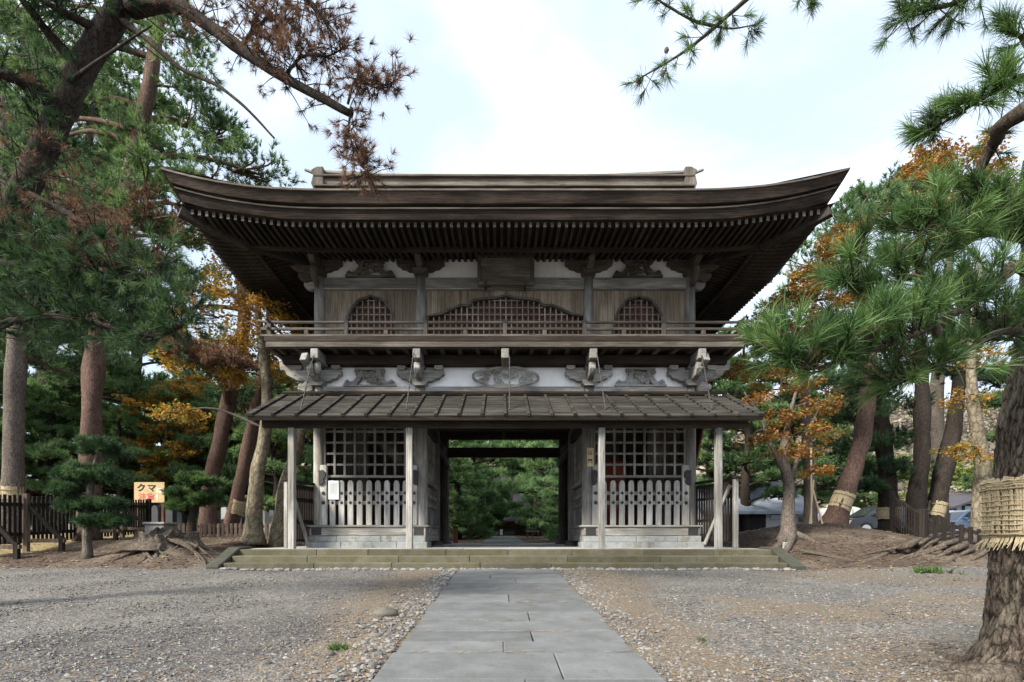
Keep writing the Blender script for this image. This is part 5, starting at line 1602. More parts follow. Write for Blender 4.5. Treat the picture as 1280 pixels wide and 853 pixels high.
v_, t_ = needles(GP, GA, 40, 0.13, 0.006, 0.5, np.array(GT))
np_mesh('crown', v_, 3, t_, M['needle_dark'], lt)
v_, t_ = needles(DP, DA, 34, 0.10, 0.0055, 0.7, np.array(DT_))
np_mesh('dead_foliage', v_, 3, t_, M['needle_dead'], lt)

# ---- middle distance, left
def gz(x, y): return g1(x, y) - 0.05
def base(px, Y):
    x = xx(px, Y); return Vector((x, Y, gz(x, Y)))
pine('tall_pine', 'tall pine with pinkish upper trunk rising behind the small pruned pine', [base(110, 15), P(113, 590, 15), P(116, 480, 15), P(128, 380, 15), P(150, 280, 15), P(172, 180, 15), P(190, 90, 15), P(200, -20, 15), P(205, -120, 15)],
     [0.30, 0.265, 0.25, 0.235, 0.22, 0.2, 0.18, 0.14, 0.07],
     pads_px([(290, 225, 16, 55, 25, 1.6), (330, 215, 16, 40, 18, 1.3), (240, 250, 15, 50, 28, 1.5), (215, 190, 15.5, 55, 30, 1.5), (250, 150, 15.5, 45, 30, 1.5), (285, 175, 16, 30, 20, 1.1), (225, 100, 15, 40, 30, 1.4),
              (150, 170, 15.5, 45, 30, 1.4), (110, 120, 15.5, 45, 32, 1.4), (165, 50, 15, 55, 35, 1.6), (100, 50, 15, 55, 35, 1.6), (230, 40, 15.5, 30, 30, 1.2), (40, 60, 15.5, 55, 40, 1.6), (60, 170, 16, 45, 30, 1.5),
              (150, 245, 14.5, 55, 28, 1.5), (90, 250, 14.5, 50, 26, 1.5), (190, 225, 14, 40, 22, 1.2), (30, 150, 16, 40, 40, 1.5), (130, 0, 15, 80, 40, 1.8), (20, 0, 15, 60, 40, 1.6), (230, 300, 15.5, 45, 18, 1.2), (180, 280, 14.5, 45, 20, 1.2), (300, 265, 16.5, 40, 14, 1.0)]),
     ('needle_mid',), 16, 12, 20, 0.2, 0.02, 0.6, 'bark_red', dead=pads_px([(150, 300, 13.8, 55, 16, 0.9), (190, 265, 13.8, 40, 15, 0.9), (80, 285, 13.8, 35, 14, 0.8)]))
pine('straight_pine', 'straight grey trunked pine standing behind the left end of the dark fence', [base(13, 14.5), P(16, 580, 14.5), P(19, 480, 14.5), P(22, 380, 14.5), P(10, 250, 14.5), P(0, 120, 14.5)], [0.28, 0.24, 0.23, 0.215, 0.18, 0.1],
     pads_px([(20, 440, 15, 50, 18, 1.3), (-20, 380, 15, 55, 30, 1.4), (50, 410, 15.5, 55, 20, 1.3), (0, 300, 15, 50, 30, 1.4), (60, 330, 15.5, 50, 30, 1.4), (20, 230, 15, 55, 30, 1.4), (70, 460, 16, 50, 15, 1.2)]),
     ('needle_dark',), 14, 11, 18, 0.2, 0.02, 0.6, 'bark_grey')
straw_band('straw band round the grey trunk behind the left end of the dark fence', P(14.5, 619, 14.5), (0.02, 0, 1), 0.262, 0.42)
pine('cloud_pruned_pine', 'small dark pine pruned into layered pads in front of the left fence', [base(109, 11.7), P(109, 660, 11.7), P(112, 620, 11.7), P(118, 585, 11.7), P(126, 555, 11.7)], [0.10, 0.085, 0.07, 0.05, 0.03],
     pads_px([(126, 563, 11.7, 28, 14, 0.5), (94, 598, 11.7, 24, 16, 0.45), (126, 600, 11.7, 29, 16, 0.5), (94, 634, 11.7, 19, 12, 0.42), (130, 632, 11.7, 26, 9, 0.45), (116, 654, 11.6, 19, 8, 0.42), (142, 652, 11.7, 17, 7, 0.4), (85, 615, 11.6, 14, 11, 0.35)]),
     ('needle_dark',), 30, 15, 22, 0.13, 0.012, 0.5, 'bark_grey', flare=0.1)
pine('cloud_pruned_pine', 'small bright green pruned pine beside the tan sign', [base(238, 13.6), P(240, 650, 13.6), P(243, 620, 13.6), P(236, 598, 13.6)], [0.12, 0.10, 0.07, 0.03],
     pads_px([(239, 600, 13.6, 18, 8, 0.45), (254, 604, 13.6, 14, 8, 0.45), (224, 618, 13.6, 14, 7, 0.4), (252, 628, 13.6, 18, 9, 0.45), (228, 633, 13.6, 13, 7, 0.4), (263, 622, 13.7, 10, 7, 0.35)]),
     ('needle_near',), 24, 14, 18, 0.13, 0.014, 0.5, 'bark_dark', flare=0.1)
leaf_tree('golden_tree', 'smooth beige trunked tree with golden autumn leaves left of the gate', [base(316, 15), P(318, 640, 15), P(322, 590, 15), P(331, 545, 15), P(334, 490, 15), P(328, 440, 15), P(322, 380, 15), P(330, 320, 15)], [0.27, 0.215, 0.19, 0.17, 0.15, 0.12, 0.08, 0.03],
     pads_px([(300, 380, 15, 45, 26, 1.2), (340, 400, 15, 38, 24, 1.1), (280, 345, 15.3, 40, 22, 1.2), (330, 350, 15.3, 30, 20, 1.1), (300, 425, 15, 45, 18, 1.2), (255, 400, 15, 40, 20, 1.2), (340, 440, 15.5, 30, 16, 1.0), (270, 300, 16, 25, 14, 1.0), (235, 455, 15, 40, 9, 1.0), (215, 515, 15.2, 34, 9, 1.0), (290, 470, 15.5, 35, 14, 1.0)]),
     'leaf_yellow', 'bark_smooth', 18, 46, 0.085, flare=0.45)
pine('reddish_pine', 'slender reddish pine leaning right behind the golden tree', [base(258, 19), P(264, 600, 19), P(278, 540, 19), P(292, 470, 19), P(305, 400, 19), P(300, 320, 19), P(310, 270, 19)], [0.30, 0.27, 0.25, 0.23, 0.2, 0.16, 0.06],
     pads_px([(300, 330, 19, 45, 18, 1.5), (260, 360, 19, 45, 20, 1.5), (330, 300, 20, 35, 16, 1.4), (230, 420, 19, 45, 16, 1.4), (280, 270, 19, 35, 14, 1.4), (200, 390, 19.5, 45, 18, 1.4)]),
     ('needle_mid',), 15, 11, 17, 0.22, 0.024, 0.6, 'bark_red', dead=pads_px([(250, 445, 14.6, 45, 14, 0.8), (285, 455, 14.6, 35, 12, 0.8), (215, 430, 14.2, 30, 14, 0.8)]))
pine('reddish_pine', 'dark reddish pine leaning right close behind the golden tree trunk', [base(286, 20), P(297, 620, 20), P(310, 560, 20), P(322, 500, 20), P(335, 420, 20), P(340, 340, 20)], [0.28, 0.25, 0.23, 0.2, 0.17, 0.1],
     pads_px([(360, 480, 20, 40, 18, 1.4), (340, 390, 20, 40, 18, 1.4), (300, 500, 20.5, 35, 14, 1.3), (350, 530, 20.5, 35, 12, 1.2)]), ('needle_dark',), 15, 11, 17, 0.22, 0.024, 0.6, 'bark_red')
straw_band('straw band on the dark reddish trunk between the golden tree and the sign', P(297, 634, 20), (0.3, 0, 1), 0.27, 0.5)
leaf_tree('pale_trunk_tree', 'pale beige trunk with a few yellow leaves standing behind the left canopy post', [base(346, 15.6), P(352, 640, 15.6), P(358, 600, 15.6), P(372, 560, 15.6), P(380, 520, 15.6), P(392, 470, 15.6), P(400, 400, 15.6)], [0.26, 0.2, 0.17, 0.15, 0.13, 0.09, 0.04],
     pads_px([(368, 470, 16, 25, 20, 0.9), (372, 420, 16.2, 25, 18, 0.8)]), 'leaf_yellow', 'bark_smooth', 10, 30, 0.09)

# ---- middle distance, right
leaf_tree('orange_tree', 'small spreading tree with orange and green leaves on the right hand mound', [base(985, 13.4), P(985, 650, 13.4), P(986, 610, 13.4), P(980, 570, 13.4), P(985, 530, 13.4), P(995, 490, 13.4)], [0.19, 0.155, 0.14, 0.11, 0.07, 0.03],
     pads_px([(950, 550, 13, 30, 9, 0.7), (990, 565, 13.2, 32, 9, 0.8), (1020, 540, 13.4, 28, 12, 0.9), (940, 500, 13.4, 25, 12, 0.8), (985, 520, 13, 25, 12, 0.8), (1030, 505, 13.4, 25, 14, 0.9), (960, 470, 13.8, 28, 12, 0.9), (1000, 480, 13.6, 25, 12, 0.9), (1015, 590, 13.4, 20, 7, 0.6), (930, 460, 14, 20, 10, 0.8)]),
     'leaf_orange', 'bark_grey', 15, 30, 0.075, flare=0.6,
     extra=[([P(985, 600, 13.4), P(965, 560, 13.3), P(950, 520, 13.3), P(930, 490, 13.2)], [0.07, 0.05, 0.035, 0.015]), ([P(986, 605, 13.4), P(1000, 565, 13.5), P(1015, 530, 13.5), P(1028, 500, 13.5)], [0.07, 0.05, 0.035, 0.015]),
            ([base(985, 13.3) + Vector((0, 0, .15)), base(965, 13.0) + Vector((0, 0, .1)), base(938, 12.7) + Vector((0, 0, .07)), base(905, 12.6)], [0.12, 0.08, 0.06, 0.03]), ([base(990, 13.3) + Vector((0, 0, .15)), base(985, 12.8) + Vector((0, 0, .1)), base(972, 12.2) + Vector((0, 0, .07)), base(965, 11.8)], [0.12, 0.075, 0.05, 0.02]),
            ([base(992, 13.4) + Vector((0, 0, .15)), base(1010, 13.1) + Vector((0, 0, .08)), base(1025, 12.8) + Vector((0, 0, 0))], [0.11, 0.07, 0.03])])
pine('red_trunk_pine', 'leaning pine with a red brown trunk and straw band on the right mound', [base(1040, 16), P(1052, 627, 16), P(1066, 590, 16), P(1079, 540, 16), P(1086, 480, 16), P(1084, 400, 16), P(1070, 330, 16), P(1075, 260, 16)], [0.33, 0.27, 0.255, 0.24, 0.21, 0.17, 0.12, 0.05],
     pads_px([(1000, 330, 16.5, 40, 22, 1.4), (1040, 290, 16.5, 40, 22, 1.4), (1075, 270, 17, 35, 22, 1.4), (1050, 350, 16.5, 45, 20, 1.4), (990, 380, 16.5, 35, 16, 1.2), (1100, 330, 17, 40, 22, 1.4), (1110, 260, 17.5, 35, 18, 1.3), (1010, 430, 17, 45, 18, 1.4), (960, 420, 17, 30, 14, 1.1), (1090, 240, 17, 25, 12, 1.0)]),
     ('needle_mid',), 15, 11, 18, 0.22, 0.022, 0.6, 'bark_red')
straw_band('slanting straw band on the leaning red brown trunk', P(1052, 627, 16), (0.42, 0, 1), 0.285, 0.48)
pine('bushy_pine', 'dark bushy pine with a short banded trunk behind the right mound', [base(1111, 19.5), P(1111, 640, 19.5), P(1108, 590, 19.5), P(1102, 530, 19.5), P(1100, 460, 19.5)], [0.36, 0.33, 0.3, 0.24, 0.1],
     pads_px([(1100, 590, 19.5, 40, 18, 1.5), (1085, 560, 19.5, 35, 18, 1.4), (1115, 550, 20, 35, 18, 1.4), (1065, 520, 19, 40, 20, 1.5), (1105, 510, 19.5, 45, 20, 1.6), (1090, 470, 19.5, 45, 20, 1.5), (1050, 490, 19.5, 35, 16, 1.3), (1120, 480, 20, 30, 18, 1.3), (1080, 610, 19.3, 22, 10, 1.0)]),
     ('needle_dark',), 17, 12, 18, 0.24, 0.026, 0.6, 'bark_dark', flare=0.1)
straw_band('broad straw band on the short trunk of the dark bushy pine', P(1111, 642, 19.5), (0, 0, 1), 0.37, 0.42)
pine('dark_trunk_pine', 'upright dark trunked pine behind the right picket fence', [base(1143, 18.5), P(1146, 620, 18.5), P(1152, 570, 18.5), P(1153, 510, 18.5), P(1150, 430, 18.5), P(1150, 340, 18.5), P(1150, 260, 18.5)], [0.30, 0.275, 0.25, 0.23, 0.2, 0.15, 0.06],
     pads_px([(1150, 420, 18.5, 45, 22, 1.6), (1190, 380, 19, 45, 22, 1.6), (1120, 380, 19, 40, 22, 1.5), (1160, 320, 19, 45, 22, 1.6), (1200, 440, 19.5, 40, 20, 1.5), (1145, 270, 19, 30, 18, 1.2)]), ('needle_dark',), 15, 11, 18, 0.24, 0.026, 0.6, 'bark_dark')
pine('leaning_trunk_pine', 'dark pine leaning right with a straw band behind the right picket fence', [base(1160, 19), P(1168, 637, 19), P(1182, 580, 19), P(1192, 530, 19), P(1202, 450, 19), P(1210, 360, 19)], [0.33, 0.29, 0.27, 0.24, 0.19, 0.1],
     pads_px([(1200, 470, 19.5, 40, 16, 1.4), (1225, 420, 19.5, 40, 20, 1.5), (1220, 350, 20, 40, 22, 1.5), (1250, 480, 20, 35, 18, 1.4), (1260, 400, 20, 35, 22, 1.4)]), ('needle_dark',), 15, 11, 18, 0.24, 0.026, 0.6, 'bark_dark')
straw_band('straw band on the dark trunk leaning behind the picket fence', P(1169, 637, 19), (0.25, 0, 1), 0.305, 0.5)
leaf_tree('pale_grey_tree', 'pale grey trunked tree with sparse yellow leaves beside the near pine', [base(1226, 15.5), P(1226, 620, 15.5), P(1228, 580, 15.5), P(1222, 540, 15.5), P(1215, 490, 15.5), P(1215, 430, 15.5), P(1225, 330, 15.5)], [0.24, 0.205, 0.195, 0.17, 0.14, 0.1, 0.04],
     pads_px([(1215, 570, 15, 28, 6, 0.7), (1195, 560, 15.3, 25, 7, 0.7), (1240, 500, 15.5, 28, 16, 0.9), (1200, 500, 16, 28, 14, 0.9), (1225, 450, 15.5, 30, 16, 1.0)]), 'leaf_yellow', 'bark_smooth', 10, 26, 0.085)
leaf_tree('orange_tree', 'tall orange leaved tree rising behind the pines at the top right', [base(1175, 24), P(1175, 600, 24), P(1170, 500, 24), P(1180, 400, 24), P(1190, 300, 24), P(1200, 220, 24)], [0.34, 0.3, 0.26, 0.2, 0.13, 0.05],
     pads_px([(1190, 205, 24, 38, 22, 1.6), (1225, 200, 24, 30, 22, 1.5), (1205, 235, 24, 40, 20, 1.6), (1160, 240, 24, 30, 18, 1.5), (1240, 240, 24, 35, 22, 1.5), (1150, 205, 24.5, 18, 14, 1.2), (1175, 265, 24, 35, 18, 1.5), (1135, 225, 24, 24, 14, 1.3), (1165, 215, 23.5, 26, 16, 1.4), (1115, 255, 24, 20, 12, 1.2), (1215, 275, 24, 35, 18, 1.5)]), 'leaf_orange', 'bark_grey', 20, 70, 0.12)
leaf_tree('orange_tree', 'orange leaved tree showing between the main roof corner and the red trunk pine', [base(1012, 16.6), P(1012, 600, 16.6), P(1006, 500, 16.6), P(1008, 420, 16.4), P(1030, 340, 16.2)], [0.2, 0.17, 0.14, 0.1, 0.04],
     pads_px([(965, 398, 15, 34, 16, 1.0), (1000, 365, 15, 34, 14, 0.9), (1042, 315, 15.2, 32, 15, 0.9), (985, 425, 15.5, 32, 12, 1.0), (1030, 395, 15.2, 38, 13, 1.0), (1062, 372, 15.2, 32, 11, 0.8), (1070, 290, 15.4, 28, 14, 0.8), (985, 455, 16, 35, 14, 1.1), (1015, 345, 15.2, 26, 11, 0.8), (945, 420, 15.8, 26, 12, 0.9)]), 'leaf_orange', 'bark_grey', 17, 56, 0.095)

# ---- the wood further back: three kinds of pine and two of leaf tree, copied
def proto_pine(h, seed, mat, rm, t0=0.25, barkm='bark_dark'):
    rn = random.Random(seed)
    pts = [Vector((0, 0, -0.1))]
    for k in range(1, 7): pts.append(Vector((rn.uniform(-.25, .25) * k * 0.4, rn.uniform(-.25, .25) * k * 0.4, h * k / 6)))
    c = catmull(pts, 4); pads = []
    npad = 34
    for k in range(npad):
        f_ = t0 + (1 - t0) * (k + 0.5) / npad
        s_ = c[min(int(f_ * (len(c) - 1)), len(c) - 1)]
        r = rm * (0.35 + 0.9 * math.sin(math.pi * min(1, (1 - f_) * 0.9 + 0.08))) * rn.uniform(0.3, 1.0)
        a = k * 2.4 + rn.uniform(-0.6, 0.6)
        pw = rn.uniform(0.8, 1.25) * rm * 0.36
        pads.append((s_.x + r * math.cos(a), s_.y + r * math.sin(a), s_.z + rn.uniform(-0.2, 0.2), pw, pw, pw * 0.42))
    return pine('forest_pine', None, pts, [0.3, 0.28, 0.25, 0.22, 0.17, 0.11, 0.04], pads, (mat,), 14, 10, 11, 0.3, 0.05, 0.65, barkm, flare=0.1, n=9)
def proto_leaf(h, seed, mat, rm):
    rn = random.Random(seed)
    pts = [Vector((0, 0, -0.1))] + [Vector((rn.uniform(-.2, .2) * k * 0.5, rn.uniform(-.2, .2) * k * 0.5, h * 0.8 * k / 5)) for k in range(1, 6)]
    pads = []
    for k in range(22):
        a = k * 2.4; f_ = rn.uniform(0.35, 1); r = rm * rn.uniform(0.2, 1) * math.sin(math.pi * (1.05 - f_ * 0.8))
        pads.append((r * math.cos(a), r * math.sin(a), h * f_, rm * 0.4, rm * 0.4, rm * 0.22))
    return leaf_tree('forest_leaf_tree', None, pts, [0.2, 0.18, 0.15, 0.12, 0.08, 0.03], pads, mat, 'bark_grey', 12, 30, 0.17, n=8)
def place(proto, spots, label, cat, group):
    first = True
    for (px, Y, s_) in spots:
        o = proto if first else copy_tree(proto)
        first = False
        x = xx(px, Y)
        o.location = (x, Y, gz(x, Y)); o.scale = (s_, s_, s_); o.rotation_euler = (0, 0, random.uniform(0, 6.28))
        tag(o, label, cat, group)
place(proto_pine(12.5, 1, 'needle_mid', 2.8), [(-60, 26, 1.1), (70, 29, 1.05), (165, 31, 1.0), (240, 36, 0.9), (110, 38, 1.1), (340, 34, 0.85)],
      'tall dark forest pine among others beyond the graves at left', 'pine tree', 'dark pines of the wood left of the gate')
place(proto_pine(9, 2, 'needle_lightened', 2.9, 0.08), [(20, 23, 0.75), (150, 24, 0.62), (345, 24, 0.72), (235, 26, 0.75), (75, 25, 0.8), (-50, 22, 0.8), (190, 28, 0.85), (300, 26, 0.8), (395, 29, 0.85)],
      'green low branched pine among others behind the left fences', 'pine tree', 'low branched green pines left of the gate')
place(proto_pine(8.5, 3, 'needle_lightened', 2.9, 0.06), [(572, 30, 0.85), (700, 31, 0.85), (590, 42, 1.1), (672, 41, 1.1), (520, 36, 1.0), (748, 36, 1.0), (545, 27, 0.6), (715, 27, 0.55), (628, 50, 1.25), (560, 48, 1.2), (700, 50, 1.2)],
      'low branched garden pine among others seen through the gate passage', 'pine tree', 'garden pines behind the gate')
place(proto_pine(12, 4, 'needle_mid', 2.8, 0.2), [(930, 27, 0.85), (985, 30, 0.9), (1050, 29, 0.85), (1010, 36, 0.95), (1310, 26, 0.9), (890, 30, 0.85)],
      'dark forest pine among others behind the right hand trees', 'pine tree', 'dark pines of the wood right of the gate')
place(proto_leaf(9, 5, 'leaf_yellow', 2.6), [(345, 27, 0.95), (285, 28, 1.1), (245, 30, 1.0), (205, 24, 0.75)], 'golden leaved tree among pines at the edge of the wood', 'tree', 'golden leaved trees in the left wood')
place(proto_leaf(8, 6, 'leaf_green', 2.4), [(1180, 46, 0.8), (1215, 40, 0.65), (1110, 40, 0.75), (1150, 43, 0.7), (1245, 44, 0.8), (1080, 34, 0.6), (960, 33, 0.6)], 'yellow green leaved tree at the foot of the hillside', 'tree', 'yellow green trees right of the gate')
place(proto_leaf(2.2, 8, 'leaf_red', 1.3), [(45, 24, 0.8), (70, 26, 0.9), (20, 25, 0.8)], 'low red leaved shrub behind the left fence', 'shrub', 'red leaved shrubs behind the left fence')
place(proto_pine(21, 9, 'needle_mid', 2.7, 0.3), [(-50, 20, 1.0), (60, 24, 1.1), (112, 21.5, 0.95), (165, 27, 1.1)],
      'very tall forest pine among the tallest ones behind the leaning pine', 'pine tree', 'tallest pines behind the leaning pine')
# bare woodland on the hillside
hp = []; ht = []
for _ in range(2600):
    x = rng.uniform(-60, 130); y = rng.uniform(60, 150)
    z = g1(x, y); hh_ = rng.uniform(2, 6)
    k = 26
    o_ = in_ball(k, 0.5) * np.array([2.0, 2.0, hh_ / 2]) + np.array([x, y, z + hh_ * 0.5])
    hp.append(o_); ht.append(np.full(k, rng.choice([rng.uniform(0, 0.75), rng.uniform(0, 0.75), 1.0])))
v_, t_ = leaves(np.concatenate(hp), 0.75, np.concatenate(ht))
tag(np_mesh('bare_wood', v_, 4, t_, M['bare']), kind='stuff')
# ---------------------------------------------------------------- left: fence, stumps, sign, graves
fence = thing('picket_fence', 'dark brown picket fence with diagonal props at the left edge', 'fence', (-10.8, 14.0, g1(-10.8, 14)))
fa, fb = Vector((-11.65, 10.2, 0)), Vector((-12.0, 18.2, 0))
fdir = (fb - fa).normalized(); fang = math.atan2(fdir.y, fdir.x)
def fpt(u, off=0.0):
    p = fa + (fb - fa) * u
    return Vector((p.x + off * 1.0, p.y, 0))
fa = P(-40, 645, 11.4); fb = P(184, 645, 18.2); fa.z = fb.z = 0
fdir = (fb - fa).normalized(); fang = math.atan2(fdir.y, fdir.x)
nrm_ = Vector((fdir.y, -fdir.x, 0))
Lf = (fb - fa).length
def ftop(y): return 2.05 + (y - 12) * 0.046
nP = int(Lf / 0.145)
for k in range(nP):
    p = fa + fdir * (k + 0.5) * Lf / nP
    zt_ = ftop(p.y) + random.uniform(-0.012, 0.012); zb_ = zt_ - 1.15
    MB().box((p.x, p.y, (zt_ + zb_) / 2), (0.085, 0.022, zt_ - zb_), fang, random.uniform(-.01, .01)).build('picket', W['fence_z'], fence, bevel=0.004)
for dz in (0.22, 0.93):
    a, b_ = fa - nrm_ * 0.035, fb - nrm_ * 0.035
    MB().bar((a.x, a.y, ftop(a.y) - dz), (b_.x, b_.y, ftop(b_.y) - dz), 0.045, 0.09).build('rail', W['fence_x'], fence)
for k in range(5):
    u = [0.02, 0.22, 0.53, 0.78, 1.0][k]
    p = fa + (fb - fa) * u + nrm_ * 0.06
    zg = g1(p.x, p.y) - 0.1; zt_ = ftop(p.y) + 0.04
    MB().box((p.x, p.y, (zg + zt_) / 2), (0.11, 0.11, zt_ - zg), fang).build('post', W['picket_z'] if k < 4 else W['fence_z'], fence, bevel=0.008)
    if k < 4:
        q_ = p + nrm_ * 0.8
        z2 = max(g1(q_.x, q_.y), zg)
        MB().bar((p.x, p.y, zt_ - 0.25), (q_.x, q_.y, z2 + 0.28), 0.07, 0.09).build('prop', W['fence_z'], fence, bevel=0.006)
        MB().bar((p.x, p.y, z2 + 0.26), (q_.x + nrm_.x * 0.08, q_.y + nrm_.y * 0.08, z2 + 0.26), 0.09, 0.09).build('prop_rail', W['picket_z'], fence, bevel=0.006)
        MB().box((q_.x, q_.y, z2 + 0.1), (0.1, 0.1, 0.5), fang).build('prop_post', W['fence_z'], fence, bevel=0.006)

def stump(label, px, Y, r, h, roots, seed):
    rn = random.Random(seed)
    p0 = base(px, Y); p0.z += 0.03
    t = thing('tree_stump', label, 'tree stump', p0, 'stumps on the left mound')
    n_ = 48; lev = 14; v = []; 
    for j in range(lev):
        f_ = j / (lev - 1)
        for k in range(n_):
            a = 2 * math.pi * k / n_
            rid = 0.5 + 0.5 * math.sin(a * roots + seed) 
            rr_ = r * (1 + 1.1 * (1 - f_) ** 3 * (0.35 + 0.65 * rid)) * (1 + 0.05 * math.sin(a * 17 + 3 * f_) + 0.05 * math.sin(a * 7))
            jag = f_ ** 4 * h * (0.55 * mnoise.noise(Vector((math.cos(a) * 1.3, math.sin(a) * 1.3, seed))) + 0.25 * mnoise.noise(Vector((math.cos(a) * 5, math.sin(a) * 5, seed))))
            v.append((p0.x + rr_ * math.cos(a), p0.y + rr_ * math.sin(a), p0.z - 0.05 + h * f_ + jag))
    f = [(j * n_ + k, j * n_ + (k + 1) % n_, (j + 1) * n_ + (k + 1) % n_, (j + 1) * n_ + k) for j in range(lev - 1) for k in range(n_)]
    v.append((p0.x, p0.y, p0.z + h * 0.55)); f += [((lev - 1) * n_ + k, (lev - 1) * n_ + (k + 1) % n_, lev * n_) for k in range(n_)]
    MB().add(v, f).build('trunk', M['root'], t, smooth=True)
    for k in range(roots + 5):
        a = rn.uniform(-3.3, 0.5)
        L_ = rn.uniform(0.8, 1.7) * r * 3
        pts = []
        for i in range(10):
            s_ = i / 9
            d = r * 0.8 + L_ * s_
            aa = a + 0.35 * math.sin(3 * s_ + k)
            x = p0.x + d * math.cos(aa); y = p0.y + d * math.sin(aa) * 0.7
            pts.append((x, y, g1(x, y) + (0.22 * h + 0.05) * (1 - s_) ** 2 + 0.02 - 0.05 * s_))
        MB().tube(pts, [0.036 * (1 - 0.75 * i / 9) * (r / 0.3) + 0.008 for i in range(10)], 8, 0.3).build('root', M['root'], t, smooth=True)
stump('large weathered stump with sprawling roots nearest the left fence', 193, 12.0, 0.36, 0.40, 6, 2)
stump('pale weathered stump between the sign and the stone steps', 232, 12.6, 0.27, 0.38, 5, 7)

# the bear warning sign
YS = 19.0
a, b_ = P(167.5, 628.5, YS), P(205.5, 603, YS)
sgn = thing('warning_sign', 'tan bear warning sign with bold dark and red lettering behind the left fence', 'sign', (b_.x - 0.1, YS, g1(b_.x, YS)))
MB().bx(a.x, b_.x, YS, YS + 0.03, a.z, b_.z).build('sign_board', M['sign'], sgn, bevel=0.006)
for x in (a.x + 0.12, b_.x - 0.09):
    MB().bx(x - 0.04, x + 0.04, YS + 0.032, YS + 0.10, g1(x, YS) - 0.1, b_.z - 0.05).build('sign_post', W['rust_z'], sgn, bevel=0.005)
def sg(px, py): q_ = P(px, py, YS - 0.006); return q_
text_mesh('ク', 0.30, M['ink'], 'lettering', sgn, sg(176.5, 610.5), 0.009, 1.1)
text_mesh('マ', 0.30, M['ink'], 'lettering', sgn, sg(189.5, 610.8), 0.009, 1.1)
text_mesh('に', 0.20, M['white_ink'], 'lettering', sgn, sg(199, 613.5), 0.007, 1.05)
text_mesh('注', 0.26, M['red_ink'], 'lettering', sgn, sg(178, 621.5), 0.004, 1.15)
text_mesh('意', 0.26, M['red_ink'], 'lettering', sgn, sg(188.5, 621.5), 0.004, 1.15)
text_mesh('！', 0.25, M['white_ink'], 'lettering', sgn, sg(198.5, 622.5), 0.003, 1.0)

# low back fence before the graves
bf = thing('low_picket_fence', 'low brown picket fence along the front of the graves', 'fence', (xx(275, 17), 17, g1(xx(275, 17), 17)))
x0, x1 = xx(200, 17), xx(352, 17)
zt_, zb_ = zz(654.5, 17), zz(676, 17)
k_ = int((x1 - x0) / 0.135)
for k in range(k_):
    x = x0 + (x1 - x0) * (k + 0.5) / k_
    MB().bx(x - 0.045, x + 0.045, 16.98, 17.0, zb_ + random.uniform(-0.02, 0.02), zt_ + random.uniform(-0.01, 0.01)).build('picket', W['picket_z'], bf, bevel=0.004)
for z in (zb_ + 0.12, zt_ - 0.1): MB().bx(x0, x1, 17.001, 17.04, z - 0.03, z + 0.03).build('rail', W['picket_z'], bf)
for k in range(5):
    x = x0 + (x1 - x0) * k / 4
    MB().bx(x - 0.05, x + 0.05, 17.041, 17.12, g1(x, 17) - 0.2, zt_ + 0.02).build('post', W['picket_z'], bf)
# graves
def grave(px, pytop, pybot, Y, wpx, mat, label, rounded=False, group=None):
    a_, b_ = P(px - wpx / 2, pybot, Y), P(px + wpx / 2, pytop, Y)
    t = thing('gravestone', label, 'gravestone', ((a_.x + b_.x) / 2, Y, g1(a_.x, Y)), group)
    w = b_.x - a_.x; h = b_.z - a_.z; cx_ = (a_.x + b_.x) / 2; zg = min(g1(cx_, Y), a_.z) 
    if rounded:
        pl = [(cx_ - w / 2, a_.z)] + [(cx_ + w / 2 * math.cos(R(180 - q)), a_.z + h * 0.7 + h * 0.3 * math.sin(R(q))) for q in range(0, 181, 20)] + [(cx_ + w / 2, a_.z)]
        MB().prism(pl, Y - 0.15, Y + 0.15).build('stone', M[mat], t, bevel=0.02)
    else:
        MB().bx(a_.x, b_.x, Y - w / 2, Y + w / 2, a_.z, b_.z - w * 0.12).add([(a_.x, Y - w / 2, b_.z - w * 0.12), (b_.x, Y - w / 2, b_.z - w * 0.12), (b_.x, Y + w / 2, b_.z - w * 0.12), (a_.x, Y + w / 2, b_.z - w * 0.12), (cx_, Y, b_.z)], [(0, 1, 4), (1, 2, 4), (2, 3, 4), (3, 0, 4)]).build('stone', M[mat], t, bevel=0.01)
    MB().bx(a_.x - w * 0.35, b_.x + w * 0.35, Y - w * 0.9, Y + w * 0.9, zg - 0.1, a_.z + 0.02).build('base_block', M['boxgrey'] if mat != 'grave' else M['grave'], t, bevel=0.015)
gG = 'dark gravestones of the graveyard at left'
for i, (px, t_, w, Y) in enumerate(((196, 632, 10, 21), (214, 636, 9, 22), (268, 638, 9, 22), (284, 642, 8, 23), (300, 645, 9, 22), (338, 640, 6, 21), (345, 644, 7, 23), (310, 640, 7, 24), (256, 645, 9, 21), (226, 640, 8, 24))):
    grave(px, t_, 662, Y, w, 'grave', 'dark polished gravestone among others behind the low picket fence', i % 3 == 0, gG)
grave(281.5, 634, 650, 22.5, 7, 'grave_pale', 'pale gravestone tallest of the light ones left of the golden tree')
grave(329.5, 638.5, 668, 19.5, 6, 'grave_pale', 'narrow pale gravestone right of the golden tree trunk')
grave(340, 637.5, 645, 20.2, 5, 'grave_pale', 'small pale stone beside the narrow pale gravestone')
gb = thing('stone_box', 'square grey stone offering box behind the large stump', 'stone box', base(197, 16))
a, b_ = P(186, 672, 16), P(210, 653, 16)
MB().bx(a.x, b_.x, 15.8, 16.4, g1(a.x, 16) - 0.1, b_.z - 0.08).build('box_body', M['boxgrey'], gb, bevel=0.02)
MB().bx(a.x - 0.04, b_.x + 0.04, 15.75, 16.45, b_.z - 0.078, b_.z).build('box_lid', M['boxgrey'], gb, bevel=0.02)
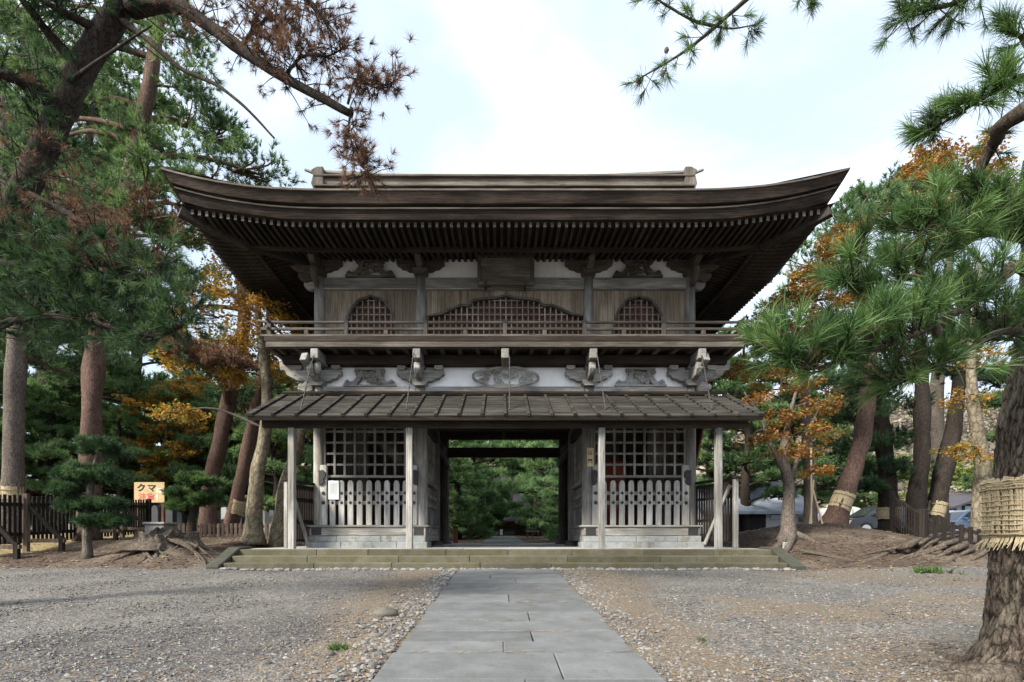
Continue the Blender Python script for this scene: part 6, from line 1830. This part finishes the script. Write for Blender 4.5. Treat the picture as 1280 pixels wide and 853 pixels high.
# ---------------------------------------------------------------- right: fence, roots, houses, cars
rf = thing('picket_fence', 'dark brown picket fence dropping down the bank at right', 'fence', (9.9, 12.6, g1(9.9, 12.6)))
def fence_run(a, b_, za, zb_, n_, ha, hb, post_mat='picket_z'):
    d = (b_ - a); ang = math.atan2(d.y, d.x); nn = Vector((d.y, -d.x, 0)).normalized()
    for k in range(n_):
        u = (k + 0.5) / n_; p = a + d * u; zt = za + (zb_ - za) * u + random.uniform(-.012, .012); h = ha + (hb - ha) * u
        MB().box((p.x, p.y, zt - h / 2), (0.09, 0.022, h), ang).build('picket', W['fence_z'], rf, bevel=0.004)
    for q_ in (0.12, 0.72):
        MB().bar((a.x + nn.x * -.03, a.y + nn.y * -.03, za - q_ * ha), (b_.x + nn.x * -.03, b_.y + nn.y * -.03, zb_ - q_ * hb), 0.045, 0.08).build('rail', W['fence_x'], rf)
pA, pB, pC = P(1115, 645, 17), P(1153, 645, 12.6), P(1242, 645, 12.0)
pA.z = pB.z = pC.z = 0
fence_run(pA, pB, zz(618, 17), zz(641, 12.6), 12, 0.95, 0.95)
fence_run(pB, pC, zz(641, 12.6), zz(667, 12.0), 8, 0.95, 0.8)
for p, py_, Y in ((pA, 614, 17), (pB, 637, 12.6), (pC, 660, 12.0)):
    zt_ = zz(py_, Y); zg = g1(p.x, p.y) - 0.25
    MB().box((p.x, p.y - 0.03, (zt_ + zg) / 2), (0.13, 0.12, zt_ - zg), 0.3).build('post', W['fence_z'], rf, bevel=0.01)
# the tangle of roots on the bank
rt_ = thing('root_mass', 'sprawling bare tree roots spread over the bank below the right fence', 'tree roots', P(1200, 672, 12.0))
def gp(px, py):
    """point on the ground below pixel ray, found by marching"""
    for Y in np.arange(6, 24, 0.05):
        x = xx(px, Y)
        if zz(py, Y) <= g1(x, Y): return Vector((x, Y, g1(x, Y)))
    return P(px, py, 13)
for lst, r in (([(1225, 668), (1190, 668), (1150, 678), (1115, 690), (1075, 704), (1040, 712)], 0.11), ([(1225, 672), (1195, 678), (1165, 688), (1130, 698), (1100, 706)], 0.08), ([(1230, 676), (1205, 684), (1185, 692), (1160, 700), (1140, 708)], 0.09),
               ([(1210, 668), (1200, 676), (1190, 686), (1178, 694)], 0.07), ([(1180, 670), (1160, 676), (1140, 686), (1110, 692), (1085, 697)], 0.06), ([(1230, 682), (1215, 690), (1195, 697), (1180, 706)], 0.07),
               ([(1235, 690), (1222, 697), (1210, 704)], 0.06), ([(1160, 672), (1130, 684), (1095, 692), (1060, 700)], 0.05), ([(1215, 674), (1185, 684), (1155, 694), (1120, 703)], 0.05), ([(1200, 670), (1172, 676), (1150, 690), (1135, 700)], 0.055)):
    pts = [gp(*p) for p in lst]
    pts = [p + Vector((0, 0, r * (0.55 - 0.9 * i / (len(pts) - 1)))) for i, p in enumerate(pts)]
    c = [p_ + Vector((0.05 * mnoise.noise(p_ * 2.3), 0.05 * mnoise.noise(p_ * 2.3 + Vector((5, 0, 0))), 0.035 * mnoise.noise(p_ * 3 + Vector((0, 7, 0))))) for p_ in catmull(pts, 6)]
    r *= 0.95
    MB().tube(c, [r * (1 - 0.65 * i / (len(c) - 1)) for i in range(len(c))], 9, 0.35).build('root', M['root'], rt_, smooth=True)
p0 = gp(1222, 676)
MB().tube([p0 + Vector((0.25, 0.3, -0.25)), p0 + Vector((0.2, 0.25, 0.1)), p0 + Vector((0.1, 0.2, 0.24))], [0.5, 0.42, 0.12], 14, 0.4).build('root_crown', M['root'], rt_, smooth=True)
# white offcut and drain edge beside the steps
ke = tag(MB().bar(P(1000, 688, 12.3) + Vector((0, 0, 0)), P(1068, 701, 11.8), 0.07, 0.06).build('timber_beam', W['brown_x'], None, bevel=0.01), 'narrow weathered timber beam lying on the bank right of the steps', 'beam')
tag(MB().box(gp(981, 688) + Vector((0, 0, 0.08)), (0.1, 0.06, 0.2), 0.2, 0.1, 0.1).build('marker_stub', M['boxgrey'], None, bevel=0.01), 'small grey marker stub at the top of the right cheek stone', 'marker')
# bamboo poles of a tree stake
bs = thing('tree_stake', 'thin leaning bamboo tripod stake right of the small orange tree', 'tree stake', base(1018, 14.2))
for (ta, tb) in (((1017, 600), (1012, 655)), ((1015, 608), (1028, 655)), ((1014, 560), (1014, 655))):
    MB().tube([P(ta[0], ta[1], 14.2), P(tb[0], tb[1], 14.2)], 0.022, 7).build('bamboo_pole', M['plate'], bs)

def house(label, x0, x1, y0, y1, zg, zw, zr, over, wall, roofm, ridge='x', dark_frame=True):
    t = thing('house', label, 'house', ((x0 + x1) / 2, y0, zg))
    MB().bx(x0, x1, y0, y1, zg - 0.2, zw).build('wall', M[wall], t)
    mb = MB()
    if ridge == 'y':
        xm = (x0 + x1) / 2
        MB().prism([(x0, zw), (x1, zw), (xm, zr - 0.12)], y0 + 0.002, y0 + 0.1).build('gable', M[wall], t)
        sl = (zr - zw) / (xm - x0)
        mb.prism([(x0 - over, zw - sl * over), (xm, zr), (x1 + over, zw - sl * over), (x1 + over, zw - sl * over + 0.14), (xm, zr + 0.16), (x0 - over, zw - sl * over + 0.14)], y0 - over, y1 + over)
    else:
        ym = (y0 + y1) / 2; sl = (zr - zw) / (ym - y0)
        MB().prism([(y0, zw), (y1, zw), (ym, zr - 0.12)], x0 + 0.002, x0 + 0.1, 'yz').build('gable', M[wall], t)
        mb.prism([(y0 - over, zw - sl * over), (ym, zr), (y1 + over, zw - sl * over), (y1 + over, zw - sl * over + 0.14), (ym, zr + 0.16), (y0 - over, zw - sl * over + 0.14)], x0 - over, x1 + over, 'yz')
    mb.build('roof', M[roofm], t)
    return t
# white gabled house far right
YH = 38
a, b_ = P(1196, 655, YH), P(1245, 632, YH)
h1 = house('white walled house with a dark gabled roof beyond the parked cars', a.x, b_.x + 2.5, YH, YH + 6, g1(a.x, YH), zz(631, YH), zz(615, YH), 0.9, 'white_wall', 'roof_dark', 'y')
xm = (a.x + b_.x + 2.5) / 2
MB().bx(a.x - 0.02, b_.x + 2.5, YH - 0.06, YH - 0.003, zz(632.5, YH), zz(630, YH)).build('beam', M['ink'], h1)
MB().bx(a.x + 0.35, a.x + 0.55, YH - 0.05, YH - 0.002, g1(a.x, YH), zz(632.6, YH)).build('pillar', M['ink'], h1)
MB().bx(xm - 1.6, xm + 1.2, YH - 0.05, YH - 0.002, g1(a.x, YH) + 0.8, g1(a.x, YH) + 1.5).build('window', M['glass'], h1)
# blue grey roofed house behind the orange tree
YH = 27
a, b_ = P(925, 655, YH), P(985, 630, YH)
h2 = house('low house with a grey blue roof and white wall behind the orange tree', a.x - 1.5, b_.x + 0.5, YH, YH + 5, g1(a.x, YH), zz(634, YH), zz(600, YH), 0.7, 'white_wall', 'roof_tile', 'x')
MB().bx(a.x - 1.0, a.x + 1.3, YH - 0.04, YH - 0.002, g1(a.x, YH), zz(640, YH)).build('doorway', M['ink'], h2)
MB().bx(b_.x - 0.9, b_.x, YH - 0.04, YH - 0.002, zz(650, YH), zz(640, YH)).build('window', M['glass'], h2)
# white storage tent
YH = 27
t = thing('storage_tent', 'white rounded storage tent behind the leaning red trunk pine', 'tent', P(1075, 655, YH))
a, b_ = P(1036, 660, YH), P(1084, 633, YH)
w = b_.x - a.x
pl = [(a.x, g1(a.x, YH) - 0.1)] + [(a.x + w / 2 - w / 2 * math.cos(R(q)) , b_.z - 0.75 + 0.75 * math.sin(R(q)) ** 0.6) for q in range(0, 181, 15)] + [(b_.x, g1(a.x, YH) - 0.1)]
MB().prism(pl, YH, YH + 5).build('cover', M['white_wall'], t)
for q in (0.3, 0.62): MB().bx(a.x + w * q - 0.015, a.x + w * q + 0.015, YH - 0.02, YH - 0.002, g1(a.x, YH), b_.z - 0.15).build('seam', M['grey_ink'], t)
# steel pole
pp = thing('steel_pole', 'pale galvanised pole standing behind the white gabled house', 'pole', P(1219, 655, 46))
zt_ = zz(588, 46)
MB().cyl(xx(1219, 46), 46, g1(xx(1219, 46), 46), zt_, 0.2, 0.16, 12).build('shaft', M['steel'], pp, smooth=True)
MB().bx(xx(1219, 46) - 0.28, xx(1219, 46) + 0.28, 45.8, 46.2, zt_ - 0.5, zt_ - 0.35).build('bracket', M['steel'], pp)
# lantern on a post among the right trees
lp = thing('garden_lantern', 'small white lantern lamp on a thin post above the right fence', 'lamp', P(1118, 640, 20))
x = xx(1117.5, 20); z1 = zz(611, 20)
MB().cyl(x, 20, g1(x, 20), z1 - 0.02, 0.04, 0.04, 8).build('post', M['iron'], lp)
MB().cyl(x, 20, z1 - 0.02, z1 + 0.22, 0.09, 0.13, 10).build('lamp_glass', M['white_ink'], lp)
MB().cyl(x, 20, z1 + 0.22, z1 + 0.34, 0.22, 0.05, 10).build('lamp_cap', M['iron'], lp)

def car(label, px, Y, mat, heading, kind='sedan'):
    x0 = xx(px, Y); zg = g1(x0, Y)
    t = thing('parked_car', label, 'car', (0, 0, 0), 'cars parked beyond the right fence')
    L_ = 4.2; Wd = 1.68; H = 1.45 if kind == 'sedan' else 1.7
    low = [(-2.1, 0.3), (-2.12, 0.55), (-2.05, 0.85), (-1.3, 0.92), (1.1, 0.92), (1.95, 0.78), (2.12, 0.55), (2.1, 0.3)]
    if kind == 'van': low = [(-2.1, 0.3), (-2.12, 0.6), (-2.08, 0.95), (-1.3, 0.98), (1.4, 0.98), (2.0, 0.85), (2.12, 0.55), (2.1, 0.3)]
    cab = [(-1.85, 0.88), (-1.3, H - 0.05), (-0.9, H), (0.3, H), (0.65, H - 0.08), (1.35, 0.88)] if kind == 'sedan' else [(-2.06, 0.93), (-1.85, H - 0.06), (-1.6, H), (0.6, H), (0.95, H - 0.1), (1.6, 0.93)]
    MB().prism(low, -Wd / 2, Wd / 2).build('body', M[mat], t, bevel=0.06)
    n_ = len(cab)
    v = [(p[0], -Wd / 2 + 0.06 + (0.16 if p[1] > 1.1 else 0), p[1]) for p in cab] + [(p[0], Wd / 2 - 0.06 - (0.16 if p[1] > 1.1 else 0), p[1]) for p in cab]
    MB().add(v, [tuple(range(n_)), tuple(range(2 * n_ - 1, n_ - 1, -1))] + [(i, i + n_, (i + 1) % n_ + n_, (i + 1) % n_) for i in range(n_)]).build('cabin', M[mat], t, bevel=0.04)
    def ip(s): return s
    zw0, zw1 = 0.97, H - 0.12
    for s in (-1, 1):
        def sd(z): return s * (Wd / 2 - 0.06 - 0.16 * min(1, max(0, (z - 0.9) / (H - 0.95))) + 0.012)
        xf = cab[-1][0] - 0.42; xt = cab[-2][0] - 0.12; xr_ = cab[0][0] + 0.25; xrt_ = cab[1][0] + 0.12
        for (a0, a1, b0, b1) in ((xr_, -0.15, xrt_, -0.15), (-0.07, xf + 0.12, -0.07, xt)):
            MB().add([(a0, sd(zw0), zw0), (a1, sd(zw0), zw0), (b1, sd(zw1), zw1), (b0, sd(zw1), zw1)], [(0, 1, 2, 3)]).build('side_window', M['glass'], t)
    def quad_end(i, j, name):
        a_, b2 = Vector((cab[i][0], 0, cab[i][1])), Vector((cab[j][0], 0, cab[j][1]))
        nn = Vector((b2.z - a_.z, 0, -(b2.x - a_.x))).normalized()
        if nn.x * (1 if i > 2 else -1) < 0: nn = -nn
        a_, b2 = a_.lerp(b2, 0.08) + nn * 0.012, a_.lerp(b2, 0.92) + nn * 0.012
        MB().add([(a_.x, -Wd / 2 + 0.14, a_.z), (a_.x, Wd / 2 - 0.14, a_.z), (b2.x, Wd / 2 - 0.28, b2.z), (b2.x, -Wd / 2 + 0.28, b2.z)], [(0, 1, 2, 3)]).build(name, M['glass'], t)
    quad_end(n_ - 1, n_ - 2, 'windscreen'); quad_end(0, 1, 'rear_window')
    for wx in (-1.3, 1.3):
        for s in (-1, 1):
            wh = MB().tube([(wx, s * (Wd / 2 - 0.2), 0.32), (wx, s * (Wd / 2 + 0.01), 0.32)], 0.32, 20).build('wheel', M['tyre'], t)
            MB().tube([(wx, s * (Wd / 2), 0.32), (wx, s * (Wd / 2 + 0.025), 0.32)], 0.2, 16).build('rim', M['steel'], wh)
    for s in (-1, 1):
        MB().box((2.05, s * 0.6, 0.68), (0.14, 0.34, 0.14)).build('headlight', M['white_ink'], t, bevel=0.03)
        MB().box((-2.07, s * 0.62, 0.75), (0.1, 0.26, 0.2)).build('tail_light', M['red_ink'], t, bevel=0.03)
        MB().box((0.95, s * (Wd / 2 + 0.06), 0.98), (0.12, 0.2, 0.13)).build('wing_mirror', M[mat], t, bevel=0.03)
    t.location = (x0, Y, zg); t.rotation_euler = (0, 0, heading)
car('black parked car under the dark bushy pine', 1106, 25, 'car_black', R(175))
car('white parked car partly hidden between the two dark trunks', 1150, 30, 'car_white', R(60), 'van')
car('silver parked car right of the dark leaning trunk', 1182, 29, 'car_silver', R(20))
car('blue grey parked car in front of the white gabled house', 1208, 28, 'car_blue', R(185))

# ---------------------------------------------------------------- beyond the gate
YB_ = 43.5
hb = house('dark timber temple hall with red brown boards beyond the garden pines', xx(560, 47), xx(700, 47), 47, 52, g1(0, 47), 4.2, 7.5, 1.4, 'hall_boards', 'roof_dark', 'x')
mb = MB(); x = xx(616, 46.9)
while x < xx(645, 46.9): mb.bx(x, x + 0.28, 46.9, 46.99, zz(661, 46.9), zz(640, 46.9)); x += 0.3
mb.build('door_boarding', W['rust_z'], hb)
mb = MB()
for k in range(9): mb.bx(xx(646 + k * 4, 46.9), xx(646.6 + k * 4, 46.9), 46.9, 46.99, zz(661, 46.9), zz(646, 46.9))
mb.bx(xx(645, 46.9), xx(682, 46.9), 46.85, 46.89, zz(647, 46.9), zz(645.6, 46.9))
mb.build('lattice_screen', W['brown_z'], hb)
st = thing('stone_stairs', 'short flight of dark stone stairs at the end of the garden path', 'stairs', P(627, 670, 42))
for k in range(5):
    z0 = 0.785 + 0.3 + k * 0.15
    o = MB().bx(xx(613, 42), xx(643, 42), 42 + k * 0.35, 44.6, z0 - 0.5 if k == 0 else z0 - 0.02, z0 + 0.15).build('stair_step', M['cheek'], st, bevel=0.02)
ws = tag(MB().bx(xx(625, 41), xx(628.2, 41), 41.0, 41.05, zz(669, 41), zz(662, 41)).build('white_notice_board', M['paper'], None), 'tiny white notice board standing before the far stone stairs', 'notice board')
rl_ = thing('timber_railing', 'thin timber railing right of the garden path beyond the passage', 'railing', P(662, 671, 34))
for px in (659.5, 666, 673):
    MB().bx(xx(px, 34) - 0.03, xx(px, 34) + 0.03, 33.97, 34.03, g1(2, 34) - 0.05, zz(664, 34)).build('post', W['picket_z'], rl_)
MB().bx(xx(658, 34), xx(674, 34), 33.96, 34.04, zz(664.8, 34), zz(663.6, 34)).build('rail', W['silver_x'], rl_)
sl_ = thing('marker_post', 'reddish brown wooden marker post just behind the left passage column', 'marker post', (xx(569, 22), 22, g1(xx(569, 22), 22)))
MB().bx(xx(566, 22), xx(572, 22), 21.95, 22.15, g1(xx(569, 22), 22) - 0.1, zz(659, 22)).build('post', W['rust_z'], sl_, bevel=0.01)
MB().bx(xx(566, 22) - 0.03, xx(572, 22) + 0.03, 21.92, 22.18, zz(659, 22), zz(658, 22)).build('cap', W['dark_x'], sl_, bevel=0.005)

# ---------------------------------------------------------------- loose stones, litter, weeds
def octa(P_, S_, T_):
    """squashed stones: octahedra cut to 8 faces"""
    N = len(P_)
    base_ = np.array([[1, 0, 0], [-1, 0, 0], [0, 1, 0], [0, -1, 0], [0, 0, 1], [0, 0, -1]], float)
    an = rng.uniform(0, 2 * np.pi, N); ca, sa = np.cos(an), np.sin(an)
    s3 = S_[:, None] * np.stack([rng.uniform(0.7, 1.3, N), rng.uniform(0.6, 1.0, N), rng.uniform(0.4, 0.75, N)], -1)
    b_ = base_[None] * s3[:, None, :]
    b_ = b_ + rng.normal(0, 0.12, b_.shape) * S_[:, None, None]
    x = b_[..., 0] * ca[:, None] - b_[..., 1] * sa[:, None]; y = b_[..., 0] * sa[:, None] + b_[..., 1] * ca[:, None]
    q_ = np.stack([x, y, b_[..., 2]], -1) + P_[:, None, :]
    tri = np.array([[0, 2, 4], [2, 1, 4], [1, 3, 4], [3, 0, 4], [2, 0, 5], [1, 2, 5], [3, 1, 5], [0, 3, 5]])
    return q_[:, tri].reshape(-1, 3), np.repeat(T_, 24)
def cobbles(P_, S_, T_):
    import itertools
    base_ = [[1, 0, 0], [0, 1, 0], [-1, 0, 0], [0, -1, 0], [0, 0, 1], [0, 0, -1]]
    tri = [(0, 1, 4), (1, 2, 4), (2, 3, 4), (3, 0, 4), (1, 0, 5), (2, 1, 5), (3, 2, 5), (0, 3, 5)]
    B_ = [np.array(p, float) for p in base_]; key = {}; out = []
    def mid(a, b):
        k_ = (min(a, b), max(a, b))
        if k_ not in key: key[k_] = len(B_); v0 = B_[a] + B_[b]; B_.append(v0 / np.linalg.norm(v0))
        return key[k_]
    for a, b, c in tri:
        x_, y_, z_ = mid(a, b), mid(b, c), mid(c, a)
        out += [(a, x_, z_), (x_, b, y_), (z_, y_, c), (x_, y_, z_)]
    B_ = np.array(B_); N = len(P_)
    an = rng.uniform(0, 2 * np.pi, N); ca, sa = np.cos(an), np.sin(an)
    s3 = S_[:, None] * np.stack([rng.uniform(0.8, 1.35, N), rng.uniform(0.6, 1.0, N), rng.uniform(0.4, 0.7, N)], -1)
    b_ = B_[None] * s3[:, None, :] * (1 + rng.normal(0, 0.07, (N, len(B_), 1)))
    x = b_[..., 0] * ca[:, None] - b_[..., 1] * sa[:, None]; y = b_[..., 0] * sa[:, None] + b_[..., 1] * ca[:, None]
    q_ = np.stack([x, y, b_[..., 2]], -1) + P_[:, None, :]
    o_ = np.array(out)
    return q_[:, o_].reshape(-1, 3), np.repeat(T_, 3 * len(o_))
def scatter(n_, y0, y1, xmax, power=1.0):
    y = y0 + (y1 - y0) * rng.uniform(0, 1, n_) ** power
    x = rng.uniform(-1, 1, n_) * np.minimum(xmax, y * 1.02 + 0.3)
    return x, y
x, y = scatter(60000, 3.1, 10.9, 10, 1.4)
keep = np.abs(x - 0.11) > 0.99
x, y = x[keep], y[keep]
S = np.clip(rng.gamma(3, 0.003, len(x)), 0.004, 0.022)
Pq = np.stack([x, y, G(x, y) + S * 0.15], -1)
v_, t_ = octa(Pq, S, rng.uniform(0, 1, len(x)) ** 1.2)
tag(np_mesh('gravel', v_, 3, t_, M['pebble']), kind='stuff')
N = 2800
y = rng.uniform(3.2, 10.9, N); side = rng.choice([-1, 1], N)
d = np.abs(rng.normal(0, 0.22, N)) + 0.02
x = 0.11 + side * (0.98 + d)
S = np.clip(rng.gamma(2.2, 0.0065, N), 0.005, 0.03) * np.where(side < 0, 1.15, 0.85)
v_, t_ = cobbles(np.stack([x, y, G(x, y) + S * 0.2], -1), S, rng.uniform(0.1, 0.9, N))
tag(np_mesh('path_edge_pebbles', v_, 3, t_, M['pebble']), kind='stuff')
N = 420
x = GX + rng.uniform(-5.9, 5.9, N); y = 10.93 - np.abs(rng.normal(0, 0.05, N)); S = rng.uniform(0.03, 0.075, N)
v_, t_ = cobbles(np.stack([x, y, G(x, y) + S * 0.1], -1), S, rng.uniform(0.3, 0.9, N))
tag(np_mesh('rubble_strip', v_, 3, t_, M['pebble']), kind='stuff')
# fallen pine needles and leaves
def litter(x, y, L_, w_, lift=0.006, mat='litter', name='fallen_needles', z=None):
    n_ = len(x); a_ = rng.uniform(0, 2 * np.pi, n_); l_ = L_ * rng.uniform(0.5, 1.2, n_)
    dx, dy = np.cos(a_) * l_ / 2, np.sin(a_) * l_ / 2; wx, wy = -np.sin(a_) * w_ / 2, np.cos(a_) * w_ / 2
    z = (G(x, y) if z is None else z) + lift + rng.uniform(0, 0.008, n_); dz = rng.uniform(-0.006, 0.012, n_)
    q_ = np.stack([np.stack([x - dx - wx, y - dy - wy, z - 0.002], -1), np.stack([x - dx + wx, y - dy + wy, z - 0.002], -1), np.stack([x + dx + wx, y + dy + wy, z + dz], -1), np.stack([x + dx - wx, y + dy - wy, z + dz], -1)], 1)
    tag(np_mesh(name, q_.reshape(-1, 3), 4, np.repeat(rng.uniform(0, 1, n_), 4), M[mat]), kind='stuff')
x, y = scatter(9000, 3.1, 11, 10, 1.3); k = np.abs(x - 0.11) > 1.0
dens = np.interp(np.abs(x - 0.11), [1, 1.8, 3, 10], [1, 0.8, 0.35, 0.3]); k &= rng.uniform(0, 1, len(x)) < dens
litter(x[k], y[k], 0.09, 0.0045)
nx_ = 700; y = rng.uniform(3.1, 7, nx_); x = 3.3 + rng.normal(0, 0.8, nx_); litter(x, y, 0.1, 0.0045)
yj_ = np.array([4.24, 5.0, 5.5, 6.7, 7.4, 7.9, 8.57]); y = rng.choice(yj_, 260) + rng.normal(0, 0.02, 260); x = 0.11 + rng.uniform(-0.96, 0.96, 260)
litter(x, y, 0.10, 0.005, 0.003, z=0.0377 * y + 0.022)
n_ = 5200; sd = rng.choice([-1, 1], n_); x = sd * rng.uniform(6.2, 13, n_); y = rng.uniform(10.7, 20, n_)
litter(x, y, 0.075, 0.035, 0.012, 'litter', 'fallen_leaves')
def rock(px, py, r, seed, label):
    rn_ = np.random.default_rng(seed); p = gp(px, py) if py < 700 else Vector((xx(px, 737.04 / (py - 645)), 737.04 / (py - 645), 0))
    p.z = g1(p.x, p.y)
    mb = MB(); nth_, nph = 12, 7; v = []
    for j in range(nph):
        ph = math.pi * j / (nph - 1)
        for k in range(nth_):
            a = 2 * math.pi * k / nth_
            q_ = Vector((math.cos(a) * math.sin(ph), math.sin(a) * math.sin(ph), math.cos(ph)))
            s_ = 1 + 0.3 * mnoise.noise(q_ * 1.5 + Vector((seed, 0, 0)))
            v.append((p.x + q_.x * r * s_ * 1.3, p.y + q_.y * r * s_, p.z + r * 0.2 + q_.z * r * 0.6 * s_))
    f = [(j * nth_ + k, j * nth_ + (k + 1) % nth_, (j + 1) * nth_ + (k + 1) % nth_, (j + 1) * nth_ + k) for j in range(nph - 1) for k in range(nth_)]
    o = mb.add(v, f).build('rock', M['rock'], None, smooth=True)
    tag(o, label, 'rock', 'loose rocks left of the path')
rock(482, 768, 0.11, 1, 'flat brown rock lying left of the path, largest of the loose ones')
rock(470, 797, 0.05, 2, 'round grey rock at the left edge of the path')
rock(410, 819, 0.045, 3, 'small rounded rock beside the green weed')
rock(332, 829, 0.035, 4, 'pebble sized rock left of the green weed, nearest the camera')
def weed(px, py, r, n_, label):
    Y = 737.04 / (py - 645); x0 = xx(px, Y); p = Vector((x0, Y, g1(x0, Y)))
    pts = np.array([[p.x, p.y, p.z]]) + rng.normal(0, r * 0.35, (n_, 3)) * np.array([1, 1, 0])
    v_, t_ = needles(pts, np.tile([0, 0, 1.0], (n_, 1)), 7, r * 0.55, r * 0.12, 0.7, rng.uniform(0, 1, n_))
    o = np_mesh('weed', v_, 3, t_, M['weed'])
    tag(o, label, 'weed')
weed(424, 812, 0.13, 26, 'small green weed growing in the gravel left of the path')
weed(883, 803, 0.08, 12, 'tiny green weed growing in the gravel right of the path')
weed(1160, 716, 0.34, 34, 'low patch of green weed before the bare roots at right')
